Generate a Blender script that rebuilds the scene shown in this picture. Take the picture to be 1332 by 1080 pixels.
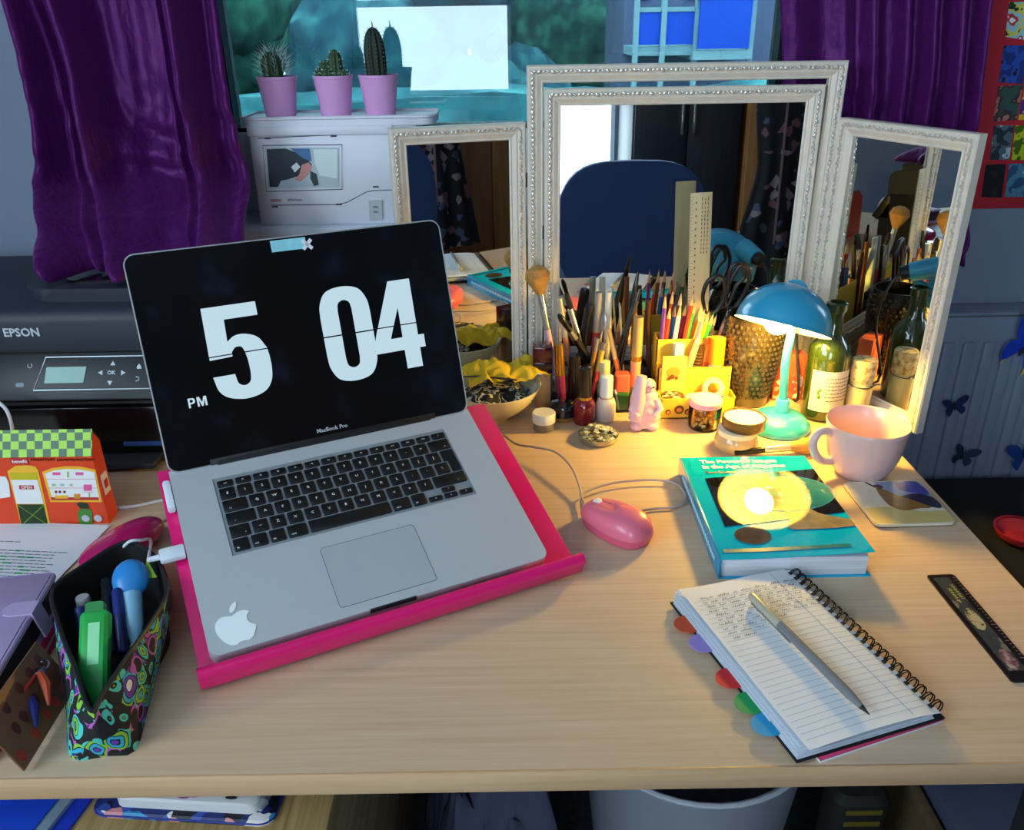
import bpy, bmesh, math, random
from mathutils import Vector, Matrix, noise
for o in list(bpy.data.objects): bpy.data.objects.remove(o)
scene = bpy.context.scene
COL = scene.collection
random.seed(7)
PI = math.pi
# ------------------------------------------------------------------ camera
IW, IH, FPX = 1332, 1080, 1084.5
PITCH, ROLL, CAMH = math.radians(25.25), math.radians(-0.92), 0.5704      # height above the desk top (desk top is z = 0)
_c, _s = math.cos(PITCH), math.sin(PITCH)
FWD = Vector((0, _c, -_s)); U0 = Vector((0, _s, _c)); R0 = Vector((1, 0, 0))
RGT = math.cos(ROLL)*R0 + math.sin(ROLL)*U0
UPV = -math.sin(ROLL)*R0 + math.cos(ROLL)*U0
CAM = Vector((0, 0, CAMH))
cd = bpy.data.cameras.new('camera'); cam = bpy.data.objects.new('camera', cd); COL.objects.link(cam)
cd.sensor_width = 36; cd.sensor_fit = 'HORIZONTAL'; cd.lens = 36*FPX/IW; cd.clip_start = 0.01; cd.clip_end = 200
cam.matrix_world = Matrix(((RGT.x, UPV.x, -FWD.x, CAM.x), (RGT.y, UPV.y, -FWD.y, CAM.y), (RGT.z, UPV.z, -FWD.z, CAM.z), (0, 0, 0, 1)))
scene.camera = cam
# ------------------------------------------------------------------ light
SKY = 9.8; BULB = 560.0
world = bpy.data.worlds.new('world'); scene.world = world; world.use_nodes = True
bg = world.node_tree.nodes['Background']
bg.inputs[0].default_value = (0.68, 0.87, 1.0, 1); bg.inputs[1].default_value = SKY
def portal(name, loc, rot, sx, sy):
    l = bpy.data.lights.new(name, 'AREA'); l.shape = 'RECTANGLE'; l.size = sx; l.size_y = sy
    l.cycles.is_portal = True
    o = bpy.data.objects.new(name, l); COL.objects.link(o); o.location = loc; o.rotation_euler = rot
    return o
portal('portal_front', (0, 1.66, 0.95), (-PI/2, 0, 0), 1.0, 1.1)
portal('portal_rear', (-0.445, -2.5, 0.85), (PI/2, 0, 0), 0.95, 1.35)
portal('portal_side', (-1.72, -0.75, 1.06), (0, -PI/2, 0), 1.05, 1.9)
portal('portal_door', (0.42, -2.5, 0.10), (PI/2, 0, 0), 0.40, 0.56)
vs = scene.view_settings
vs.view_transform = 'Standard'; vs.look = 'None'; vs.gamma = 1; vs.use_curve_mapping = False
vs.exposure = 0.0
# ------------------------------------------------------------------ pixel helpers (a pixel gives a direction; the distance comes from what the thing touches)
def ray(u, v): return FWD + (u-IW/2)/FPX*RGT + (IH/2-v)/FPX*UPV
def PZ(u, v, z=0.0): d = ray(u, v); return CAM + d*((z-CAMH)/d.z)
def PY(u, v, y): d = ray(u, v); return CAM + d*(y/d.y)
# ------------------------------------------------------------------ materials
def lin(c): c /= 255.0; return c/12.92 if c <= 0.04045 else ((c+0.055)/1.055)**2.4
def rgb(h): return (lin(int(h[0:2], 16)), lin(int(h[2:4], 16)), lin(int(h[4:6], 16)), 1)
MATS = {}
def newmat(name):
    m = bpy.data.materials.new(name); m.use_nodes = True
    return m, m.node_tree.nodes, m.node_tree.links, m.node_tree.nodes['Principled BSDF']
def mat(h, rough=0.5, metal=0.0, var=0.06, scale=25.0, spec=0.5, trans=0.0, ior=1.45, emit=0.0, sheen=0.0, coat=0.0, bump=0.0, bscale=300.0, alpha=1.0, sss=0.0):
    key = (h, rough, metal, var, scale, spec, trans, ior, emit, sheen, coat, bump, bscale, alpha, sss)
    if key in MATS: return MATS[key]
    m, N, L, b = newmat('mat_'+h)
    col = rgb(h)
    if var > 0:
        tc = N.new('ShaderNodeTexCoord'); nz = N.new('ShaderNodeTexNoise'); nz.inputs['Scale'].default_value = scale
        L.new(tc.outputs['Object'], nz.inputs['Vector'])
        mr = N.new('ShaderNodeMapRange'); mr.inputs[3].default_value = 1-var; mr.inputs[4].default_value = 1+var
        L.new(nz.outputs['Fac'], mr.inputs[0])
        mx = N.new('ShaderNodeMix'); mx.data_type = 'RGBA'; mx.blend_type = 'MULTIPLY'; mx.inputs[0].default_value = 1
        mx.inputs[6].default_value = col; L.new(mr.outputs[0], mx.inputs[7]); L.new(mx.outputs[2], b.inputs['Base Color'])
    else: b.inputs['Base Color'].default_value = col
    b.inputs['Roughness'].default_value = rough; b.inputs['Metallic'].default_value = metal
    b.inputs['Specular IOR Level'].default_value = spec; b.inputs['IOR'].default_value = ior
    b.inputs['Transmission Weight'].default_value = trans; b.inputs['Alpha'].default_value = alpha
    b.inputs['Sheen Weight'].default_value = sheen; b.inputs['Coat Weight'].default_value = coat
    if coat: b.inputs['Coat Roughness'].default_value = 0.03
    if sss: b.inputs['Subsurface Weight'].default_value = sss; b.inputs['Subsurface Radius'].default_value = (0.02, 0.01, 0.008)
    if emit: b.inputs['Emission Color'].default_value = col; b.inputs['Emission Strength'].default_value = emit
    if bump:
        nb = N.new('ShaderNodeTexNoise'); nb.inputs['Scale'].default_value = bscale; tc2 = N.new('ShaderNodeTexCoord')
        L.new(tc2.outputs['Object'], nb.inputs['Vector']); bp = N.new('ShaderNodeBump'); bp.inputs['Strength'].default_value = bump; bp.inputs['Distance'].default_value = 0.002
        L.new(nb.outputs['Fac'], bp.inputs['Height']); L.new(bp.outputs[0], b.inputs['Normal'])
    MATS[key] = m; return m
def ramp(N, stops, interp='LINEAR'):
    r = N.new('ShaderNodeValToRGB'); r.color_ramp.interpolation = interp; e = r.color_ramp.elements
    while len(e) < len(stops): e.new(0.5)
    for i, (p, h) in enumerate(stops): e[i].position = p; e[i].color = rgb(h)
    return r
def wood(name, stops, sc=(1.2, 26, 26), rough=0.42, bump=0.08, coat=0.0):
    if name in MATS: return MATS[name]
    m, N, L, b = newmat(name); tc = N.new('ShaderNodeTexCoord'); mp = N.new('ShaderNodeMapping'); mp.inputs['Scale'].default_value = sc
    L.new(tc.outputs['Object'], mp.inputs[0]); n1 = N.new('ShaderNodeTexNoise'); n1.inputs['Scale'].default_value = 2.2; n1.inputs['Detail'].default_value = 7; n1.inputs['Roughness'].default_value = 0.62
    n1.inputs['Distortion'].default_value = 0.5
    L.new(mp.outputs[0], n1.inputs['Vector']); r = ramp(N, stops); L.new(n1.outputs['Fac'], r.inputs[0]); L.new(r.outputs[0], b.inputs['Base Color'])
    b.inputs['Roughness'].default_value = rough; b.inputs['Coat Weight'].default_value = coat
    bp = N.new('ShaderNodeBump'); bp.inputs['Strength'].default_value = bump; bp.inputs['Distance'].default_value = 0.001; L.new(n1.outputs['Fac'], bp.inputs['Height']); L.new(bp.outputs[0], b.inputs['Normal'])
    MATS[name] = m; return m
def patch(name, stops, scale=40, kind='VORONOI', rough=0.6, interp='CONSTANT', detail=3, distort=0.0, sc=(1, 1, 1), edge=None, coat=0.0, bump=0.0, coords='Object'):
    """multi-coloured print: cell or noise colours, optional dark outlines between cells"""
    if name in MATS: return MATS[name]
    m, N, L, b = newmat(name); tc = N.new('ShaderNodeTexCoord'); mp = N.new('ShaderNodeMapping'); mp.inputs['Scale'].default_value = sc
    L.new(tc.outputs[coords], mp.inputs[0]); vec = mp.outputs[0]
    if distort:
        nd = N.new('ShaderNodeTexNoise'); nd.inputs['Scale'].default_value = scale*0.6; L.new(vec, nd.inputs['Vector'])
        vm = N.new('ShaderNodeVectorMath'); vm.operation = 'MULTIPLY_ADD'; vm.inputs[1].default_value = (distort/scale,)*3
        L.new(nd.outputs['Color'], vm.inputs[0]); L.new(vec, vm.inputs[2]); vec = vm.outputs[0]
    r = ramp(N, stops, interp)
    if kind == 'VORONOI':
        v = N.new('ShaderNodeTexVoronoi'); v.inputs['Scale'].default_value = scale; L.new(vec, v.inputs['Vector'])
        sx = N.new('ShaderNodeSeparateColor'); L.new(v.outputs['Color'], sx.inputs[0]); L.new(sx.outputs[0], r.inputs[0])
    else:
        v = N.new('ShaderNodeTexNoise'); v.inputs['Scale'].default_value = scale; v.inputs['Detail'].default_value = detail; L.new(vec, v.inputs['Vector']); L.new(v.outputs['Fac'], r.inputs[0])
    out = r.outputs[0]
    if edge:
        e = N.new('ShaderNodeTexVoronoi'); e.feature = 'DISTANCE_TO_EDGE'; e.inputs['Scale'].default_value = scale; L.new(vec, e.inputs['Vector'])
        lt = N.new('ShaderNodeMath'); lt.operation = 'LESS_THAN'; lt.inputs[1].default_value = edge[0]; L.new(e.outputs['Distance'], lt.inputs[0])
        mx = N.new('ShaderNodeMix'); mx.data_type = 'RGBA'; L.new(lt.outputs[0], mx.inputs[0]); L.new(out, mx.inputs[6]); mx.inputs[7].default_value = rgb(edge[1]); out = mx.outputs[2]
    L.new(out, b.inputs['Base Color']); b.inputs['Roughness'].default_value = rough; b.inputs['Coat Weight'].default_value = coat
    if bump:
        bp = N.new('ShaderNodeBump'); bp.inputs['Strength'].default_value = bump; bp.inputs['Distance'].default_value = 0.002; L.new(v.outputs[0], bp.inputs['Height']); L.new(bp.outputs[0], b.inputs['Normal'])
    MATS[name] = m; return m
def clear(name, h='FFFFFF', ior=1.5, tint=0.9, rough=0.02):
    """thin clear pane or wall: transparent with a fresnel reflection"""
    if name in MATS: return MATS[name]
    m, N, L, b = newmat(name); N.remove(b); out = N['Material Output']
    t = N.new('ShaderNodeBsdfTransparent'); c = rgb(h); t.inputs[0].default_value = (c[0]*tint, c[1]*tint, c[2]*tint, 1)
    g = N.new('ShaderNodeBsdfGlossy'); g.inputs['Roughness'].default_value = rough; f = N.new('ShaderNodeFresnel'); f.inputs[0].default_value = ior
    mx = N.new('ShaderNodeMixShader'); L.new(f.outputs[0], mx.inputs[0]); L.new(t.outputs[0], mx.inputs[1]); L.new(g.outputs[0], mx.inputs[2]); L.new(mx.outputs[0], out.inputs[0])
    MATS[name] = m; return m
# ------------------------------------------------------------------ mesh helpers
def TR(x=0, y=0, z=0): return Matrix.Translation((x, y, z))
def RX(a): return Matrix.Rotation(a, 4, 'X')
def RY(a): return Matrix.Rotation(a, 4, 'Y')
def RZ(a): return Matrix.Rotation(a, 4, 'Z')
def frame_to(a, b, roll=0.0):
    """matrix whose z axis runs from a to b, origin a"""
    a = Vector(a); b = Vector(b); q = (b-a).to_track_quat('Z', 'Y'); return Matrix.Translation(a) @ q.to_matrix().to_4x4() @ RZ(roll)
class G:
    def __init__(s): s.bm = bmesh.new()
    def _fin(s, vs, M):
        if M is not None: bmesh.ops.transform(s.bm, matrix=M, verts=vs)
        return s
    def box(s, x0, x1, y0, y1, z0, z1, bev=0.0, M=None, seg=2):
        r = bmesh.ops.create_cube(s.bm, size=1); vs = r['verts']
        bmesh.ops.scale(s.bm, vec=(x1-x0, y1-y0, z1-z0), verts=vs); bmesh.ops.translate(s.bm, vec=((x0+x1)/2, (y0+y1)/2, (z0+z1)/2), verts=vs)
        if bev > 0:
            es = list({e for v in vs for e in v.link_edges})
            rr = bmesh.ops.bevel(s.bm, geom=es, offset=bev, segments=seg, profile=0.5, affect='EDGES')
            vs = list({v for f in rr['faces'] for v in f.verts} | {v for v in vs if v.is_valid})
            vs = [v for v in vs if v.is_valid]
        return s._fin(vs, M)
    def rbox(s, x0, x1, y0, y1, z0, z1, rad, M=None, n=5, bev=0.0):
        """box with rounded vertical corners (and optional small top bevel)"""
        pts = []
        for cx, cy, a0 in ((x1-rad, y1-rad, 0), (x0+rad, y1-rad, PI/2), (x0+rad, y0+rad, PI), (x1-rad, y0+rad, 1.5*PI)):
            for i in range(n+1): a = a0+PI/2*i/n; pts.append((cx+rad*math.cos(a), cy+rad*math.sin(a)))
        return s.prism(pts, z0, z1, M, bev)
    def prism(s, pts, z0, z1, M=None, bev=0.0):
        n = len(pts); A = [s.bm.verts.new((p[0], p[1], z0)) for p in pts]
        if bev > 0:
            cx = sum(p[0] for p in pts)/n; cy = sum(p[1] for p in pts)/n
            w = max(max(abs(p[0]-cx) for p in pts), 1e-6); hh = max(max(abs(p[1]-cy) for p in pts), 1e-6)
            B = [s.bm.verts.new((p[0], p[1], z1-bev)) for p in pts]
            C = [s.bm.verts.new((cx+(p[0]-cx)*(1-bev/w), cy+(p[1]-cy)*(1-bev/hh), z1)) for p in pts]
            rings = [A, B, C]
        else:
            rings = [A, [s.bm.verts.new((p[0], p[1], z1)) for p in pts]]
        for a, b in zip(rings, rings[1:]):
            for i in range(n): s.bm.faces.new((a[i], a[(i+1) % n], b[(i+1) % n], b[i]))
        s.bm.faces.new(list(reversed(A))); s.bm.faces.new(rings[-1])
        return s._fin([v for r in rings for v in r], M)
    def lathe(s, prof, n=24, M=None, sx=1.0, sy=1.0, ang=2*PI):
        rings = []
        for r, z in prof:
            if r < 1e-6: rings.append([s.bm.verts.new((0, 0, z))])
            else: rings.append([s.bm.verts.new((r*sx*math.cos(2*PI*i/n), r*sy*math.sin(2*PI*i/n), z)) for i in range(n)])
        for a, b in zip(rings, rings[1:]):
            if len(a) == 1 and len(b) == 1: continue
            for i in range(n):
                j = (i+1) % n
                if len(a) == 1: s.bm.faces.new((a[0], b[j], b[i]))
                elif len(b) == 1: s.bm.faces.new((a[i], a[j], b[0]))
                else: s.bm.faces.new((a[i], a[j], b[j], b[i]))
        return s._fin([v for r in rings for v in r], M)
    def tube(s, pts, r, n=8, M=None, caps=True, closed=False):
        pts = [Vector(p) for p in pts]; m = len(pts); rs = r if isinstance(r, (list, tuple)) else [r]*m
        rings = []; prev = None
        for i, p in enumerate(pts):
            if closed: t = (pts[(i+1) % m]-pts[i-1])
            else: t = (pts[min(i+1, m-1)]-pts[max(i-1, 0)])
            t.normalize()
            if prev is None:
                x = t.cross(Vector((0, 0, 1)))
                if x.length < 1e-3: x = t.cross(Vector((0, 1, 0)))
            else:
                x = prev - t*prev.dot(t)
                if x.length < 1e-5: x = t.cross(Vector((0, 0, 1)))
            x.normalize(); y = t.cross(x); prev = x
            rings.append([s.bm.verts.new(p + rs[i]*(x*math.cos(2*PI*k/n)+y*math.sin(2*PI*k/n))) for k in range(n)])
        prs = list(zip(rings, rings[1:])) + ([(rings[-1], rings[0])] if closed else [])
        for a, b in prs:
            for k in range(n): s.bm.faces.new((a[k], a[(k+1) % n], b[(k+1) % n], b[k]))
        if caps and not closed: s.bm.faces.new(list(reversed(rings[0]))); s.bm.faces.new(rings[-1])
        return s._fin([v for r_ in rings for v in r_], M)
    def sph(s, c, r, u=14, v=9, M=None):
        rr = (r, r, r) if not isinstance(r, (tuple, list)) else r
        prof = [(math.sin(PI*i/v), -math.cos(PI*i/v)) for i in range(v+1)]; prof[0] = (0, -1); prof[-1] = (0, 1)
        m0 = TR(*c) @ Matrix.Diagonal((rr[0], rr[1], rr[2], 1))
        return s.lathe(prof, u, (M @ m0) if M is not None else m0)
    def grid(s, f, nu, nv, thick=0.0, cu=False):
        V = [[s.bm.verts.new(f(i/nu, j/nv)) for j in range(nv+1)] for i in range(nu if cu else nu+1)]
        fs = []
        for i in range(nu):
            for j in range(nv):
                a, b = V[i], V[(i+1) % len(V)]
                fs.append(s.bm.faces.new((a[j], b[j], b[j+1], a[j+1])))
        if thick: bmesh.ops.recalc_face_normals(s.bm, faces=fs); bmesh.ops.solidify(s.bm, geom=fs, thickness=thick)
        return s
    def poly(s, pts, M=None):
        vs = [s.bm.verts.new(p) for p in pts]; s.bm.faces.new(vs); return s._fin(vs, M)
    def mesh(s, me, M=None):
        n0 = len(s.bm.verts); s.bm.from_mesh(me); s.bm.verts.ensure_lookup_table()
        return s._fin(s.bm.verts[n0:], M)
    def build(s, name, m, parent=None, M=None, smooth=True, sharp=0.7, recalc=True):
        bm = s.bm
        if recalc: bmesh.ops.recalc_face_normals(bm, faces=bm.faces[:])
        if smooth:
            for f in bm.faces: f.smooth = True
            for e in bm.edges:
                if len(e.link_faces) != 2 or e.calc_face_angle(0) > sharp: e.smooth = False
        me = bpy.data.meshes.new(name); bm.to_mesh(me); bm.free(); me.materials.append(m)
        o = bpy.data.objects.new(name, me); COL.objects.link(o)
        if parent is not None: o.parent = parent
        if M is not None: o.matrix_basis = M
        return o
def tag(o, label, cat, group=None, kind=None):
    o['label'] = label; o['category'] = cat
    if group: o['group'] = group
    if kind: o['kind'] = kind
    return o
def thing(name, label, cat, loc=(0, 0, 0), rz=0.0, group=None, M=None):
    o = bpy.data.objects.new(name, None); COL.objects.link(o); o.empty_display_size = 0.02
    o.matrix_basis = M if M is not None else TR(*loc) @ RZ(rz)
    return tag(o, label, cat, group)
def struct(o): o['kind'] = 'structure'; return o
_tc = {}
def text_me(body, size=0.01, ext=0.0002, bold=0.0, align='CENTER', res=2, sx=1.0):
    k = (body, size, ext, bold, align, res, sx)
    if k in _tc: return _tc[k]
    cu = bpy.data.curves.new('t', 'FONT'); cu.body = body; cu.size = size; cu.extrude = ext; cu.offset = bold; cu.align_x = align; cu.align_y = 'CENTER'; cu.resolution_u = res
    o = bpy.data.objects.new('t', cu); COL.objects.link(o); dg = bpy.context.evaluated_depsgraph_get()
    me = bpy.data.meshes.new_from_object(o.evaluated_get(dg)); bpy.data.objects.remove(o); bpy.data.curves.remove(cu)
    if sx != 1: me.transform(Matrix.Diagonal((sx, 1, 1, 1)))
    _tc[k] = me; return me
def text(name, body, m, parent, M, **kw): return G().mesh(text_me(body, **kw)).build(name, m, parent, M, smooth=False, recalc=False)
def arc(cx, cy, r, a0, a1, n): return [(cx+r*math.cos(math.radians(a0+(a1-a0)*i/n)), cy+r*math.sin(math.radians(a0+(a1-a0)*i/n))) for i in range(n+1)]
def smooth_path(pts, k=6):
    """catmull-rom through points"""
    P = [Vector(p) for p in pts]; P = [P[0]*2-P[1]] + P + [P[-1]*2-P[-2]]; out = []
    for i in range(1, len(P)-2):
        for j in range(k):
            t = j/k; a, b, c, d = P[i-1], P[i], P[i+1], P[i+2]
            out.append(0.5*((2*b)+(c-a)*t+(2*a-5*b+4*c-d)*t*t+(3*b-a-3*c+d)*t**3))
    out.append(P[-2]); return out
def copy_tree(o, M, label=None):
    c = o.copy(); COL.objects.link(c); c.matrix_basis = M
    if label: c['label'] = label
    for ch in list(o.children):
        d = ch.copy(); COL.objects.link(d); d.parent = c
        for g in list(ch.children):
            e = g.copy(); COL.objects.link(e); e.parent = d
    return c
# ================================================================== the room
FLOOR = -0.74; CEIL = 1.72; XL, XR = -1.6, 2.4; YF, YB = 1.42, -2.4
GLASS_Y = 1.58; SILL = 0.262
wallm = mat('7A8498', 0.85, var=0.03, scale=4, bump=0.05)
def wall_with_hole(name, axis, pos, thick, a0, a1, holes):
    """wall in the plane axis=pos; holes = list of (a0,a1,z0,z1), sorted along a"""
    g = G()
    def bx(p0, p1, z0, z1):
        if p1-p0 < 1e-4 or z1-z0 < 1e-4: return
        lo, hi = min(pos, pos+thick), max(pos, pos+thick)
        if axis == 'Y': g.box(p0, p1, lo, hi, z0, z1)
        else: g.box(lo, hi, p0, p1, z0, z1)
    cur = a0
    for (h0, h1, z0, z1) in holes:
        bx(cur, h0, FLOOR, CEIL); bx(h0, h1, FLOOR, z0); bx(h0, h1, z1, CEIL); cur = h1
    bx(cur, a1, FLOOR, CEIL)
    return struct(g.build(name, wallm, smooth=False))
WX0, WX1, WZ1 = -0.56, 0.53, 1.50
wall_with_hole('wall_front', 'Y', YF, 0.26, XL-0.1, XR+0.1, [(WX0, WX1, SILL-0.03, WZ1)])
wall_with_hole('wall_back', 'Y', YB, -0.12, XL-0.1, XR+0.1, [(-0.92, 0.03, 0.17, 1.52), (0.22, 0.62, -0.18, 0.38)])
wall_with_hole('wall_left', 'X', XL, -0.12, YB, YF, [(-1.7, 0.2, 0.55, 1.57)])  # opening for the added side window, lets sky light onto the desk
wall_with_hole('wall_right', 'X', XR, 0.12, YB, YF, [])
struct(G().box(XL-0.1, XR+0.1, YB-0.12, YF+0.26, FLOOR-0.1, FLOOR).build('floor', patch('carpet', [(0.3, '23252C'), (0.7, '3A3C45')], 90, 'NOISE', 0.95, 'LINEAR', bump=0.3), smooth=False))
struct(G().box(XL-0.1, XR+0.1, YB-0.12, YF+0.26, CEIL, CEIL+0.1).build('ceiling', mat('D8DBE0', 0.9, var=0.02), smooth=False))
upvc = mat('DCE4F0', 0.35, var=0.02); gask = mat('12161C', 0.5)
# window in front of the desk: sill, frame, gasket, pane
win = struct(G().box(WX0, WX1, YF-0.015, 1.64, SILL-0.03, SILL, 0.006).build('window_1', upvc))
g = G()
g.box(WX0, WX1, 1.54, 1.64, SILL, 0.400, 0.006); g.box(WX0, -0.495, 1.54, 1.64, 0.400, WZ1, 0.004); g.box(0.478, WX1, 1.54, 1.64, 0.400, WZ1, 0.004); g.box(WX0, WX1, 1.54, 1.64, WZ1-0.05, WZ1, 0.004)
g.box(-0.495, 0.478, 1.535, 1.54, 0.30, 0.304)
g.build('window_frame', upvc, win)
g = G(); g.box(-0.497, 0.480, 1.555, 1.60, 0.400, 0.4075); g.box(-0.497, -0.480, 1.55, 1.60, 0.40, WZ1-0.05); g.box(0.465, 0.480, 1.55, 1.60, 0.40, WZ1-0.05)
g.build('gasket', gask, win, smooth=False)
G().box(-0.482, 0.467, GLASS_Y, GLASS_Y+0.004, 0.4065, WZ1-0.05).build('pane', clear('glass_pane', 'D8F0F0', 1.95, 0.62, 0.004), win, smooth=False)
# rear windows, and an unseen side window added to light the desk
def plain_window(name, axis, pos, a0, a1, z0, z1, bars):
    g = G()
    def bx(p0, p1, q0, q1):
        if axis == 'Y': g.box(p0, p1, pos-0.05, pos, q0, q1)
        else: g.box(pos-0.05, pos, p0, p1, q0, q1)
    for (p0, p1, q0, q1) in [(a0, a0+0.02, z0, z1), (a1-0.02, a1, z0, z1), (a0, a1, z0, z0+0.02), (a0, a1, z1-0.02, z1)]+bars: bx(p0, p1, q0, q1)
    return struct(g.build(name, upvc, smooth=False))
plain_window('window_2', 'Y', YB-0.03, -0.92, 0.03, 0.17, 1.52, [(-0.92, 0.03, 0.662, 0.70)])
plain_window('window_4', 'Y', YB-0.03, 0.22, 0.62, -0.18, 0.38, [])
plain_window('added_side_window', 'X', XL-0.03, -1.7, 0.2, 0.55, 1.57, [(-0.77, -0.72, 0.55, 1.57)])
# ================================================================== outside the front window
struct(G().box(-30, 30, 1.9, 40, -3.4, -3.3).build('ground', patch('lawn', [(0.3, '0E1F17'), (0.7, '1C3A2A')], 2.0, 'NOISE', 0.95, 'LINEAR'), smooth=False))
leafA = patch('leafA', [(0.30, '12302C'), (0.5, '2A564C'), (0.66, '44806A'), (0.8, '6CA888')], 3.2, 'NOISE', 0.9, 'LINEAR', detail=6, bump=0.5)
leafB = patch('leafB', [(0.30, '1A404A'), (0.5, '33687A'), (0.7, '54989C')], 2.6, 'NOISE', 0.9, 'LINEAR', detail=6, bump=0.5)
trunkm = mat('1C2A2C', 0.9)
def tree(x, y, z0, h, w, m, label, seed):
    t = thing('tree', label, 'tree', (x, y, z0), group=None)
    G().tube([(0, 0, 0), (0.05, 0, h*0.4), (0, 0.03, h*0.62)], [0.16, 0.13, 0.09], 8).build('trunk', trunkm, t)
    bm = G(); rnd = random.Random(seed)
    for k in range(9):
        c = (rnd.uniform(-w, w)*0.62, rnd.uniform(-0.5, 0.5), h*(0.30+0.62*rnd.random())); r = w*rnd.uniform(0.38, 0.62)
        bm.sph(c, (r, r, r*0.9), 30, 20)
    for v in bm.bm.verts:
        n = noise.fractal(v.co*1.7+Vector((seed, 0, 0)), 1.0, 2.0, 4); n2 = noise.noise(v.co*6); v.co += v.co.normalized()*(n*0.32+n2*0.09)
    bm.build('crown', m, t, smooth=True, sharp=3)
tree(-3.9, 10.0, -3.3, 6.2, 2.0, leafA, 'dark green bushy tree outside, seen behind the small hairy cactus', 3)
tree(-0.75, 14.5, -3.3, 7.4, 2.3, leafB, 'blue-green leafy tree outside, behind the tall dark cactus', 5)
tree(1.7, 21.0, -3.3, 9.6, 3.2, leafA, 'dark green tree outside, beside the blue balcony panels', 9)
tree(-8.2, 12.0, -3.3, 6.5, 2.4, leafB, 'tree outside, mostly hidden by the purple curtain beside the printer', 11)
hed = G(); hed.box(-7, 7.5, 6.0, 6.9, -3.3, 0.10)
bmesh.ops.subdivide_edges(hed.bm, edges=hed.bm.edges[:], cuts=24, use_grid_fill=True)
for v in hed.bm.verts: v.co += Vector((noise.noise(v.co*3)*0.1, noise.noise(v.co*2.3+Vector((5, 0, 0)))*0.16, noise.noise(v.co*2.9+Vector((0, 7, 0)))*0.12))
tag(hed.build('hedge', patch('leafC', [(0.3, '17414A'), (0.5, '2C6D76'), (0.7, '5AA0A0')], 2.4, 'NOISE', 0.9, 'LINEAR', detail=5, bump=0.4), smooth=True, sharp=3), 'clipped teal-green hedge outside below the trees', 'hedge')
# building with blue balcony panels
b = thing('building', 'pale block outside with bright blue balcony panels', 'building', (2.05, 10.8, -3.3))
pal = mat('9DB4C0', 0.8); blu = mat('1450D8', 0.5); mauve = mat('6C6C8C', 0.85)
G().box(-0.55, 4.2, 0.9, 3.0, 0, 7.2).build('wall', mauve, b, smooth=False)
for k, (x0, x1, z0, z1) in enumerate([(-0.49, 0.18, 3.60, 3.95), (0.20, 0.80, 3.55, 4.08)]):
    G().box(x0, x1, 0.0-0.12*k, 0.05-0.12*k, z0, z1).build('balcony_panel', blu, b, smooth=False)
    G().box(x0-0.05, x1+0.05, 0.02-0.12*k, 0.9, z0-0.12, z0-0.02).build('balcony_floor', pal, b, smooth=False)
    G().box(x0-0.03, x1+0.03, -0.02-0.12*k, 0.06-0.12*k, z1, z1+0.05).build('handrail', pal, b, smooth=False)
for x in (-0.52, -0.2, 0.19, 0.84): G().box(x-0.03, x+0.03, -0.05, 0.02, 0, 6.2).build('column', pal, b, smooth=False)
for x in (-0.33, 0.32): G().box(x-0.09, x+0.09, 0.86, 0.9, 4.1, 5.2).build('window', mat('2E5E74', 0.2), b, smooth=False)
# ================================================================== desk
beech = wood('beech', [(0.25, 'BE9F7F'), (0.42, 'CAAC8D'), (0.58, 'D0B496'), (0.75, 'D8BEA2')], (2.0, 70, 70), 0.36, 0.05)
beech_edge = wood('beech_edge', [(0.3, 'C09870'), (0.6, 'D2AC84')], (1.5, 6, 40), 0.4, 0.03)
beechY = wood('beech_y', [(0.28, '8C6F42'), (0.5, 'A98A58'), (0.72, 'C2A572')], (60, 1.6, 22), 0.5, 0.12)
desk = thing('desk', 'light wood desk with a straight front edge below the window', 'desk', (0, 0.505, 0))
G().box(-1.05, 0.556, 0.003, 0.875, -0.0225, 0.0, 0.0).build('desk_top', beech, desk, smooth=False)
G().box(-1.05, 0.556, 0.0, 0.003, -0.0227, 0.0002, 0.0008).build('front_edging', beech_edge, desk)
G().box(0.556, 0.558, 0.0, 0.875, -0.0226, 0.0001).build('side_edging', beech_edge, desk, smooth=False)
for x in (0.51, -1.02):
    for y in (0.05, 0.82): G().box(x-0.02, x+0.02, y-0.02, y+0.02, FLOOR, -0.0225, 0.003).build('leg', mat('23252A', 0.4), desk)
G().box(-0.99, 0.48, 0.81, 0.828, -0.42, -0.0225, 0.001).build('modesty_panel', beech, desk)
ped = thing('pedestal_drawers', 'wooden pedestal under the desk with floral case on top', 'pedestal', (-0.56, 0.50, FLOOR))
G().box(-0.38, 0.378, -0.02, 0.55, 0.02, 0.62, 0.003).build('body', beechY, ped)
for k in range(3):
    d = G().box(-0.375, 0.373, -0.038, -0.021, 0.03+0.195*k, 0.215+0.195*k, 0.003).build('drawer', beechY, ped)
    G().tube([(-0.05, -0.04, 0.13+0.195*k), (-0.05, -0.06, 0.13+0.195*k), (0.05, -0.06, 0.13+0.195*k), (0.05, -0.04, 0.13+0.195*k)], 0.004, 8).build('handle', mat('A8ACB2', 0.3, 1), d)
for x, y in ((-0.35, 0), (0.35, 0), (-0.35, 0.5), (0.35, 0.5)): G().lathe([(0, 0), (0.018, 0), (0.018, 0.021), (0, 0.021)], 12, TR(x, y, 0)).build('foot', mat('1A1A1C'), ped)
PT = FLOOR+0.62
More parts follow.
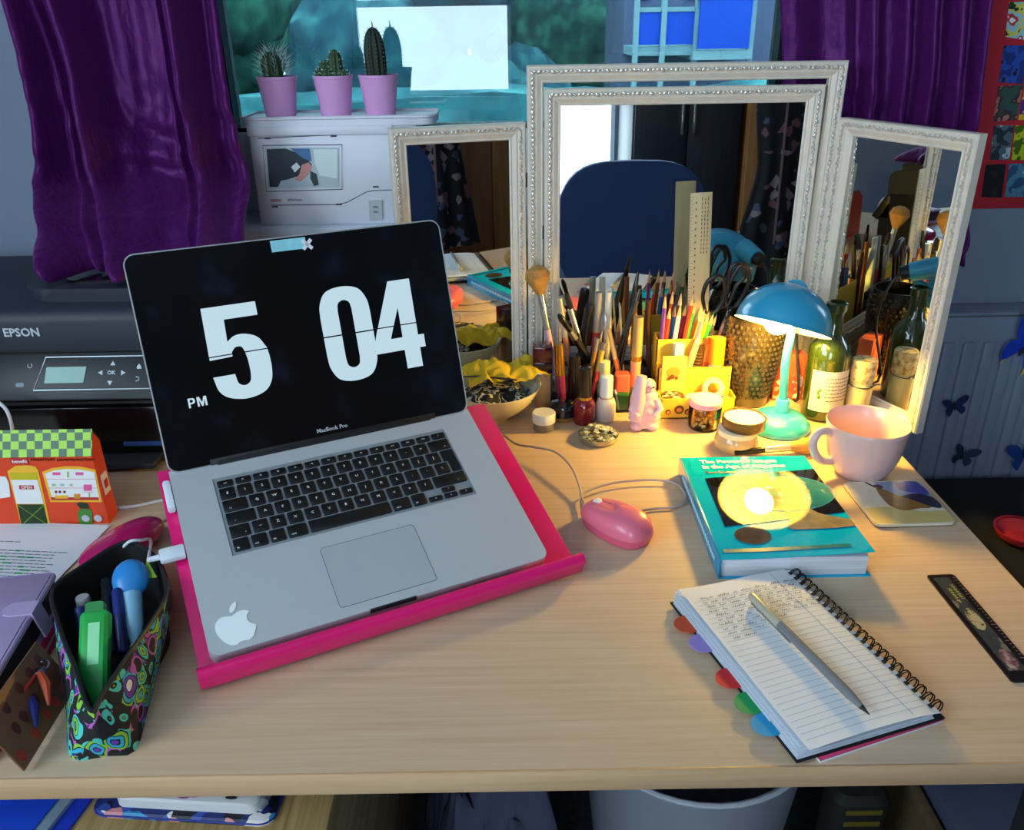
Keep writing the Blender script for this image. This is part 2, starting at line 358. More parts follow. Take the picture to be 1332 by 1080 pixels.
# ================================================================== laptop on its pink stand
LO = Vector((-0.2892, 0.6171, 0.0301)); LYAW, LTILT = 0.4443, 0.377
ex = Vector((math.cos(LYAW), math.sin(LYAW), 0)); bk = Vector((-math.sin(LYAW), math.cos(LYAW), 0))
ey = math.cos(LTILT)*bk + math.sin(LTILT)*Vector((0, 0, 1)); ez = ex.cross(ey)
LM = Matrix(((ex.x, ey.x, ez.x, LO.x), (ex.y, ey.y, ez.y, LO.y), (ex.z, ey.z, ez.z, LO.z), (0, 0, 0, 1)))
LW, LD, HY = 0.364, 0.249, 0.240
alu = mat('C6CBD0', 0.42, 0.35, var=0.02, scale=200, spec=0.4); aluD = mat('8D9398', 0.4, 0.7, var=0.02)
keym = mat('0E1013', 0.45, var=0.02); legm = mat('D4DDE2', 0.5, var=0.0)
lap = thing('laptop', 'open silver laptop showing a flip clock reading 5 04 PM', 'laptop', M=LM)
G().rbox(0, LW, 0, LD-0.004, -0.0165, -0.0016, 0.011, bev=0.0).build('base', alu, lap)
# top case with keyboard well
KX0, KX1, KY0, KY1 = 0.0445, 0.3195, 0.1105, 0.2165
g = G()
def rr(x0, x1, y0, y1, rad, n=5):
    p = []
    for cx, cy, a0 in ((x1-rad, y1-rad, 0), (x0+rad, y1-rad, 90), (x0+rad, y0+rad, 180), (x1-rad, y0+rad, 270)): p += arc(cx, cy, rad, a0, a0+90, n)
    return p
# palm rest, side strips and hinge strip around the well
ct = [(LW-0.011, 0)]
front = arc(0.011, 0.011, 0.011, 180, 270, 6)+arc(LW-0.011, 0.011, 0.011, 270, 360, 6)+[(LW, KY0-0.002), (0, KY0-0.002)]
g.prism(front, -0.0016, 0)
g.box(0, KX0-0.002, KY0-0.002, KY1+0.002, -0.0016, 0); g.box(KX1+0.002, LW, KY0-0.002, KY1+0.002, -0.0016, 0); g.box(0, LW, KY1+0.002, LD-0.006, -0.0016, 0)
g.build('top_case', alu, lap, smooth=False)
G().box(KX0-0.002, KX1+0.002, KY0-0.002, KY1+0.002, -0.0018, -0.0010).build('keyboard_well', mat('9CA4AA', 0.5, 0.5), lap, smooth=False)
G().prism(rr(0.1295, 0.2345, 0.0122, 0.0890, 0.004), -0.0002, 0.0003).build('trackpad', mat('BEC4CA', 0.38, 0.35, var=0.01), lap)
go = G()
go.tube([(p[0], p[1], 0.0002) for p in rr(0.1293, 0.2347, 0.0120, 0.0892, 0.004)], 0.00035, 4, closed=True); go.build('trackpad_groove', mat('565E64', 0.6), lap)
G().box(0.157, 0.207, -0.0004, 0.0012, -0.006, 0.0002).build('thumb_notch', mat('20242A', 0.6), lap, smooth=False)
G().box(0.052, 0.312, LD-0.012, LD-0.0005, -0.008, 0.003, 0.002).build('hinge', mat('15171B', 0.5), lap)
U = 0.01897
def key(x, y, w, h, legend=None, sz=0.0042, small=False, poly=None):
    pts = poly or rr(x+0.0014, x+w-0.0014, y+0.0012, y+h-0.0012, 0.0014, 2)
    k = G().prism(pts, -0.0009, 0.0009, bev=0.0004).build('key', keym, lap)
    if legend:
        M = TR(x+w*0.5, y+h*0.5, 0.00095) if not small else TR(x+w*(0.3 if legend not in ('<', '^') else 0.72), y+h*0.28, 0.00095)
        text('legend', legend, legm, k, M, size=sz, ext=0.00004, bold=0.00006, res=1)
x0 = KX0+0.0003; yb = KY0+0.001; RH = 0.0182
rows = [(yb, [('fn', 1), ('ctrl', 1), ('alt', 1), ('cmd', 1.25), (None, 5), ('cmd', 1.25), ('alt', 1)]),
        (yb+RH, [('^', 1.25), ('~', 1)]+[(c, 1) for c in 'ZXCVBNM']+[('<', 1), ('>', 1), ('?', 1), ('^', 2.25)]),
        (yb+2*RH, [('>', 1.75)]+[(c, 1) for c in 'ASDFGHJKL']+[(';', 1), ("'", 1), ('\\', 1)]),
        (yb+3*RH, [('>|', 1.5)]+[(c, 1) for c in 'QWERTYUIOP']+[('[', 1), (']', 1)]),
        (yb+4*RH, [('$', 1)]+[(c, 1) for c in '1234567890']+[('-', 1), ('=', 1), ('<', 1.5)])]
for y, ks in rows:
    x = x0
    for lg, w in ks:
        small = lg in ('fn', 'ctrl', 'alt', 'cmd') or (lg in ('^', '>', '>|', '<') and w > 1)
        key(x, y, w*U, RH, lg, 0.0030 if small else 0.0050, small); x += w*U
y = yb+5*RH; fw_ = 14.5*U/14
for i in range(14): key(x0+i*fw_, y, fw_, 0.0112, ('esc' if i == 0 else 'F%d' % i if i < 13 else '^'), 0.0026)
# ISO return key and arrow cluster
xr = x0+13.75*U; xl = x0+13.5*U; xe = x0+14.5*U
key(xl, yb+3*RH, U, RH, None, poly=[(xr+0.0014, yb+2*RH+0.0012), (xe-0.0014, yb+2*RH+0.0012), (xe-0.0014, yb+4*RH-0.0012), (xl+0.0014, yb+4*RH-0.0012), (xl+0.0014, yb+3*RH+0.0012), (xr+0.0014, yb+3*RH+0.0012)])
xa = x0+11.5*U
key(xa, yb, U, RH*0.5, '<', 0.003); key(xa+U, yb, U, RH*0.5, 'v', 0.003); key(xa+U, yb+RH*0.5, U, RH*0.5, '^', 0.003); key(xa+2*U, yb, U, RH*0.5, '>', 0.003)
# fruit-shaped sticker on the palm rest
def outline(pts, k=5):
    q = smooth_path([(p[0], p[1], 0) for p in pts+[pts[0]]], k); return [(v.x, v.y) for v in q[:-1]]
S = 0.040
body = [(0.05, 0.80), (0.22, 0.86), (0.38, 0.93), (0.48, 0.91)]
ap = smooth_path([(0.47, 0.80, 0), (0.36, 0.845, 0), (0.22, 0.86, 0), (0.07, 0.74, 0), (0.02, 0.52, 0), (0.09, 0.25, 0), (0.22, 0.06, 0), (0.34, 0.0, 0), (0.44, 0.035, 0), (0.55, 0.035, 0), (0.66, 0.0, 0), (0.79, 0.07, 0), (0.90, 0.24, 0), (0.945, 0.33, 0)], 5)
bite = [Vector((0.84, 0.43, 0)), Vector((0.79, 0.55, 0)), Vector((0.82, 0.68, 0)), Vector((0.91, 0.76, 0))]
top = smooth_path([(0.91, 0.76, 0), (0.80, 0.845, 0), (0.66, 0.86, 0), (0.55, 0.82, 0), (0.47, 0.80, 0)], 4)
pp = [(v.x*S, v.y*S) for v in (ap+bite+top[1:-1])]
stk = mat('EAF2F5', 0.35, var=0.0)
AM = TR(0.0115, 0.004, 0.0004) @ RZ(math.radians(6))
G().prism(pp, 0, 0.0003, AM).build('fruit_sticker', stk, lap)
lf = [(0.47+0.0, 0.90), (0.50, 1.03), (0.60, 1.13), (0.69, 1.15), (0.67, 1.03), (0.58, 0.92)]
G().prism([(v[0]*S, v[1]*S) for v in outline(lf, 3)], 0, 0.0003, AM).build('sticker_leaf', stk, lap)
# lid
LA = 0.8899; LH = 0.2425
lid_M = TR(0, HY, 0.0005) @ RX(LA)     # lid local: x right, y up the lid, z towards the viewer
lid = G().rbox(0, LW, -0.002, LH, -0.0075, -0.0005, 0.012).build('lid', alu, lap, lid_M)
g = G(); g.prism(rr(0.0015, LW-0.0015, 0.0, LH-0.0015, 0.011), -0.0005, 0.0004); g.build('screen', patch('screen_black', [(0.3, '06070A'), (0.55, '090B10'), (0.66, '101522'), (0.8, '1A2238')], 16, 'NOISE', 0.17, 'LINEAR', detail=8), lid)
rim = G().tube([(p[0], p[1], 0.0) for p in rr(0.0007, LW-0.0007, -0.0015, LH-0.0007, 0.0118)], 0.0009, 6, closed=True).build('rim', mat('C4C8CC', 0.35, 0.6), lid)
G().box(0.045, 0.319, -0.0035, 0.006, -0.004, 0.0008, 0.001).build('hinge_cover', mat('0B0C0E', 0.5), lid)
text('brand_lettering', 'MacBook Pro', mat('B8BEC4', 0.4, var=0), lid, TR(LW*0.5+0.006, 0.0125, 0.0006), size=0.0068, ext=0.00003, bold=0.0001)
# digits: lid plane coordinates found by intersecting pixel rays with the lid plane
lidW = LM @ lid_M; lidI = lidW.inverted()
def LP(u, v):
    n = (lidW.to_3x3() @ Vector((0, 0, 1))); o = lidW.translation; d = ray(u, v); t = (o-CAM).dot(n)/d.dot(n); q = lidI @ (CAM+d*t); return (q.x, q.y)
dig = bpy.data.materials.new('screen_digit'); dig.use_nodes = True; pb = dig.node_tree.nodes['Principled BSDF']
pb.inputs['Base Color'].default_value = (0.05, 0.05, 0.05, 1); pb.inputs['Emission Color'].default_value = (0.60, 0.82, 0.93, 1); pb.inputs['Emission Strength'].default_value = 0.80
def bez(p): return [(v.x, v.y) for v in smooth_path([(a, b, 0) for a, b in p], 5)]
def digit(polys, x0, y0, w, h, name):
    g = G()
    for p in polys: g.prism([(x0+a*w, y0+b*h) for a, b in p], 0.0004, 0.0007)
    return g.build(name, dig, lid, smooth=False)
p5 = [[(0.02, 1.0), (0.93, 1.0), (0.93, 0.855), (0.36, 0.855), (0.345, 0.62)] + bez([(0.345, 0.62), (0.48, 0.672), (0.66, 0.675), (0.86, 0.62), (0.985, 0.49)]) + [(0.60, 0.49)] + bez([(0.60, 0.49), (0.56, 0.545), (0.46, 0.55), (0.385, 0.505)]) + [(0.385, 0.49), (0.0, 0.49)],
      [(0.0, 0.478), (0.385, 0.478), (0.38, 0.458), (0.0, 0.450)],
      [(0.605, 0.478), (0.985, 0.478)] + bez([(1.0, 0.40), (1.0, 0.27), (0.95, 0.13), (0.80, 0.03), (0.50, -0.01), (0.20, 0.03), (0.05, 0.12), (0.0, 0.27)]) + [(0.37, 0.27)] + bez([(0.37, 0.25), (0.40, 0.165), (0.50, 0.135), (0.60, 0.17), (0.63, 0.27), (0.625, 0.40)])]
p0 = [[(0.0, 0.505)] + bez([(0.0, 0.70), (0.03, 0.84), (0.18, 0.97), (0.50, 1.01), (0.82, 0.97), (0.97, 0.84), (1.0, 0.70)]) + [(1.0, 0.505), (0.64, 0.505)] + bez([(0.64, 0.76), (0.61, 0.835), (0.50, 0.865), (0.39, 0.835), (0.36, 0.76)]) + [(0.36, 0.505)]]
p0.append([(a, 0.996-b) for a, b in reversed(p0[0])])
p4 = [[(0.44, 1.0), (0.88, 1.0), (0.88, 0.505), (0.56, 0.505), (0.56, 0.70), (0.42, 0.505), (0.10, 0.505)],
      [(0.085, 0.493), (0.41, 0.493), (0.32, 0.36), (0.56, 0.36), (0.56, 0.493), (0.88, 0.493), (0.88, 0.36), (1.0, 0.36), (1.0, 0.215), (0.88, 0.215), (0.88, 0.0), (0.56, 0.0), (0.56, 0.215), (0.0, 0.215), (0.0, 0.355)]]
def place(polys, corners, name):
    """corners: top-left, bottom-left, right-x pixel of the digit on the lid"""
    tl, bl, rt_ = LP(*corners[0]), LP(*corners[1]), LP(*corners[2])
    digit(polys, min(tl[0], bl[0]), bl[1], rt_[0]-min(tl[0], bl[0]), tl[1]-bl[1], name)
place(p5, ((267, 401), (284, 524), (354, 480)), 'digit'); place(p0, ((415, 378), (432, 499), (489, 450)), 'digit'); place(p4, ((484, 369), (495, 486), (556, 465)), 'digit')
pm = LP(257, 523); pw_, ph_ = 0.0082, 0.0108
digit([[(0, 0), (0.25, 0), (0.25, 1), (0, 1)], [(0.25, 1), (0.6, 1), (0.85, 0.92), (0.94, 0.70), (0.85, 0.48), (0.6, 0.38), (0.25, 0.38), (0.25, 0.54), (0.55, 0.54), (0.67, 0.70), (0.55, 0.84), (0.25, 0.84)]], pm[0]-0.0100, pm[1]-ph_/2, pw_, ph_, 'pm_letter')
digit([[(0, 0), (0, 1), (0.28, 1), (0.5, 0.38), (0.72, 1), (1, 1), (1, 0), (0.80, 0), (0.80, 0.72), (0.58, 0), (0.42, 0), (0.20, 0.72), (0.20, 0)]], pm[0]-0.0005, pm[1]-ph_/2, 0.0105, ph_, 'pm_letter')
# webcam tape
a = LP(352, 320); b2 = LP(398, 317)
tp = G().box(a[0], b2[0], a[1]-0.0075, a[1]+0.0055, 0.0004, 0.0008).build('tape_sticker', mat('8FD3E0', 0.5, var=0.15, scale=150), lid, smooth=False)
xg = G()
for ang in (45, -45): xg.box(-0.0075, 0.0075, -0.002, 0.002, 0.0008, 0.0012, M=TR(b2[0]+0.001, b2[1]-0.001, 0) @ RZ(math.radians(ang)))
xg.build('cross_sticker', mat('E6E4EA', 0.5), tp, smooth=False)
# stand: sheet folded into lip, sloped plate and rear leg
pink = mat('E0146E', 0.28, var=0.03, coat=0.3)
st = thing('laptop_stand', 'hot pink acrylic stand carrying the silver laptop', 'laptop stand', M=LM)
SX0, SX1 = -0.012, 0.398
G().box(SX0, SX1, -0.016, 0.262, -0.0215, -0.0172, 0.001).build('sloped_plate', pink, st)
lip = smooth_path([(0, -0.014, -0.0195), (0, -0.0165, -0.010), (0, -0.0135, -0.001), (0, -0.0105, 0.0035), (0, -0.0065, 0.003)], 4)
G().tube([(SX0-0.002, -0.0125, -0.0035), (SX1+0.003, -0.0125, -0.0035)], 0.0068, 14).build('lip_roll', pink, st)
G().box(SX0-0.002, SX1+0.003, -0.0193, -0.0115, -0.0215, -0.0035, 0.002).build('lip', pink, st)
legh = (LO + ey*0.262 - ez*0.0195).z
# rear leg drops vertically to the desk
iv = LM.to_3x3().inverted(); dn = iv @ Vector((0, 0, -1)); 
g = G(); p0_ = Vector((SX0, 0.260, -0.0195)); p1_ = Vector((SX1, 0.260, -0.0195)); th = iv @ (bk*0.004)
L_ = (LM @ p0_).z
q = [p0_, p1_, p1_+dn*L_, p0_+dn*L_]
vs_ = [g.bm.verts.new(v) for v in q]+[g.bm.verts.new(v+th) for v in q]
for f in ((0, 1, 2, 3), (7, 6, 5, 4), (0, 4, 5, 1), (1, 5, 6, 2), (2, 6, 7, 3), (3, 7, 4, 0)): g.bm.faces.new([vs_[i] for i in f])
g.build('rear_leg', pink, st, smooth=False)
# ================================================================== white plug and cables by the laptop
whp = mat('DDE3EA', 0.4, var=0.02)
pl = thing('usb_plug', 'white plug and cable in the left side of the laptop', 'plug', M=LM @ TR(-0.004, 0.136, -0.008))
G().box(-0.022, 0.003, -0.008, 0.008, -0.004, 0.004, 0.002).build('plug_body', whp, pl)
G().lathe([(0, 0), (0.0035, 0), (0.0028, 0.012), (0, 0.012)], 10, TR(-0.022, 0, 0) @ RY(-PI/2)).build('strain_relief', whp, pl)
pw = pl.matrix_basis
inv = pw.inverted()
def wpath(*pts): return [inv @ Vector(p) for p in pts]
A = pw @ Vector((-0.033, 0, 0))
G().tube(smooth_path(wpath(A, PZ(196, 703, 0.052), PZ(184, 703, 0.064), PZ(170, 704, 0.068), PZ(160, 712, 0.058)), 6), 0.0017, 8).build('cable', whp, pl)
c1 = G().tube(smooth_path([PZ(150, 661, 0.002), PZ(178, 658, 0.0022), PZ(225, 648, 0.002), PZ(262, 640, 0.002)], 6), 0.0022, 8).build('power_cable', whp)
tag(c1, 'white cable lying on the desk beside the toy shop box', 'cable')
c2 = G().tube(smooth_path([PZ(180, 706, 0.002), PZ(195, 690, 0.002), PZ(222, 672, 0.002), PZ(262, 655, 0.002)], 6), 0.0016, 8).build('thin_cable', mat('9AA0A8', 0.5))
tag(c2, 'thin grey cable disappearing under the pink laptop stand', 'cable')
# MagSafe-like clip at the hinge corner
cl = G().box(-0.009, -0.0005, 0.195, 0.236, -0.016, -0.004, 0.003).build('power_connector', whp, None, LM)
tag(cl, 'white magnetic power connector at the rear left corner of the laptop', 'connector')
# ================================================================== helpers for things built on a plane
def plane(o, xa, ya):
    xa = Vector(xa).normalized(); za = xa.cross(Vector(ya)).normalized(); ya = za.cross(xa)
    return Matrix(((xa.x, ya.x, za.x, o[0]), (xa.y, ya.y, za.y, o[1]), (xa.z, ya.z, za.z, o[2]), (0, 0, 0, 1)))
def on_plane(M, u, v):
    n = M.to_3x3() @ Vector((0, 0, 1)); d = ray(u, v); t = (M.translation-CAM).dot(n)/d.dot(n); q = M.inverted() @ (CAM+d*t); return (q.x, q.y)
# ================================================================== triple dressing-table mirror
cream = mat('D9CFC0', 0.38, var=0.10, scale=60, spec=0.5); silv = mat('DCD6CC', 0.22, 0.45, var=0.25, scale=120)
glassm = bpy.data.materials.new('mirror_glass'); glassm.use_nodes = True
pb = glassm.node_tree.nodes['Principled BSDF']; pb.inputs['Base Color'].default_value = (0.78, 0.82, 0.82, 1); pb.inputs['Metallic'].default_value = 1; pb.inputs['Roughness'].default_value = 0.012
darkm = mat('17181B', 0.6)
HINGE_Y = 1.345
mir = thing('dressing_mirror', 'triple folding mirror in ornate cream and silver frames on the desk', 'mirror', (0.27, HINGE_Y, 0))
MI = TR(0.27, HINGE_Y, 0).inverted()
def ring_frame(w, h, prof):
    """prof: (inset, depth towards viewer); frame in x 0..w, y 0..h, z towards viewer"""
    g = G(); rings = []
    for t, d in prof: rings.append([g.bm.verts.new(p) for p in ((t, t, d), (w-t, t, d), (w-t, h-t, d), (t, h-t, d))])
    rings.append(rings[0])
    for a, b_ in zip(rings, rings[1:]):
        for i in range(4): g.bm.faces.new((a[i], a[(i+1) % 4], b_[(i+1) % 4], b_[i]))
    return g
FP = [(0, -0.008), (0, 0.006), (0.0018, 0.0085), (0.0045, 0.0085), (0.0125, 0.0055), (0.0150, 0.0065), (0.0215, 0.0025), (0.0232, 0.0035), (0.025, 0.0018), (0.025, -0.008)]
def ornament(w, h, seed):
    g = G(); rnd = random.Random(seed)
    for k, (L_, M) in enumerate(((w, TR(0, h-0.0085, 0)), (w, TR(0, 0.0085, 0)), (h, TR(0.0085, 0, 0) @ RZ(PI/2)), (h, TR(w-0.0085, 0, 0) @ RZ(PI/2)))):
        n = int((L_-0.012)/0.0068); 
        for i in range(n):
            x = 0.008+(L_-0.016)*(i+0.5)/n; ph = i % 6
            a = (0.5 if ph < 3 else -0.5)+rnd.uniform(-0.2, 0.2); big = ph in (1, 4)
            g.sph((0, 0, 0), (0.0042 if not big else 0.0050, 0.0019 if not big else 0.0030, 0.0021+0.0008*big), 6, 4, M @ TR(x, rnd.uniform(-0.0006, 0.0006), 0.0078) @ RZ(a))
            if ph == 0: g.sph((0, 0, 0), (0.0018, 0.0034, 0.0022), 6, 4, M @ TR(x, 0.0, 0.0078))
    return g
def framed(M, w, h, nm, seed):
    f = ring_frame(w, h, FP).build(nm, cream, mir, MI @ M, smooth=False)
    o = ornament(w, h, seed).build('ornament', silv, f); o['kind'] = 'stuff'
    return f
def mglass(M, w, h): return G().box(0.023, w-0.023, 0.023, h-0.023, -0.004, 0.0005).build('mirror_glass', glassm, mir, MI @ M, smooth=False)
# centre outer frame (open)
pa = PY(685, 87, HINGE_Y); pc = PY(1103, 78, HINGE_Y); cw = pc.x-pa.x; ch_ = (pa.z+pc.z)/2
MC = plane((pa.x, HINGE_Y, 0.001), (1, 0, 0), (0, 0, 1)); framed(MC, cw, ch_, 'outer_frame', 1)
# inner mirror, hinged on its left, swung slightly towards the room
YAWI = 0.0; TILTI = math.radians(1.6)
pi_ = PY(708, 115, HINGE_Y); xdir = Vector((math.cos(YAWI), math.sin(YAWI), 0))
wi = PY(1073, 105, HINGE_Y).x-pi_.x
zi0 = 0.045; hi = pi_.z-zi0
MIN = plane((pi_.x, HINGE_Y-0.002-hi*math.sin(TILTI), zi0), xdir, (0, math.sin(TILTI), math.cos(TILTI))); fi = framed(MIN, wi, hi, 'inner_frame', 2); mglass(MIN, wi, hi)
# wings
WH = 0.4305
lo_ = PZ(505, 168, WH); lh = Vector((pa.x-0.004, HINGE_Y, 0)); lo_.z = 0
ML = plane((lo_.x, lo_.y, 0.001), lh-lo_, (0, 0, 1)); wl = (lh-lo_).length; framed(ML, wl, WH, 'wing_frame', 3); mglass(ML, wl, WH)
ro_ = PZ(1195, 565, 0); rh = Vector((pc.x+0.005, HINGE_Y-0.004, 0)); ro_ = rh+(ro_-rh)*1.0
MR = plane((rh.x, rh.y, 0.001), ro_-rh, (0, 0, 1)); wr = (ro_-rh).length; framed(MR, wr, WH, 'wing_frame', 4); mglass(MR, wr, WH)
for (x, z) in ((pa.x-0.002, 0.345), (pa.x-0.002, 0.09), (pc.x+0.002, 0.345), (pc.x+0.002, 0.09), (pa.x+0.0265, 0.262), (pa.x+0.0265, 0.12)):
    G().box(-0.0035, 0.0035, -0.004, 0.004, -0.011, 0.011, 0.001).build('hinge', darkm, mir, MI @ TR(x, HINGE_Y+0.001, z))
# ================================================================== curtains
def satin():
    m, N, L, b_ = newmat('purple_satin'); tc = N.new('ShaderNodeTexCoord'); mp = N.new('ShaderNodeMapping'); mp.inputs['Scale'].default_value = (60, 60, 900)
    L.new(tc.outputs['Object'], mp.inputs[0]); nz = N.new('ShaderNodeTexNoise'); nz.inputs['Scale'].default_value = 1; L.new(mp.outputs[0], nz.inputs['Vector'])
    r = ramp(N, [(0.3, '3C0A46'), (0.7, '4E1058')]); L.new(nz.outputs['Fac'], r.inputs[0]); L.new(r.outputs[0], b_.inputs['Base Color'])
    b_.inputs['Roughness'].default_value = 0.46; b_.inputs['Specular IOR Level'].default_value = 0.5; b_.inputs['Specular Tint'].default_value = (0.9, 0.35, 1, 1)
    b_.inputs['Sheen Weight'].default_value = 0.25; b_.inputs['Sheen Tint'].default_value = (0.8, 0.2, 0.9, 1); b_.inputs['Metallic'].default_value = 0.15
    mp2 = N.new('ShaderNodeMapping'); mp2.inputs['Scale'].default_value = (34, 34, 13); L.new(tc.outputs['Object'], mp2.inputs[0]); n2 = N.new('ShaderNodeTexNoise'); n2.inputs['Scale'].default_value = 1; n2.inputs['Detail'].default_value = 3; L.new(mp2.outputs[0], n2.inputs['Vector'])
    bp = N.new('ShaderNodeBump'); bp.inputs['Strength'].default_value = 0.55; bp.inputs['Distance'].default_value = 0.012; L.new(n2.outputs['Fac'], bp.inputs['Height']); L.new(bp.outputs[0], b_.inputs['Normal'])
    return m
satm = satin()
def lerp(pts, z):
    pts = sorted(pts)
    if z <= pts[0][0]: return pts[0][1]
    for (a, va), (b_, vb) in zip(pts, pts[1:]):
        if z <= b_: return va+(vb-va)*(z-a)/(b_-a)
    return pts[-1][1]
def curtain(name, label, left, right, z0, z1, foldf, seed, yb, M0):
    def f(a, b_):
        z = z0+(z1-z0)*b_; x0_, x1_ = lerp(left, z), lerp(right, z); x = x0_+(x1_-x0_)*a
        cr = max(0.0, 1-(z-z0)/0.34)
        n = noise.noise(Vector((x*9+seed, z*7, 0)))*0.022*(0.3+cr) + noise.noise(Vector((x*22+seed, z*15, 3)))*0.008*cr
        y = yb(z) - foldf(a, z) - n - abs(noise.noise(Vector((x*12+z*9, z*14+seed, 8))))*0.055*cr
        return (x + noise.noise(Vector((z*6+seed, a*5, 1)))*0.010*cr - M0[0], y-M0[1], z + 0.02*cr*0 - M0[2])
    o = G().grid(f, 120, 130, thick=0.0012).build(name, satm, None, TR(*M0), smooth=True, sharp=2.2)
    tag(o, label, 'curtain'); return o
def gs(a, c, w): return math.exp(-((a-c)/w)**2)
def foldL(a, z):
    k = (0.62-z)/0.45
    return 0.075*gs(a, 0.07+0.02*k, 0.07)+0.075*gs(a, 0.26+0.17*k, 0.075)+0.030*gs(a, 0.165+0.09*k, 0.022)+0.085*gs(a, 0.82, 0.075)+0.030*gs(a, 0.70, 0.02)+0.040*gs(a, 0.985, 0.05)+0.05*gs(a, 0.50, 0.06)*max(0, k-0.45)+0.004*math.sin(a*40+z*3)*gs(a, 0.55, 0.5)
curtain('curtain', 'glossy purple satin curtain bunched over the black printer',
        [(0.15, -0.655), (0.24, -0.665), (0.30, -0.705), (0.36, -0.748), (0.45, -0.732), (0.55, -0.724), (0.61, -0.724), (1.6, -0.70)],
        [(0.15, -0.36), (0.24, -0.368), (0.29, -0.386), (0.39, -0.413), (0.49, -0.4185), (0.61, -0.417), (1.6, -0.42)], 0.250, 1.55, foldL, 2.0,
        lambda z: 1.385-0.16*min(1, max(0, (0.37-z)/0.12))**2*(3-2*min(1, max(0, (0.37-z)/0.12))), (-0.57, 1.36, 0.250))
def foldR(a, z):
    s_ = 0
    for c, w, am in ((0.06, 0.09, 0.03), (0.30, 0.05, 0.018), (0.42, 0.035, 0.034), (0.58, 0.03, 0.030), (0.70, 0.03, 0.034), (0.83, 0.035, 0.034), (0.95, 0.03, 0.03)): s_ += am*gs(a, c, w)
    return s_
curtain('curtain', 'matte-looking purple curtain hanging behind the right mirror wing',
        [(0.18, 0.445), (0.4, 0.432), (0.52, 0.4207), (0.60, 0.408), (1.6, 0.40)],
        [(0.19, 0.7686), (0.40, 0.7551), (0.59, 0.7354), (1.6, 0.71)], 0.192, 1.55, foldR, 9.0, lambda z: 1.402, (0.58, 1.38, 0.192))
# ================================================================== printer
blk = mat('15171B', 0.42, var=0.04); blk2 = mat('262B37', 0.5, var=0.05); gls = mat('0A0B0E', 0.14)
prn = thing('printer', 'black all-in-one printer with small screen, behind the laptop', 'printer', (-0.655, 1.065, 0))
PM = TR(-0.655, 1.065, 0); PI_ = PM.inverted()
g = G(); g.box(-0.22, 0.215, 0.012, 0.30, 0.008, 0.104, 0.006); g.box(-0.22, 0.215, 0.036, 0.30, 0.095, 0.168, 0.004); g.build('body', blk, prn)
G().box(-0.16, 0.16, 0.000, 0.03, 0.018, 0.090, 0.004).build('tray_front', gls, prn)
G().box(-0.15, 0.15, -0.03, 0.02, 0.006, 0.016, 0.003).build('paper_tray', blk2, prn)
for x in (-0.2, 0.195):
    for y in (0.03, 0.28): G().lathe([(0, 0), (0.01, 0), (0.01, 0.009), (0, 0.009)], 10, TR(x, y, 0)).build('foot', blk, prn)
G().box(0.10, 0.175, -0.004, 0.02, 0.030, 0.036, 0.001).build('blue_tab', mat('2C4680', 0.4), prn)
# scanner lid with rounded front
pr = [(0.030, 0.166), (0.030, 0.205), (0.034, 0.216), (0.046, 0.225), (0.30, 0.232), (0.30, 0.166)]
g = G(); g.prism([(a, b_) for a, b_ in pr], -0.222, 0.217, Matrix(((0, 0, 1, 0), (1, 0, 0, 0), (0, 1, 0, 0), (0, 0, 0, 1)))); g.build('scanner_lid', blk2, prn)
# document feeder: curved U-shaped guide with a sunken slot
uo = [(0.205, 0.185), (0.02, 0.185)] + [(0.02+0.062*math.cos(a), 0.123+0.062*math.sin(a)) for a in [math.radians(d) for d in range(100, 271, 14)]] + [(0.205, 0.055)]
G().prism(uo, 0.224, 0.243, bev=0.004).build('feeder_guide', blk2, prn)
ui = [(0.206, 0.160), (0.045, 0.160)] + [(0.045+0.034*math.cos(a), 0.126+0.034*math.sin(a)) for a in [math.radians(d) for d in range(100, 271, 17)]] + [(0.206, 0.105)]
G().prism(ui, 0.243, 0.246, bev=0.001).build('feeder_slot', gls, prn)
# control panel
PP = plane((-0.68, 1.061, 0.112), (1, 0, 0), (0, 0.028, 0.048)); PPL = PI_ @ PP
tl, tr_, bl_, br_ = on_plane(PP, 60, 465), on_plane(PP, 190, 464), on_plane(PP, 44, 508), on_plane(PP, 186, 509)
cp = G().box(-0.115, 0.235, -0.008, 0.060, -0.02, 0.0, 0.003).build('control_panel', blk, prn, PPL)
fr = G().tube([(tl[0], tl[1], 0.0006), (tr_[0]+0.02, tl[1], 0.0006), (tr_[0]+0.012, bl_[1], 0.0006), (bl_[0], bl_[1], 0.0006)], 0.0009, 6, closed=True).build('silver_outline', mat('B9C3CB', 0.35, 0.6), cp)
sa, sb, sc_, sd = [on_plane(PP, *q) for q in ((61, 478), (113, 477), (109, 498), (58, 499))]
G().prism([sd, sc_, sb, sa], 0.0, 0.0012).build('display', mat('6F9A92', 0.25, emit=0.12), cp)
wht = mat('CCD4DA', 0.5, var=0)
txy = on_plane(PP, 145, 485); text('lettering', 'OK', wht, cp, TR(txy[0], txy[1], 0.0004), size=0.0075, ext=0.0001, bold=0.0002)
for (u, v, a) in ((147, 473, 0), (131, 485, 90), (160, 485, -90), (143, 498, 180)):
    q = on_plane(PP, u, v); G().prism([(-0.0035, -0.0025), (0.0035, -0.0025), (0, 0.0035)], 0, 0.0005, TR(q[0], q[1], 0) @ RZ(math.radians(a))).build('arrow', wht, cp, smooth=False)
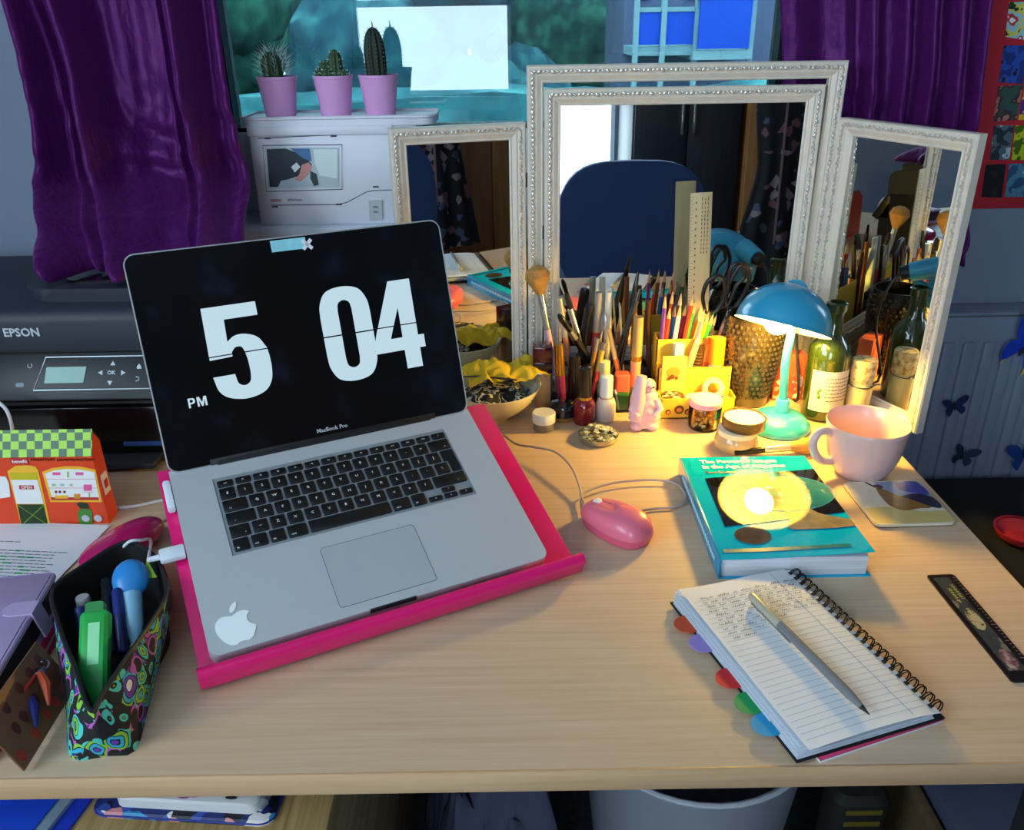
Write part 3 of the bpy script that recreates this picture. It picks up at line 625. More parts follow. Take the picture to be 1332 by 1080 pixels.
for (u, v, s_) in ((181, 477, 'home'), (178, 493, 'back'), (39, 476, 'power'), (26, 501, 'wifi')):
    q = on_plane(PP, u, v)
    if s_ == 'home': G().prism([(-0.003, -0.003), (0.003, -0.003), (0.003, 0), (0, 0.004), (-0.003, 0)], 0, 0.0005, TR(q[0], q[1], 0)).build('icon', wht, cp, smooth=False)
    elif s_ == 'wifi': G().prism(rr(-0.006, 0.006, -0.003, 0.003, 0.0028), 0, 0.0005, TR(q[0], q[1], 0)).build('icon', mat('8A929A', 0.5), cp, smooth=False)
    else: G().tube([(p[0], p[1], 0.0003) for p in arc(q[0], q[1], 0.003, -230 if s_ == 'power' else -120, 60 if s_ == 'power' else 120, 10)], 0.0006, 5).build('icon', wht, cp)
ev = PI_ @ PY(28, 433, 1.0945)
text('lettering', 'EPSON', mat('D5DCE3', 0.35, 0.3, var=0), prn, TR(ev.x, 0.0294, ev.z) @ RX(PI/2), size=0.0165, ext=0.0004, bold=0.0004)
cb = G().tube(smooth_path([PY(-30, 515, 1.02), PY(0, 525, 1.015), PY(14, 548, 1.0), PY(20, 600, 0.99)], 6), 0.0024, 8).build('printer_cable', whp)
tag(cb, 'white cable hanging in front of the black printer', 'cable')
# ================================================================== appliance on the sill
AY = 1.425
AP = plane(PY(330, 300, AY), (1, 0, 0), (0, 0, 1)); ax0 = 0.0; AP.translation.z = SILL
a_l = PY(333, 250, AY).x; a_r = PY(512, 250, AY).x+0.045; AW = a_r-a_l; AP.translation.x = a_l
ATOP = 0.436
HT = ATOP-SILL
app = thing('tabletop_appliance', 'white plastic machine on the windowsill carrying three cactus pots', 'appliance', M=AP)
wpl = mat('E0E0EA', 0.38, var=0.03)
ax = lambda u, v: on_plane(AP, u, v)
G().box(0, AW, 0, HT-0.006, -0.105, 0, 0.004).build('body', wpl, app)
r0 = rr(-0.012, AW*0.86, -0.105, 0.006, 0.012); 
lidp = [(p[0], p[1]) for p in rr(-0.010, AW+0.030, -0.108, 0.004, 0.020)]
XZY = Matrix(((1, 0, 0, 0), (0, 0, 1, 0), (0, 1, 0, 0), (0, 0, 0, 1)))
tray = G().prism(lidp, HT-0.014, HT-0.002, XZY).build('tray', wpl, app)
G().box(0.0, AW*0.86, HT-0.028, HT-0.013, -0.08, 0.006, 0.003).build('lid_band', wpl, app)
G().tube([(p[0], HT-0.001, p[1]) for p in lidp], 0.003, 6, closed=True).build('tray_rim', wpl, app)
seam = mat('4C5268', 0.6)
def strip(pts, w=0.0008): return G().tube([(ax(*p)[0], ax(*p)[1], 0.0) for p in pts], w, 5).build('seam', seam, app)
strip([(335, 180), (420, 176), (520, 172)]); strip([(352, 267), (440, 266), (452, 263), (476, 250), (485, 248), (515, 247)])
for (u, v) in ((348, 180), (434, 177), (358, 269), (441, 266), (489, 243)):
    q = ax(u, v); G().box(q[0]-0.005, q[0]+0.005, q[1]-0.0013, q[1]+0.0013, -0.001, 0.0012, 0.0006).build('clip', mat('2A2D3C', 0.5), app)
ph = [ax(*q) for q in ((349, 245), (441, 243), (441, 192), (344, 192))]
pcard = G().prism(ph, 0.0005, 0.0018).build('photo_print', mat('B7C4C8', 0.3), app, smooth=False)
def blob(uvs, m, z, par=None, nm='print_shape'):
    return G().prism([ax(*q) for q in uvs], 0.0018, 0.0018+z, None).build(nm, m, par or pcard, smooth=False)
blob([(351, 243), (347, 194), (372, 193), (398, 203), (406, 214), (400, 226), (378, 232), (362, 243)], mat('1F2838', 0.4), 0.0002)
blob([(378, 193), (403, 193), (406, 210), (395, 206)], mat('3E6FA0', 0.4), 0.0004); blob([(362, 243), (366, 235), (385, 231), (400, 236), (410, 243)], mat('AEBECB', 0.4), 0.0004)
blob([(393, 214), (402, 211), (406, 217), (402, 226), (392, 236), (383, 234), (390, 226)], mat('D08E86', 0.4), 0.0006); blob([(379, 217), (386, 211), (391, 217), (384, 224)], mat('DCEBEE', 0.4), 0.0008)
blob([(404, 222), (412, 226), (415, 240), (409, 242), (404, 232)], mat('2C3D42', 0.4), 0.0006); blob([(408, 194), (439, 194), (439, 232), (416, 228), (410, 212)], mat('D5E3E3', 0.4), 0.0005)
G().tube([(p[0], p[1], 0.0016) for p in [ax(*q) for q in ((347, 249), (445, 246), (445, 188), (342, 189))]], 0.0007, 5, closed=True).build('photo_border', mat('3A3F55', 0.5), app)
q0 = ax(352, 260)
rd = mat('B42A48', 0.5, var=0.1); rd2 = mat('8C5A78', 0.5)
rnd = random.Random(4)
def glyphs(nm, m, x, y, n, h, w, par):
    g = G()
    for i in range(n):
        xx = x+i*w*1.25; k = rnd.random()
        g.box(xx, xx+w*0.28, y, y+h*(1 if k > 0.4 else 0.7), 0, 0.0004); g.box(xx, xx+w, y+(h*0.6 if k > 0.5 else 0), y+(h*0.6 if k > 0.5 else 0)+h*0.22, 0, 0.0004)
        g.box(xx+w*0.7, xx+w, y, y+h*0.66, 0, 0.0004)
    return g.build(nm, m, par, smooth=False)
glyphs('lettering', rd, q0[0], q0[1]-0.003, 5, 0.0062, 0.0029, app); q1 = ax(374, 260); glyphs('lettering', rd2, q1[0], q1[1]-0.002, 10, 0.0042, 0.0020, app)
bt = [ax(*q) for q in ((481, 286), (498, 285), (497, 260), (480, 261))]
bb = G().prism(bt, 0.0, 0.003).build('button', mat('BDBFC0', 0.4), app, smooth=False)
qb = ax(489, 270); glyphs('lettering', seam, qb[0]-0.004, qb[1], 3, 0.003, 0.0022, app).matrix_basis = TR(0, 0, 0.003); glyphs('lettering', seam, qb[0]-0.004, qb[1]-0.008, 3, 0.003, 0.0022, app).matrix_basis = TR(0, 0, 0.003)
# cactus pots
potm = mat('E0A4D8', 0.35, var=0.04); soil = mat('2B211C', 0.95)
def pot(u, v, lab):
    p = PY(u, v, 1.468); z = ATOP-0.003
    t = thing('potted_cactus', lab, 'cactus', (p.x, 1.468, z), group='cactus pots on the white machine')
    G().lathe([(0, 0), (0.0235, 0), (0.0245, 0.002), (0.0315, 0.058), (0.0325, 0.0585), (0.0327, 0.063), (0.031, 0.063), (0.029, 0.050), (0, 0.050)], 32).build('pot', potm, t)
    G().lathe([(0, 0.054), (0.029, 0.052), (0.0, 0.0505)], 20).build('soil', soil, t)
    return t
def ribbed(r, z0, h, nr, m, nm, t, M=None, top=0.5):
    def f(a, b_):
        zz = b_; rad = r*(1-0.12*(1-zz))*(math.sqrt(max(0.0, 1-((zz-top)/(1-top))**2)) if zz > top else 1.0)
        rad = max(rad, 0.0003)*(1+0.10*math.cos(nr*2*PI*a)); return Vector((rad*math.cos(2*PI*a), rad*math.sin(2*PI*a), z0+h*zz))
    g = G().grid(f, nr*6, 18, cu=True)
    return g.build(nm, m, t, M, smooth=True, sharp=2.5)
def spines(t, r, z0, h, nr, n, ln, m, wd=0.00035, up=0.3, seed=1, z1=1.0):
    g = G(); rn = random.Random(seed)
    for i in range(nr):
        for j in range(n):
            zz = (j+0.5)/n*z1; rad = r*(math.sqrt(max(0.05, 1-((zz-0.5)/0.5)**2)) if zz > 0.5 else 1)*1.08
            a = 2*PI*i/nr
            for k in range(3):
                d = Vector((math.cos(a)+rn.uniform(-.5, .5), math.sin(a)+rn.uniform(-.5, .5), up+rn.uniform(-.4, .6)+zz*0.6)).normalized()
                p = Vector((rad*math.cos(a), rad*math.sin(a), z0+h*zz)); g.tube([p, p+d*ln*rn.uniform(0.6, 1.2)], [wd, wd*0.3], 3, caps=False)
    o = g.build('spines', m, t, smooth=False); o['kind'] = 'stuff'; return o
cg = mat('2F4A2C', 0.6, var=0.2, scale=80); cgd = mat('1B2A20', 0.6, var=0.2, scale=80); spw = mat('DCE6E6', 0.6); spd = mat('8A9A90', 0.6)
t = pot(365, 143, 'short hairy white-spined cactus in a pink pot'); ribbed(0.0165, 0.050, 0.050, 9, cg, 'stem', t, TR(-0.001, 0, 0) @ RY(-0.06), 0.55); spines(t, 0.0165, 0.062, 0.040, 9, 7, 0.018, spw, 0.0003, 0.5)
t = pot(437, 141, 'knobbly clustered cactus in a pink pot')
for k, (x, y, z, r, h) in enumerate(((0.006, 0, 0.05, 0.0115, 0.052), (-0.012, 0.004, 0.05, 0.0105, 0.036), (-0.007, -0.012, 0.048, 0.010, 0.026), (0.019, -0.004, 0.048, 0.0085, 0.024), (-0.020, -0.003, 0.048, 0.008, 0.026), (0.008, -0.014, 0.048, 0.008, 0.020))):
    s_ = ribbed(r, z, h, 8, cg, 'stem', t, TR(x, y, 0), 0.5); spines(s_, r, z, h, 8, 5, 0.0028, spw, 0.0004, 0.2, k)
t = pot(495, 139, 'tall dark columnar cactus in a pink pot'); s_ = ribbed(0.0170, 0.050, 0.084, 10, cgd, 'stem', t, TR(0, 0, 0) @ RY(-0.03), 0.45); spines(s_, 0.0168, 0.05, 0.084, 10, 14, 0.0028, spd, 0.0004, 0.2)
G().tube([(-0.003, 0, 0.131), (-0.004, 0, 0.143)], [0.002, 0.0005], 6).build('tip', mat('B9A77C', 0.7), t)
# ================================================================== right-hand wall: poster, radiator, butterflies
WP = plane((0.9, YF-0.001, 0.3), (1, 0, 0), (0, 0, 1)); wp = lambda u, v: on_plane(WP, u, v)
pz0 = wp(1300, 271)[1]
po = thing('poster', 'red poster of small picture covers on the wall beside the curtain', 'poster', M=WP)
G().box(-0.16, 0.42, pz0, pz0+0.62, 0, 0.0012).build('sheet', mat('A81E2C', 0.45), po, smooth=False)
cols = [[(0.25, '12331F'), (0.4, 'C8C05A'), (0.5, '8CB7C8'), (0.6, 'B03A28'), (0.7, 'D8E0E4')], [(0.3, '1A2C6E'), (0.5, '24469C'), (0.62, '1B1A1E'), (0.7, 'C07A3C')], [(0.3, '2E4A42'), (0.5, '3A2C30'), (0.62, 'A06A5C'), (0.72, '9FB8B0')],
        [(0.3, '243038'), (0.5, '4E6068'), (0.62, '9AB0B8'), (0.72, '1A1E24')], [(0.3, '121316'), (0.55, '23242A'), (0.75, 'B8B0A0')], [(0.3, '2A4A70'), (0.5, '4A7A94'), (0.7, '9CC4D0')], [(0.3, '3C5A12'), (0.5, 'A8B01C'), (0.62, '1C2410'), (0.72, 'E0D84A')], [(0.3, '3A2878'), (0.5, 'C8A028'), (0.7, '1E2460')]]
def cover(i, pts, mi):
    G().prism([wp(*q) for q in pts], 0.0012, 0.0022).build('cover', patch('cover%d' % mi, cols[mi], 55, 'NOISE', 0.35, 'CONSTANT', detail=2, coords='Object'), po, smooth=False)
cover(0, ((1307, 48), (1334, 52), (1338, 2), (1312, 3)), 0); cover(1, ((1298, 107), (1330, 109), (1334, 59), (1305, 59)), 1); cover(2, ((1291, 158), (1321, 156), (1330, 110), (1298, 112)), 2)
cover(3, ((1287, 208), (1312, 207), (1318, 163), (1292, 163)), 3); cover(4, ((1276, 256), (1302, 257), (1308, 213), (1282, 214)), 4); cover(5, ((1306, 256), (1348, 256), (1352, 212), (1312, 213)), 5)
cover(6, ((1315, 208), (1352, 208), (1356, 163), (1320, 163)), 6); cover(7, ((1324, 156), (1356, 156), (1360, 112), (1332, 112)), 7)
for k in range(14):
    cx_ = 0.155+0.062*(k % 4); cy_ = pz0+0.055+0.118*(k//4)+0.0
    G().box(cx_-0.026, cx_+0.026, cy_-0.036, cy_+0.060, 0.0012, 0.0022).build('cover', patch('cover%d' % ((k*3+1) % 8), cols[(k*3+1) % 8], 55, 'NOISE', 0.35, 'CONSTANT', detail=2), po, smooth=False)
rad = thing('radiator', 'pale panel radiator with butterflies on it, beside the desk', 'radiator', (1.02, 1.385, -0.50))
radm = mat('7E889C', 0.4, var=0.02)
RT = PY(1290, 412, 1.36).z+0.5
G().box(-0.42, 0.5, -0.025, 0.034, 0, RT, 0.008).build('panel', radm, rad)
rdir = []
for i in range(26):
    x = -0.40+i*0.0355; G().box(x-0.011, x+0.011, -0.031, -0.02, 0.03, RT-0.045, 0.005).build('rib', radm, rad)
G().box(-0.42, 0.5, -0.022, 0.034, RT, RT+0.006, 0.002).build('top_grille', radm, rad)
G().tube([(-0.36, 0, 0.05), (-0.40, 0, 0.03), (-0.40, 0, -0.24)], 0.008, 10).build('pipe', radm, rad)
RP = plane((0.98, 1.385-0.0315, 0), (1, 0, 0), (0, 0, 1))
def butterfly(u, v, s, rot, hx, lab, tip=None, body='1A1A22'):
    q = on_plane(RP, u, v); p = RP @ Vector((q[0], q[1], 0.0))
    M = TR(*p) @ RX(PI/2) @ RZ(rot)
    t = thing('butterfly_decoration', lab, 'butterfly', M=M)
    up = [(0.02, 0.05), (0.15, 0.35), (0.45, 0.62), (0.80, 0.70), (0.86, 0.52), (0.70, 0.22), (0.40, 0.0)]; lo = [(0.02, 0.02), (0.40, 0.0), (0.62, -0.15), (0.60, -0.42), (0.42, -0.62), (0.30, -0.52), (0.10, -0.25)]
    m = mat(hx, 0.4, var=0.25, scale=90)
    for sgn in (1, -1):
        for w in (up, lo):
            g = G(); pts = outline([(a*s*sgn, b_*s) for a, b_ in w], 3); g.prism(pts, 0, 0.0008, RY(-sgn*0.35)); g.build('wing', m, t, smooth=False)
        if tip: G().prism([(sgn*0.40*s, -0.61*s), (sgn*0.30*s, -0.52*s), (sgn*0.36*s, -0.72*s)], 0, 0.001, RY(-sgn*0.35)).build('wing_tip', mat(tip, 0.5), t, smooth=False)
    G().sph((0, 0, 0.002), (0.06*s, 0.36*s, 0.06*s), 8, 6).build('body', mat(body, 0.6), t)
    for sgn in (1, -1): G().tube([(0, 0.3*s, 0.002), (sgn*0.12*s, 0.55*s, 0.004), (sgn*0.2*s, 0.62*s, 0.005)], 0.0004, 4).build('antenna', mat('15151A'), t)
butterfly(1336, 448, 0.070, -0.5, '1C46C8', 'large bright blue butterfly with yellow wing tips on the radiator', 'C8B24A')
butterfly(1241, 528, 0.028, 0.25, '1B2A5C', 'small dark blue butterfly on the radiator close to the mirror')
butterfly(1252, 592, 0.030, -0.3, '20304C', 'small blackish butterfly low on the radiator, below the small blue one')
butterfly(1332, 590, 0.045, 0.3, '1E3F86', 'medium deep blue butterfly low on the radiator')
# ================================================================== toy-shop gift box
HB = plane((-0.515, 0.905, 0.0), (1, 0, 0), (0, 0, 1)); hx = lambda u, v: on_plane(HB, u, v)
hw0 = -0.20; orange = mat('E2451C', 0.4, var=0.12, scale=14)
box_ = thing('gift_box', 'orange shop-shaped gift box with green checked roof, in front of the printer', 'box', M=HB)
HZ = 0.098
YZX = Matrix(((0, 0, 1, 0), (0, 1, 0, 0), (-1, 0, 0, 0), (0, 0, 0, 1)))
# gable body: profile in (depth, z), extruded along x
G().prism([(0, 0), (0.026, 0), (0.026, 0.108), (0.014, 0.126), (0, HZ)], hw0, 0.0, Matrix(((0, 0, 1, 0), (0, 1, 0, 0), (-1, 0, 0, 0), (0, 0, 0, 1)))).build('carton', orange, box_, smooth=False)
def checker():
    m, N, L, b_ = newmat('checker_roof'); tc = N.new('ShaderNodeTexCoord'); ck = N.new('ShaderNodeTexChecker'); ck.inputs['Scale'].default_value = 1/0.0098
    ck.inputs['Color1'].default_value = rgb('9FD41E'); ck.inputs['Color2'].default_value = rgb('2E5A34'); mp = N.new('ShaderNodeMapping'); mp.inputs['Location'].default_value = (0.0002, 0.001, 0.00491)
    L.new(tc.outputs['Object'], mp.inputs[0]); L.new(mp.outputs[0], ck.inputs['Vector']); L.new(ck.outputs[0], b_.inputs['Base Color']); b_.inputs['Roughness'].default_value = 0.4; return m
chk = checker()
rf = plane((0, HZ, 0), (1, 0, 0), (0, 0.028, -0.014))
G().box(hw0, 0.001, -0.001, 0.0325, 0.0005, 0.0015).build('roof_front', chk, box_, rf, smooth=False)
rb = plane((0, 0.126, -0.014), (-1, 0, 0), (0, -0.018, -0.012))
G().box(-0.001, -hw0, 0, 0.0218, 0.0005, 0.0015).build('roof_back', mat('23452A', 0.5), box_, rb, smooth=False)
def hp(nm, pts, m, z=0.0006): return G().prism([hx(*q) for q in pts], 0.0, z).build(nm, m, box_, smooth=False)
yel = mat('F2B632', 0.4); whi = mat('EDE9E6', 0.4, var=0.02); grd = mat('243A1E', 0.4); grl = mat('7CB52A', 0.4); redp = mat('C02A2C', 0.4)
def arcp(x0, x1, yt, yb_, bulge, n=8): return [(x0, yb_), (x1, yb_)]+[(x1+(x0-x1)*i/n, yt-bulge*math.sin(PI*i/n)) for i in range(n+1)]
hp('door_surround', [(28, 683), (66, 683), (50, 612), (46, 607), (36, 605), (20, 606), (10, 613)], yel)
hp('door_glass', [(22, 655), (57, 655), (49, 624), (15, 624)], whi, 0.0010); hp('door_top', [(15, 624), (49, 624), (47.5, 615), (12.5, 615)], mat('C9B61E', 0.4), 0.0010)
hp('door_panel', [(28.5, 683), (63, 683), (57, 656), (23, 656)], grd, 0.0010)
for a, b_ in (((24, 657), (62, 682)), ((57, 657), (30, 682))):
    pa_, pb_ = hx(*a), hx(*b_); G().tube([(pa_[0], pa_[1], 0.0011), (pb_[0], pb_[1], 0.0011)], 0.0005, 4).build('door_brace', grl, box_)
hp('shop_window_surround', arcp(64, 132, 612, 654, 5) if False else [(66, 653), (133, 653), (124.5, 611), (105, 607), (86, 606.5), (68, 609), (55, 614)], yel)
hp('shop_window', [(69, 650), (130, 650), (123, 614), (104, 610.5), (86, 610), (70, 612), (59, 616)], whi, 0.0010)
for a, b_ in (((61, 623), (124, 623)), ((64, 634.5), (126.5, 634.5))):
    pa_, pb_ = hx(*a), hx(*b_); G().tube([(pa_[0], pa_[1], 0.0010), (pb_[0], pb_[1], 0.0010)], 0.0003, 4).build('window_shelf', mat('D8607A', 0.4), box_)
hp('counter', [(67.5, 650), (129.5, 650), (128.5, 646.5), (66.5, 646.5)], redp, 0.0013)
pkk = mat('E65A9A', 0.4); 
for (x0, x1, y0, y1, m) in ((69, 79, 614, 617.5, pkk), (99, 109, 614, 617.5, pkk), (88, 90, 613, 620.5, grl), (68, 73, 629, 632, mat('9CC48A', 0.5)), (79, 84, 629, 632, mat('9CC4B8', 0.5)), (91, 95, 629, 632, mat('B8C89A', 0.5)), (72, 89, 644, 648, yel), (97, 105, 642, 648, mat('D8922A', 0.5)), (109.5, 120, 630, 638, pkk), (108, 122, 639, 640.5, mat('E8C8D4', 0.5)), (116, 117.5, 640.5, 647, grl), (72, 75, 638, 641, mat('7A2A2A', 0.5)), (77, 80, 638, 641, mat('7A2A2A', 0.5)), (83, 86, 638, 641, mat('7A2A2A', 0.5))):
    hp('cake', [(x0, y1), (x1, y1), (x1, y0), (x0, y0)], m, 0.0014)
q = hx(28, 600); hp('sign', [(15, 604), (38, 604), (36, 595), (13, 595)], redp, 0.0010); text('lettering', 'benefit', whi, box_, TR(hx(26, 600)[0], hx(26, 600)[1], 0.0011), size=0.0068, ext=0.0001, bold=0.0001)
hp('open_sign', [(26, 636), (45, 636), (44.5, 631), (25.5, 631)], redp, 0.0014); text('lettering', 'OPEN', whi, box_, TR(hx(35.3, 633.6)[0], hx(35.3, 633.6)[1], 0.0015), size=0.0052, ext=0.0001, bold=0.0001)
brn = mat('8A3A1C', 0.5); rnd = random.Random(3)
for i in range(26):
    u = 41+i*3.2+(2 if i > 9 else 0)
    a = hx(u, 598+rnd.uniform(-.6, .6)); G().tube([(a[0]-0.0010, a[1]-0.0018, 0.0004), (a[0]-0.0004, a[1]+0.0020, 0.0004), (a[0]+0.0006, a[1]-0.0012, 0.0004), (a[0]+0.0014, a[1]+0.0016, 0.0004)], 0.00045, 4).build('script_stroke', brn, box_)
hp('price_card', [(-12, 650), (14, 646), (12, 628), (8, 620), (-14, 619)], whi, 0.0010)
hp('bag', [(104, 683), (121, 683), (120, 665), (117, 662), (105, 662), (101, 666)], mat('4A8A34', 0.4), 0.0010); hp('bag_bow', [(105, 661), (116, 661), (114, 655), (104, 653), (100, 655)], grd, 0.0013)
for (u, v) in ((112, 674), (128, 674)): G().prism(arc(hx(u, v)[0], hx(u, v)[1], 0.005, 0, 330, 12), 0, 0.0014, None).build('bag_label', mat('C8C4D0', 0.4), box_, smooth=False)
sg = plane((0.0006, 0.0, 0), (0, 0, -1), (0, 1, 0))
G().box(0.006, 0.021, 0.038, 0.066, 0.0, 0.0008).build('side_window', whi, box_, sg, smooth=False); G().box(0.009, 0.018, 0.046, 0.057, 0.0008, 0.0012).build('side_print', redp, box_, sg, smooth=False)
# ================================================================== printed sheet
A_, B_ = PZ(143, 684, 0.0015), PZ(62, 768, 0.0015); e1 = (B_-A_).normalized(); e2 = Vector((e1.y, -e1.x, 0)) if Vector((e1.y, -e1.x, 0)).x < 0 else Vector((-e1.y, e1.x, 0))
SM = plane((A_.x, A_.y, 0.0008), -e2, -e1)      # x right, y up the page, origin top right corner
sh = thing('printed_sheet', 'sheet of printed text with green highlighting in front of the shop box', 'paper', M=SM)
pap = mat('E3E5EE', 0.7, var=0.02)
G().grid(lambda a, b_: (-0.21*a, -0.297*b_*0.62, 0.0008+0.0035*max(0, (a-0.6))**2), 20, 10, thick=0.0004).build('sheet', pap, sh)
sx_ = lambda u, v: on_plane(SM, u, v)
ink = mat('35363C', 0.7); hl = mat('4CC884', 0.6)
q = sx_(14, 707)
def word_lines(g, gh, y, x0, x1, rnd, hlp):
    x = x0
    while x < x1:
        w = rnd.uniform(0.004, 0.011)
        if x+w > x1: break
        g.box(x, x+w, y, y+0.0010, 0.0016, 0.00175)
        if rnd.random() < hlp: gh.box(x-0.0006, x+w+0.0006, y-0.0008, y+0.0019, 0.0013, 0.0015)
        x += w+0.0016
g, gh = G(), G(); rnd = random.Random(2)
for k in range(15):
    ql = sx_(88, 721); y = ql[1]+0.0-k*0.0062
    if k < 9: word_lines(g, gh, y, ql[0]-0.15, ql[0]-0.005+rnd.uniform(-0.006, 0.006), rnd, 0.22)
qt = sx_(28, 707); word_lines(g, gh, qt[1], qt[0]-0.05, qt[0], rnd, 0)
o = g.build('printed_text', ink, sh, smooth=False); o['kind'] = 'stuff'; o = gh.build('highlighting', hl, sh, smooth=False); o['kind'] = 'stuff'
# ================================================================== magenta case
mp_ = PZ(160, 708, 0.016); mc = thing('glasses_case', 'glossy magenta rounded case between the printed sheet and the laptop stand', 'case', (mp_.x, mp_.y, 0), math.radians(62))
def pill(L_, W_, H_, ex_=2.4):
    def f(a, b_):
        t = 2*PI*a; ph = -PI/2+PI*b_; cs = math.cos(ph)
        sg_ = lambda w, m_: math.copysign(abs(w)**m_, w)
        return Vector((L_/2*sg_(math.cos(t), 2/ex_)*sg_(cs, 2/ex_), W_/2*sg_(math.sin(t), 2/ex_)*sg_(cs, 2/ex_), H_/2+H_/2*sg_(math.sin(ph), 2/ex_)))
    return f
mag = mat('C01864', 0.22, coat=0.6, var=0.05)
G().grid(pill(0.112, 0.050, 0.034, 2.3), 40, 18, cu=True).build('shell', mag, mc, smooth=True, sharp=2)
G().tube([(0.0562*math.cos(a), 0.0252*math.sin(a), 0.017) for a in [2*PI*i/40 for i in range(40)]], 0.0007, 5, closed=True).build('seam', mat('7E0F40', 0.4), mc)
# ================================================================== planner, pink notebook below, spotted card and charms
lil = mat('B9A4CC', 0.5, var=0.05, scale=30, bump=0.08, bscale=500); blkp = mat('17151B', 0.6)
PA, PB = PZ(74, 743, 0.050), PZ(-12, 892, 0.050); e1 = (PB-PA).normalized(); per = Vector((e1.y, -e1.x, 0)); per = per if per.x < 0 else -per
NM = plane((PA.x, PA.y, 0.0), -per, -e1)
pn = thing('pink_notebook', 'hot pink notebook lying under the lilac planner', 'notebook', M=NM @ TR(0, 0, 0))
G().box(-0.16, 0.006, -0.215, -0.02, 0.0, 0.003, 0.001).build('back_cover', mat('D41C58', 0.5), pn); G().box(-0.158, 0.003, -0.212, -0.022, 0.003, 0.011).build('pages', mat('D8D4D0', 0.8), pn, smooth=False); G().box(-0.16, 0.006, -0.215, -0.02, 0.011, 0.014, 0.001).build('front_cover', mat('D41C58', 0.5), pn)
pln = thing('planner', 'lilac leather planner with a rounded strap, beside the spotted card', 'planner', M=NM @ TR(0, 0, 0.014))
G().rbox(-0.135, 0.0, -0.195, 0.0, 0.031, 0.036, 0.006, bev=0.0015).build('front_cover', lil, pln); G().rbox(-0.135, 0.0, -0.195, 0.0, 0.0, 0.004, 0.006).build('back_cover', lil, pln)
G().box(-0.131, -0.003, -0.190, -0.004, 0.004, 0.031, 0.001).build('page_block', blkp, pln)
G().tube([(p[0], p[1], 0.0363) for p in rr(-0.131, -0.004, -0.191, -0.004, 0.005)], 0.0004, 4, closed=True).build('stitching', mat('8A6FA6', 0.6), pln)
# strap tab
def tabf(a, b_):
    s_ = a*0.05; w = 0.0105*math.sqrt(max(0.0, 1-((0.012-s_)/0.012)**2)) if s_ < 0.012 else 0.0105
    x = -0.030+s_; z = 0.0385; 
    if x > 0.001: z = 0.0385-(x-0.001)*1.6; x = 0.001+(x-0.001)*0.35
    return Vector((x, -0.064+w*(2*b_-1), z))
G().grid(tabf, 24, 8, thick=0.002).build('strap', lil, pln)
# spotted card leaning on the planner
c0, c1_, c2_, c3 = PZ(66, 806, 0.052), PZ(-2, 917, 0.052), PZ(30, 1004, 0.003), PZ(98, 893, 0.003)
CM = plane(c2_, c3-c2_, c1_-c2_); cw_ = (c3-c2_).length; chh = (c1_-c2_).length
sp = thing('spotted_card', 'brown card with red spots leaning against the planner', 'card', M=CM)
G().box(0, cw_, 0, chh, 0, 0.0022, 0.0006).build('card', mat('7A5238', 0.5, var=0.12, scale=30), sp)
rnd = random.Random(8)
for i in range(5):
    for j in range(3):
        x = cw_*(0.10+0.2*i)+rnd.uniform(-.004, .004)+(0.008 if j % 2 else 0); y = chh*(0.17+0.31*j)
        if x < cw_-0.01: G().prism([(x+0.0042*math.cos(a)*(1+0.2*math.sin(a)), y+0.0060*math.sin(a)) for a in [2*PI*k/10 for k in range(10)]], 0.0022, 0.0026).build('spot', mat('B8352A' if j == 0 else '5E2A22', 0.5), sp, smooth=False)
def charm(u, v, lab, hexs, z=0.030):
    p = PZ(u, v, z); t = thing('key_charm', lab, 'charm', (p.x, p.y, p.z), math.radians(20))
    G().tube([(0.006*math.cos(a), 0.006*math.sin(a), 0.001*math.sin(2*a)) for a in [2*PI*i/16 for i in range(16)]], 0.0010, 6, closed=True).build('ring', mat('B8BCC0', 0.2, 1), t)
    G().box(-0.004, 0.004, -0.012, -0.004, -0.002, 0.002, 0.001).build('clasp', mat('9A9EA4', 0.25, 1), t)
    G().tube([(0.0, -0.010, 0), (0.006, -0.024, -0.004), (0.008, -0.042, -0.012)], [0.003, 0.0045, 0.0012], 8).build('pendant', mat(hexs, 0.35), t)
    G().tube([(-0.003, -0.010, 0), (-0.010, -0.024, -0.002), (-0.016, -0.036, -0.008)], 0.0016, 6).build('cord', mat('A82A28', 0.6), t)
charm(38, 893, 'keyring charm with a dark blue pendant on the spotted card', '23307C', 0.034); charm(54, 866, 'keyring charm with an orange pendant beside the pencil case', 'B84A28', 0.045)
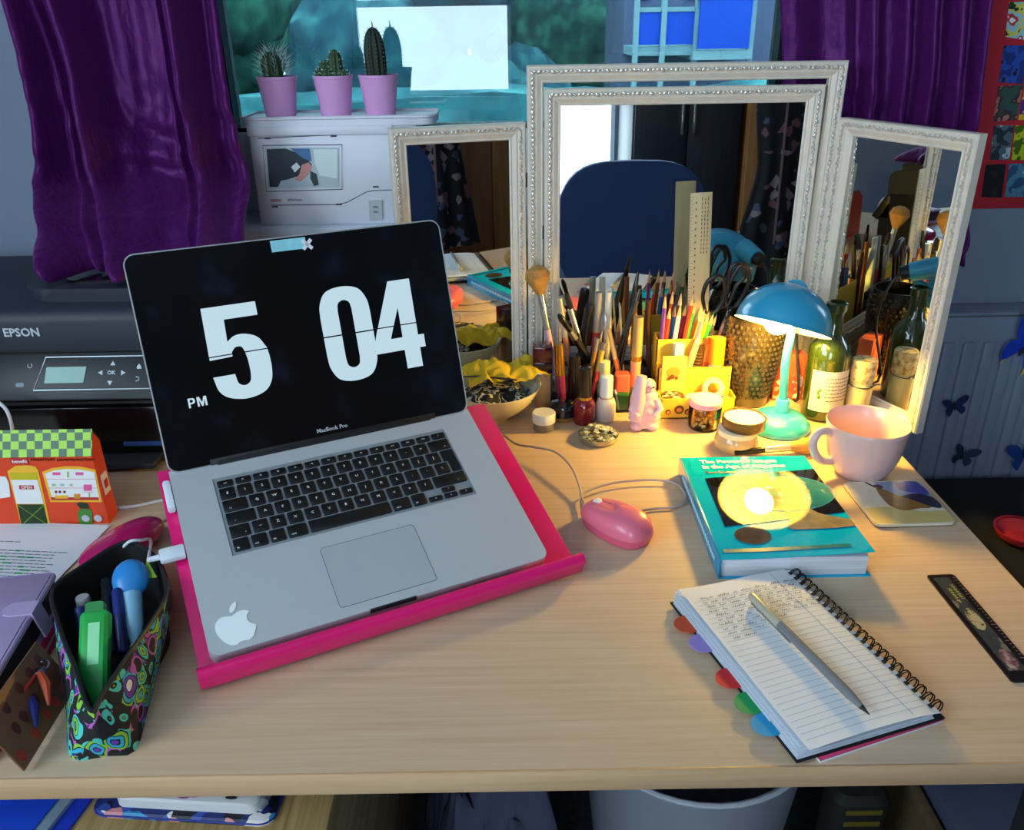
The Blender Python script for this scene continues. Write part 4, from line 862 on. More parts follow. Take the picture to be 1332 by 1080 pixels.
# ================================================================== pencil case
zr = 0.062
rim_px = [(121, 927, .050), (140, 893, .055), (172, 845, zr), (203, 800, zr), (217, 768, zr), (207, 732, zr), (188, 713, zr), (160, 706, zr), (110, 735, zr), (69, 768, zr), (77, 815, zr), (99, 873, .056), (112, 915, .051)]
bot_px = [(140, 984), (176, 977), (192, 925), (206, 870), (216, 800), (213, 752), (200, 728), (172, 735), (132, 765), (100, 805), (88, 870), (86, 940), (93, 987)]
R3 = [PZ(*p) for p in rim_px]; B3 = [PZ(u, v, 0.0) for u, v in bot_px]
co = Vector((sum(p.x for p in B3)/13, sum(p.y for p in B3)/13, 0))
def paisley(name, sc_, rings, stops):
    m, N, L, b_ = newmat(name); tc = N.new('ShaderNodeTexCoord'); nd = N.new('ShaderNodeTexNoise'); nd.inputs['Scale'].default_value = sc_*0.5; L.new(tc.outputs['Object'], nd.inputs['Vector'])
    vm = N.new('ShaderNodeVectorMath'); vm.operation = 'MULTIPLY_ADD'; vm.inputs[1].default_value = (1.6/sc_,)*3; L.new(nd.outputs['Color'], vm.inputs[0]); L.new(tc.outputs['Object'], vm.inputs[2])
    v = N.new('ShaderNodeTexVoronoi'); v.inputs['Scale'].default_value = sc_; L.new(vm.outputs[0], v.inputs['Vector']); sp3 = N.new('ShaderNodeSeparateColor'); L.new(v.outputs['Color'], sp3.inputs[0])
    ml = N.new('ShaderNodeMath'); ml.operation = 'MULTIPLY_ADD'; ml.inputs[1].default_value = rings; L.new(v.outputs['Distance'], ml.inputs[0])
    m3 = N.new('ShaderNodeMath'); m3.operation = 'MULTIPLY'; m3.inputs[1].default_value = 7.3; L.new(sp3.outputs[0], m3.inputs[0]); L.new(m3.outputs[0], ml.inputs[2])
    fl = N.new('ShaderNodeMath'); fl.operation = 'FLOOR'; L.new(ml.outputs[0], fl.inputs[0]); fr_ = N.new('ShaderNodeMath'); fr_.operation = 'FRACT'; L.new(ml.outputs[0], fr_.inputs[0])
    m4 = N.new('ShaderNodeMath'); m4.operation = 'MULTIPLY'; m4.inputs[1].default_value = 0.381; L.new(fl.outputs[0], m4.inputs[0]); f2 = N.new('ShaderNodeMath'); f2.operation = 'FRACT'; L.new(m4.outputs[0], f2.inputs[0])
    r = ramp(N, stops, 'CONSTANT'); L.new(f2.outputs[0], r.inputs[0]); lt = N.new('ShaderNodeMath'); lt.operation = 'LESS_THAN'; lt.inputs[1].default_value = 0.24; L.new(fr_.outputs[0], lt.inputs[0])
    mx = N.new('ShaderNodeMix'); mx.data_type = 'RGBA'; L.new(lt.outputs[0], mx.inputs[0]); L.new(r.outputs[0], mx.inputs[6]); mx.inputs[7].default_value = rgb('0A0A0C'); L.new(mx.outputs[2], b_.inputs['Base Color']); b_.inputs['Roughness'].default_value = 0.75
    return m
floral = paisley('floral_fabric', 62, 5.0, [(0.0, '101014'), (0.12, '2FA8C8'), (0.22, '121216'), (0.34, 'E4E0DC'), (0.40, 'B455B0'), (0.50, '86BE3A'), (0.58, '15141A'), (0.68, 'DC8A2E'), (0.74, '6A3AA8'), (0.82, 'D0455A'), (0.88, '48C0B4'), (0.95, 'E0D858')])
pc_ = thing('pencil_case', 'black pencil case with bright floral print, unzipped and full of pens', 'pencil case', (co.x, co.y, 0))
def loop(pts, k=3):
    q = smooth_path(list(pts)+[pts[0]], k); return q[:-1]
n_ = 13
def side(tt):
    out = []
    for r_, b_ in zip(R3, B3):
        p = b_.lerp(r_, tt); c = Vector((co.x, co.y, p.z)); out.append(p+(p-c).normalized()*0.006*math.sin(PI*tt)-co)
    return out
def loft(rings, nm, m, par, thick=0.0, capb=False):
    g = G(); V = [[g.bm.verts.new(p) for p in r_] for r_ in rings]; n = len(V[0]); fs = []
    for a, b_ in zip(V, V[1:]):
        for i in range(n): fs.append(g.bm.faces.new((a[i], a[(i+1) % n], b_[(i+1) % n], b_[i])))
    if capb: fs.append(g.bm.faces.new(list(reversed(V[0]))))
    if thick: bmesh.ops.recalc_face_normals(g.bm, faces=fs); bmesh.ops.solidify(g.bm, geom=fs, thickness=thick)
    return g.build(nm, m, par, smooth=True, sharp=1.2)
loft([loop(side(t_)) for t_ in (0, 0.15, 0.35, 0.55, 0.75, 0.9, 1.0)], 'fabric_body', floral, pc_, capb=True)
cen = lambda p, k, z: Vector((p.x*k, p.y*k, z))
rimr = [p-co for p in R3]; lin_ = mat('0C0C0F', 0.85)
c_in = Vector((sum(p.x for p in rimr)/13, sum(p.y for p in rimr)/13, 0))
inner = [loop([c_in+(Vector((p.x, p.y, 0))-c_in)*k + Vector((0, 0, z if z is not None else p.z)) for p in rimr]) for k, z in ((0.97, None), (0.93, 0.04), (0.86, 0.006))]
g = loft(inner, 'lining', lin_, pc_); G().prism([(p.x, p.y) for p in inner[-1]], 0.004, 0.006).build('lining_floor', lin_, pc_, smooth=False)
G().tube(loop(rimr, 4), 0.0022, 6, closed=True).build('zipper', mat('1B1B20', 0.5), pc_)
def pen_in(name, lab, cat, a, b_, r, hexs, n=10, cap=None, rough=0.35, parts=()):
    """round pen between two points with a tapered end"""
    a, b_ = Vector(a), Vector(b_); M = frame_to(a, b_); L_ = (b_-a).length
    t = thing(name, lab, cat, M=M)
    G().lathe([(0, 0), (r*0.8, 0), (r, r*0.4), (r, L_*0.92), (r*0.85, L_), (0, L_)], n).build('barrel', mat(hexs, rough), t)
    if cap: G().lathe([(r*1.12, L_*0.58), (r*1.12, L_*0.97), (r*0.95, L_*1.003), (0, L_*1.003)], n).build('cap', mat(cap, rough), t)
    return t
hg = thing('highlighter', 'bright green highlighter sticking out of the floral pencil case', 'highlighter', M=plane(PZ(122, 884, 0.036), PZ(140, 880, 0.036)-PZ(112, 884, 0.036), PZ(127, 806, 0.072)-PZ(122, 884, 0.036)))
G().rbox(-0.0125, 0.0125, -0.03, 0.062, -0.007, 0.007, 0.006, bev=0.003).build('barrel', mat('27A348', 0.35), hg); G().box(-0.004, 0.006, 0.012, 0.05, 0.007, 0.0074).build('printed_label', mat('8FD8A0', 0.4), hg, smooth=False); G().rbox(-0.008, 0.008, 0.058, 0.070, -0.005, 0.005, 0.003).build('end_plug', mat('1E7A38', 0.4), hg)
bt_ = thing('correction_roller', 'sky blue rounded correction roller inside the floral pencil case', 'roller', M=frame_to(PZ(176, 840, 0.025), PZ(170, 752, 0.062)))
G().sph((0, 0, 0.072), (0.018, 0.012, 0.022), 18, 12).build('housing', mat('2F8AD4', 0.3), bt_); G().lathe([(0, 0), (0.004, 0.0), (0.009, 0.02), (0.010, 0.055), (0, 0.058)], 14).build('neck', mat('8CC4E4', 0.35), bt_); G().lathe([(0, -0.012), (0.003, -0.012), (0.006, 0.0), (0, 0.004)], 12).build('tip', mat('E4ECF0', 0.4), bt_)
pen_in('pen', 'black pen lying inside the floral pencil case', 'pen', PZ(146, 850, 0.03), PZ(137, 755, 0.062), 0.0045, '14161C', cap='0E0F14')
pen_in('pen', 'navy blue pen inside the floral pencil case beside the blue roller', 'pen', PZ(160, 850, 0.03), PZ(152, 768, 0.060), 0.0048, '1B2A66', cap='22357E')
pen_in('pen', 'dark blue marker inside the floral pencil case against its lining', 'pen', PZ(110, 840, 0.025), PZ(104, 790, 0.052), 0.0055, '24347A')
pen_in('lip_balm', 'white lip balm tube end inside the floral pencil case', 'tube', PZ(112, 800, 0.03), PZ(107, 776, 0.052), 0.007, 'B8B6B8')
G2 = G().prism([(0, 0), (0.016, 0.002), (0.004, 0.020)], 0, 0.0006); o = G2.build('sticky_note', mat('A8D83A', 0.6), None, plane(PZ(184, 754, 0.055), (1, 0, 0), (0, 0.5, 0.6)), smooth=False); tag(o, 'lime green sticky note corner inside the floral pencil case', 'note')
# ================================================================== mouse with cable
mf, mb = PZ(764, 664, 0.008), PZ(840, 704, 0.008); md = (mf-mb); mcn = (mf+mb)/2
mz = thing('mouse', 'pink computer mouse with a white wheel and grey cable', 'mouse', (mcn.x, mcn.y, 0), math.atan2(md.y, md.x))
LMO = md.length+0.006
def mouse_f(z0, z1, sc_):
    def f(a, b_):
        t = 2*PI*a; ph = PI/2*b_; sg_ = lambda w, m_: math.copysign(abs(w)**m_, w)
        cx, cy = sg_(math.cos(t), 0.78), sg_(math.sin(t), 0.78); r_ = math.cos(ph)**0.55
        x = LMO/2*cx*r_*sc_; y = 0.0285*cy*r_*sc_*(1-0.10*cx); z = z0+(z1-z0)*math.sin(ph)*(1-0.16*cx-0.12*cx*cx*0)
        return Vector((x, y, z))
    return f
pinkm = mat('DE6E86', 0.32, var=0.02, coat=0.2)
G().grid(mouse_f(0.012, 0.034, 1.0), 48, 14, cu=True).build('top_shell', pinkm, mz, smooth=True, sharp=2)
g = G(); g.grid(lambda a, b_: (lambda p: Vector((p.x, p.y, 0.001+0.0115*b_)))(mouse_f(0.012, 0.034, 0.93+0.075*b_)(a, 0.0)), 48, 3, cu=True); g.build('lower_shell', mat('D85A7C', 0.35), mz, smooth=True)
G().prism([(LMO/2*0.9*math.cos(a), 0.0255*math.sin(a)) for a in [2*PI*i/24 for i in range(24)]], 0, 0.002).build('sole', mat('8A3448', 0.6), mz)
G().lathe([(0, -0.0035), (0.006, -0.0035), (0.0065, -0.002), (0.0065, 0.002), (0.006, 0.0035), (0, 0.0035)], 16, TR(LMO*0.30, 0.000, 0.0262) @ RX(PI/2)).build('wheel', mat('E6DCDC', 0.4), mz)
G().tube([(LMO*0.47, 0, 0.0185), (LMO*0.37, 0, 0.0285)], 0.0005, 4).build('button_split', mat('8A3448', 0.5), mz)
G().tube([(LMO*0.23, 0, 0.0330), (LMO*0.08, 0, 0.0345)], 0.0006, 4).build('button_split', mat('8A3448', 0.5), mz)
mw = mz.matrix_basis.inverted(); cabm = mat('A89A98', 0.5)
nose = mz.matrix_basis @ Vector((LMO/2-0.004, 0, 0.010))
pts = [PZ(655, 566, 0.004), PZ(672, 578, 0.012), PZ(695, 582, 0.018), PZ(722, 588, 0.020), PZ(742, 606, 0.018), PZ(753, 630, 0.012), PZ(757, 648, 0.008), nose]
G().tube([mw @ p for p in smooth_path(pts, 7)], 0.0016, 8).build('cable', cabm, mz)
pts = [nose, PZ(757, 662, 0.005), PZ(757, 647, 0.007), PZ(766, 638, 0.009), PZ(800, 628, 0.008), PZ(845, 624.5, 0.007), PZ(876, 628, 0.006), PZ(890, 640, 0.005), PZ(891, 652, 0.004), PZ(878, 660, 0.003), PZ(850, 662, 0.003), PZ(815, 668, 0.003), PZ(800, 676, 0.003)]
G().tube([mw @ p for p in smooth_path(pts, 7)], 0.0016, 8).build('cable', cabm, mz)
# ================================================================== coaster
cz = thing('coaster', 'square coaster with a blurred seaside picture in front of the mug', 'coaster', (0.4945, 0.920, 0), 0.025)
G().prism(rr(-0.051, 0.051, -0.053, 0.053, 0.009), 0, 0.0012).build('cork_base', mat('5A3A22', 0.9), cz); cf = G().prism(rr(-0.051, 0.051, -0.053, 0.053, 0.009), 0.0012, 0.0046).build('board', mat('D8CDB8', 0.15, var=0.08, coat=0.5), cz)
def cp_(pts, hx_, z, v=0.15): G().prism(outline(pts, 3), 0.0046, 0.0046+z).build('printed_shape', mat(hx_, 0.15, var=v, scale=60, coat=0.5), cz, smooth=False)
cp_([(-0.010, 0.050), (0.043, 0.050), (0.049, 0.040), (0.049, -0.005), (0.030, 0.010), (0.010, 0.012), (-0.005, 0.025)], '8A98B4', 0.0001); cp_([(0.018, 0.049), (0.042, 0.050), (0.049, 0.042), (0.049, 0.015), (0.030, 0.020), (0.015, 0.030)], '3A4A9C', 0.0002, 0.3); cp_([(0.010, 0.012), (0.030, 0.018), (0.049, 0.008), (0.049, -0.018), (0.030, -0.012), (0.012, 0.0)], '2A2C40', 0.0003)
cp_([(-0.049, -0.015), (-0.02, -0.012), (0.02, -0.025), (0.049, -0.025), (0.049, -0.042), (0.042, -0.050), (-0.042, -0.050), (-0.049, -0.04)], 'CDB874', 0.0001)
cp_([(-0.014, 0.034), (-0.004, 0.030), (0.004, 0.018), (0.020, 0.002), (0.036, -0.016), (0.020, -0.018), (-0.002, -0.022), (-0.014, -0.010), (-0.016, 0.012)], '8A6232', 0.0004, 0.35); cp_([(-0.014, 0.042), (-0.006, 0.043), (-0.003, 0.036), (-0.010, 0.032)], '4A2A20', 0.0005); cp_([(-0.022, 0.050), (-0.019, 0.050), (-0.013, 0.038), (-0.015, 0.037)], '3A3430', 0.0005)
# ================================================================== mug
mg = thing('mug', 'pale pink ceramic mug behind the coaster', 'mug', (0.479, 1.006, 0))
mugm = mat('DDB8B4', 0.25, var=0.03, coat=0.3)
prof = [(0, 0.004), (0.027, 0.004), (0.028, 0.0), (0.032, 0.0), (0.034, 0.004), (0.0405, 0.014), (0.0468, 0.030), (0.0508, 0.050), (0.0532, 0.072), (0.0540, 0.0765), (0.0532, 0.0785), (0.0516, 0.077), (0.0490, 0.055), (0.0445, 0.032), (0.037, 0.016), (0.026, 0.010), (0, 0.009)]
g = G().lathe(prof, 64)
for v in g.bm.verts:
    r_ = math.hypot(v.co.x, v.co.y)
    if 0.012 < v.co.z < 0.066 and r_ > 0.0385:
        a = math.atan2(v.co.y, v.co.x); k = 1-0.013*(0.5+0.5*math.cos(18*a))*math.sin(PI*(v.co.z-0.012)/0.054); v.co.x *= k; v.co.y *= k
g.build('cup', mugm, mg, smooth=True, sharp=1.6)
hd = [(-0.0495, 0, 0.063), (-0.060, -0.002, 0.070), (-0.072, -0.004, 0.068), (-0.078, -0.006, 0.055), (-0.073, -0.006, 0.039), (-0.061, -0.004, 0.026), (-0.041, 0, 0.021)]
G().tube(smooth_path(hd, 6), 0.0058, 12).build('handle', mugm, mg, RZ(0.12))
# ================================================================== black ruler
ra, rb_ = PZ(1204, 750, 0), PZ(1316, 889, 0); rd_ = ra-rb_
ru = thing('ruler', 'black decorated ruler lying near the right edge of the desk', 'ruler', M=plane((rb_.x, rb_.y, 0), (rd_.y, -rd_.x, 0), rd_))
RL = rd_.length; G().rbox(0, 0.0315, 0, RL, 0, 0.002, 0.004).build('strip', mat('0E0E10', 0.3), ru)
G().box(0.005, 0.0225, 0.014, RL-0.006, 0.002, 0.0023).build('picture_band', patch('ruler_band', [(0.3, '1E2226'), (0.45, '3A4440'), (0.56, '2C323C'), (0.64, '7A7A62'), (0.74, '4E3A48')], 70, 'NOISE', 0.3, 'LINEAR', detail=5), ru, smooth=False)
g = G(); 
for i in range(32): g.box(0.0275-(0.0015 if i % 5 == 0 else 0), 0.030, 0.006+i*0.005, 0.0064+i*0.005, 0.002, 0.0022)
o = g.build('scale_marks', mat('9A948A', 0.5), ru, smooth=False); o['kind'] = 'stuff'
ylw = mat('C8B43A', 0.4); rnd = random.Random(5)
for row in range(2):
    for i in range(6):
        y = RL-0.020-i*0.0042-row*0.006; x = 0.0185-row*0.006
        G().tube([(x-0.002, y, 0.0024), (x+0.002, y+rnd.uniform(-.001, .001), 0.0024), (x-0.001, y-0.002, 0.0024), (x+0.002, y-0.003, 0.0024)], 0.00035, 4).build('letter_stroke', ylw, ru)
for (y0, y1, hx_) in ((RL*0.45, RL*0.62, 'B8A878'), (RL*0.10, RL*0.24, '8A5A60')): G().prism(outline([(0.008, y0), (0.014, y0-0.003), (0.020, y0+0.008), (0.018, y1), (0.012, y1+0.003), (0.007, y1-0.01)], 3), 0.0023, 0.0025).build('printed_motif', patch('motif'+hx_, [(0.35, '26292C'), (0.5, hx_), (0.65, 'A8A090')], 160, 'NOISE', 0.35, 'LINEAR', detail=5), ru, smooth=False)
# ================================================================== teal book
bx0, bx1, by0, by1 = 0.229, 0.400, 0.768, 1.008
BW, BH = bx1-bx0, by1-by0
bk_ = thing('book', 'thick teal paperback with white title lettering beside the mug', 'book', (bx0, by0, 0))
teal = mat('04A6D2', 0.5, var=0.04, coat=1.0, spec=0.0); tealS = mat('0E86B4', 0.2, var=0.1, scale=60, coat=0.5)
pgm = wood('page_edges', [(0.3, 'B9BCC8'), (0.6, 'DDDEE4')], (0.6, 0.6, 420), 0.8, 0.1)
def bz(x, y):
    s_, t_ = x/BW, y/BH; return 0.0262+0.0075*max(0, s_)**1.6*max(0, 1-t_)**1.5
G().box(0.002, BW-0.004, 0.003, BH-0.002, 0.0012, 0.0255, 0.0008).build('page_block', pgm, bk_)
G().box(0.0, BW, 0.0, BH, 0.0, 0.0012).build('back_cover', teal, bk_, smooth=False)
G().grid(lambda a, b_: Vector((BW*a, BH*b_, bz(BW*a, BH*b_))), 20, 20, thick=0.0006).build('front_cover', teal, bk_)
G().box(-0.0008, 0.0022, 0.0, BH, 0.0, 0.0264, 0.001).build('spine', tealS, bk_)
g = G(); rnd = random.Random(1); y = 0.02
while y < BH-0.03:
    l_ = rnd.uniform(0.003, 0.007); g.box(-0.0012, -0.0007, y, y+l_, 0.010, 0.016); y += l_+0.0025
g.build('spine_lettering', mat('A8DCE8', 0.4), bk_, smooth=False)
BM = TR(bx0, by0, 0); BPL = plane((bx0, by0, 0.0275), (1, 0, 0), (0, 1, 0))
def bxy(u, v): return on_plane(BPL, u, v)
def drape(g, off):
    for v in g.bm.verts: v.co.z = bz(v.co.x, v.co.y)+0.0006+off+(0.00012 if v.co.z > 0.5 else 0)
    return g
def bprint(nm, pts, m, off, par=bk_, cuts=3, clip=True):
    g = G(); pts = [(min(max(p[0], 0.002), BW-0.0005), min(max(p[1], 0.001), BH-0.001)) for p in pts] if clip else pts
    f = g.bm.faces.new([g.bm.verts.new((p[0], p[1], 0)) for p in pts]); bmesh.ops.triangulate(g.bm, faces=[f])
    bmesh.ops.subdivide_edges(g.bm, edges=g.bm.edges[:], cuts=cuts, use_grid_fill=True)
    return drape(g, off).build(nm, m, par, smooth=True)
def btext(nm, body, size, x, y, m, bold, sx=1.0, align='LEFT', off=0.0003):
    g = G().mesh(text_me(body, size=size, ext=0.0, bold=bold, align=align, sx=sx), TR(x, y, 0)); 
    for v in g.bm.verts: v.co.z = bz(v.co.x, v.co.y)+0.0006+off
    return g.build(nm, m, bk_, smooth=False, recalc=False)
wt = mat('F2F8F8', 0.6, var=0, spec=0.0)
a = bxy(912, 604)
btext('title_lettering', 'The Power of Images', 0.0125, a[0], BH-0.0150, wt, 0.0006, 0.96); btext('title_lettering', 'in the Age of Augustus', 0.0125, a[0], BH-0.0290, wt, 0.0006, 0.96)
btext('author_lettering', 'Paul Zanker', 0.0085, a[0]+0.001, BH-0.0440, mat('0E2A30', 0.3), 0.00025)
bk0 = mat('15130F', 0.5, var=0.3, scale=40, coat=1.0, spec=0.0)
bprint('picture_panel', [bxy(*q) for q in ((943, 685), (1101, 669), (1060, 610), (917, 622))], bk0, 0.0002)
ec = bxy(1012, 641); er = (0.069, 0.046)
bprint('picture_oval', [(ec[0]+er[0]*math.cos(a_), ec[1]+er[1]*math.sin(a_)) for a_ in [2*PI*i/40 for i in range(40)]], mat('2A6F74', 0.5, var=0.5, scale=50, coat=1.0, spec=0.0), 0.0004, cuts=2)
def bline(nm, pts, w, m, off=0.0008):
    g = G().tube([(p[0], p[1], bz(p[0], p[1])+0.0006+off) for p in pts], w, 4); return g.build(nm, m, bk_)
bline('oval_outline', [(ec[0]+er[0]*math.cos(a_), ec[1]+er[1]*math.sin(a_)) for a_ in [2*PI*i/48 for i in range(49)]], 0.0005, mat('7CD0CC', 0.3), 0.0003)
for k in range(7):
    y = ec[1]-0.022+0.007*k; bline('engraved_line', [(ec[0]-0.060+abs(k-3)*0.003+0.004*i, y+0.002*math.sin(i*1.3+k)) for i in range(7)], 0.0004, mat('6FC0BC', 0.3), 0.0003)
    bline('engraved_line', [(ec[0]+0.034+0.004*i-abs(k-3)*0.001, y+0.002*math.sin(i*1.7+k)) for i in range(6)], 0.0004, mat('58A8A8', 0.3), 0.0003)
stone = mat('8A7A58', 0.5, var=0.5, scale=70, coat=1.0, spec=0.0)
hc = bxy(1012, 655); wtx = lambda pts: [(ec[0]+p[0], ec[1]+p[1]) for p in pts]
bust = [(-0.004, 0.038), (0.014, 0.040), (0.026, 0.030), (0.029, 0.008), (0.026, -0.014), (0.024, -0.030), (0.032, -0.052), (0.055, -0.066), (0.066, -0.072), (0.064, -0.086), (0.010, -0.088), (-0.012, -0.084), (-0.004, -0.062), (-0.006, -0.046), (-0.018, -0.036), (-0.026, -0.012), (-0.026, 0.012), (-0.018, 0.030)]
bprint('statue_bust', [(x_, y_) for x_, y_ in wtx(outline(bust, 3))], stone, 0.0006, cuts=2)
for (x_, y_, rx_, ry_) in ((-0.009, 0.012, 0.005, 0.002), (0.012, 0.012, 0.005, 0.002), (0.002, -0.006, 0.003, 0.006), (0.001, -0.021, 0.008, 0.0018)):
    bprint('bust_shading', wtx([(x_+rx_*math.cos(a_), y_+ry_*math.sin(a_)) for a_ in [2*PI*i/12 for i in range(12)]]), mat('4A3E2A', 0.25), 0.0008, cuts=0)
cc = bxy(979, 697); bprint('coin_picture', [(cc[0]+0.021*math.cos(a_), cc[1]+0.018*math.sin(a_)) for a_ in [2*PI*i/28 for i in range(28)]], mat('4A3A24', 0.5, var=0.5, scale=90, coat=1.0, spec=0.0), 0.0004, cuts=1)
bprint('cover_band', [(0.006, 0.012), (0.150, 0.012), (0.150, 0.019), (0.006, 0.019)], mat('0C7078', 0.2, coat=0.5), 0.0002)
# ================================================================== spiral notebook
n_tl, n_tr, n_br, n_bl = [PZ(u, v, 0.016) for u, v in ((882, 764), (1036, 742), (1226, 912), (1050, 986))]
xv = ((n_tr-n_tl)+(n_br-n_bl)).normalized(); yv0 = ((n_tl-n_bl)+(n_tr-n_br)); yv = (yv0-xv*yv0.dot(xv)).normalized()
ctr = (n_tl+n_tr+n_br+n_bl)/4; NW = ((n_tr-n_tl).length+(n_br-n_bl).length)/2; NH = ((n_tl-n_bl).length+(n_tr-n_br).length)/2
NMx = plane((ctr.x, ctr.y, 0), xv, yv)
nb = thing('spiral_notebook', 'open spiral notebook with handwriting and coloured index tabs', 'notebook', M=NMx)
hw, hh = NW/2, NH/2
mgz = thing('magazine', 'thin magazine with a pink edge under the spiral notebook', 'magazine', M=NMx @ RZ(0.025))
G().box(-hw+0.010, hw-0.004, -hh-0.003, hh-0.02, 0.0, 0.0025, 0.0006).build('pages', mat('C9D2DA', 0.6), mgz); G().box(-hw+0.010, hw-0.004, -hh-0.003, hh-0.02, 0.0025, 0.0032, 0.0002).build('cover', mat('C8406A', 0.35), mgz)
Z0 = 0.0033
G().box(-hw-0.008, hw, -hh-0.001, hh, Z0, Z0+0.0018, 0.0006).build('back_cover', mat('101012', 0.5), nb)
for k in range(7):
    dx = -0.0012*k+random.Random(k).uniform(-0.001, 0.001)
    G().grid(lambda a, b_: Vector((-hw-0.006+0.0012*k+a*(2*hw-0.004-0.0012*k), -hh+0.002+b_*(2*hh-0.004)-dx, Z0+0.0020+0.0011*k+0.0016*k*(1-a)**3*max(0, b_)*0.35)), 10, 8, thick=0.0007).build('page', mat('D8DEE6' if k % 2 else 'C8D0DC', 0.8, var=0.02), nb)
def nz_(x, y):
    a, b_ = (x+hw)/(2*hw), (y+hh)/(2*hh)
    return Z0+0.0105+0.0035*math.sin(PI*min(1, max(0, a)))*0.8+0.010*max(0, 0.35-a)**1.6*max(0, b_-0.2)*4-0.0035*max(0, a-0.86)*4
G().grid(lambda a, b_: Vector((-hw+0.004+a*(2*hw-0.010)-0.006*max(0, 0.3-a)*b_, -hh+b_*2*hh, nz_(-hw+a*2*hw, -hh+b_*2*hh))), 30, 30, thick=0.0005).build('top_page', mat('E6E6E8', 0.75, var=0.02), nb)
g = G(); 
def strip_on(g, x0_, y0_, x1_, y1_, w, off=0.0004, n=10):
    P = []
    for i in range(n+1):
        t_ = i/n; x = x0_+(x1_-x0_)*t_; y = y0_+(y1_-y0_)*t_; P.append((x, y))
    d = Vector((x1_-x0_, y1_-y0_)).normalized(); nx, ny = -d.y*w/2, d.x*w/2
    V = [(g.bm.verts.new((x-nx, y-ny, nz_(x, y)+off)), g.bm.verts.new((x+nx, y+ny, nz_(x, y)+off))) for x, y in P]
    for (a, b_), (c, d_) in zip(V, V[1:]): g.bm.faces.new((a, c, d_, b_))
for k in range(30):
    y = hh-0.024-k*0.0071
    if y < -hh+0.006: break
    strip_on(g, -hw+0.007, y, hw-0.014, y, 0.00045)
o = g.build('ruled_lines', mat('8FA8C0', 0.8), nb); o['kind'] = 'stuff'
g = G(); strip_on(g, hw-0.034, hh-0.004, hw-0.034, -hh+0.003, 0.0006); g.build('margin_line', mat('6F9CC0', 0.8), nb)
g = G(); rnd = random.Random(12)
for k in range(10):
    y = hh-0.022-k*0.0071; x = -hw+0.012+rnd.uniform(0, 0.006)
    xe_ = (hw-0.022) if k < 7 else (hw-0.06-0.02*(k-7))
    while x < xe_:
        n = rnd.randint(3, 8); P = []
        for i in range(n*2): P.append((x+i*0.0011, y+rnd.uniform(-0.0004, 0.0008)+(0.0021 if i % 2 else 0.0)*rnd.choice([0.6, 1, 1, 1.6])))
        for p, q in zip(P, P[1:]): strip_on(g, p[0], p[1]-k*0, q[0], q[1], 0.00042, 0.0006, 1)
        x += n*0.0022+0.0035
o = g.build('handwriting', mat('4A4C58', 0.8), nb); o['kind'] = 'stuff'
# handwriting on the page edge that peeks out on the left
g = G()
for k in range(14):
    y = hh-0.012-k*0.0075-rnd.uniform(0, 0.003); x = -hw-0.0035
    P = [(x+i*0.0011, y+rnd.uniform(-0.001, 0.0018)) for i in range(rnd.randint(3, 6))]
    for p, q in zip(P, P[1:]): g.tube([(p[0], p[1], Z0+0.0108), (q[0], q[1], Z0+0.0108)], 0.0002, 3, caps=False)
# tabs along the left edge
for (u, v, hxs, nm) in ((878, 815, 'C8502E', 0), (905, 838, '9A86D0', 0), (925, 888, 'CC2C34', 0), (948, 921, '1E9A58', 0), (975, 948, '2A9AD0', 0)):
    p = NMx.inverted() @ PZ(u, v, Z0+0.004); y = p.y
    G().prism([(0.006, -0.013)]+[(-0.0155*math.cos(a_)+0.0*1, 0.0135*math.sin(a_)) for a_ in [-PI/2+PI*i/12 for i in range(13)]]+[(0.006, 0.013)], 0, 0.0006, TR(-hw-0.0075, y, Z0+0.0026)).build('index_tab', mat(hxs, 0.35), nb, smooth=False)
# spiral
g = None; nr = 22
for i in range(nr):
    y = -hh+0.008+(2*hh-0.016)*i/(nr-1)
    for dy in (-0.0012, 0.0012):
        P = [(hw-0.004+0.0068*math.cos(a_), y+dy, Z0+0.0072+0.0072*math.sin(a_)) for a_ in [math.radians(d) for d in range(-150, 171, 20)]]
        G().tube(P, 0.00065, 5).build('wire_ring', mat('0A0A0C', 0.6, spec=0.2), nb)
    G().box(hw-0.0125, hw-0.0085, y-0.0022, y+0.0022, nz_(hw-0.010, y)+0.0006, nz_(hw-0.010, y)+0.0009).build('punch_hole', mat('26262A', 0.8), nb, smooth=False)
# pen on the notebook
pz = Z0+0.0145+0.0055
pa_, pb_ = PZ(977, 775, pz+0.001), PZ(1131, 930, pz)
pn_ = thing('ballpoint_pen', 'grey capped ballpoint pen lying across the spiral notebook', 'pen', M=frame_to(pa_, pb_)); PLn = (pb_-pa_).length
gry = mat('77787A', 0.3, var=0.03)
G().lathe([(0, 0), (0.0040, 0.0), (0.0046, 0.002), (0.0048, PLn*0.27), (0.0044, PLn*0.28)], 14).build('cap', mat('B0A894', 0.3), pn_)
G().lathe([(0.0044, PLn*0.27), (0.0045, PLn*0.80), (0.0043, PLn*0.86), (0.0026, PLn*0.945), (0, PLn*0.945)], 14).build('barrel', gry, pn_)
G().lathe([(0.0026, PLn*0.94), (0.0013, PLn*0.975), (0.0005, PLn), (0, PLn)], 10).build('tip', mat('16171A', 0.4), pn_)
G().box(-0.001, 0.001, 0.0046, 0.0064, 0.006, PLn*0.40, 0.0005).build('clip', gry, pn_, RZ(2.6))
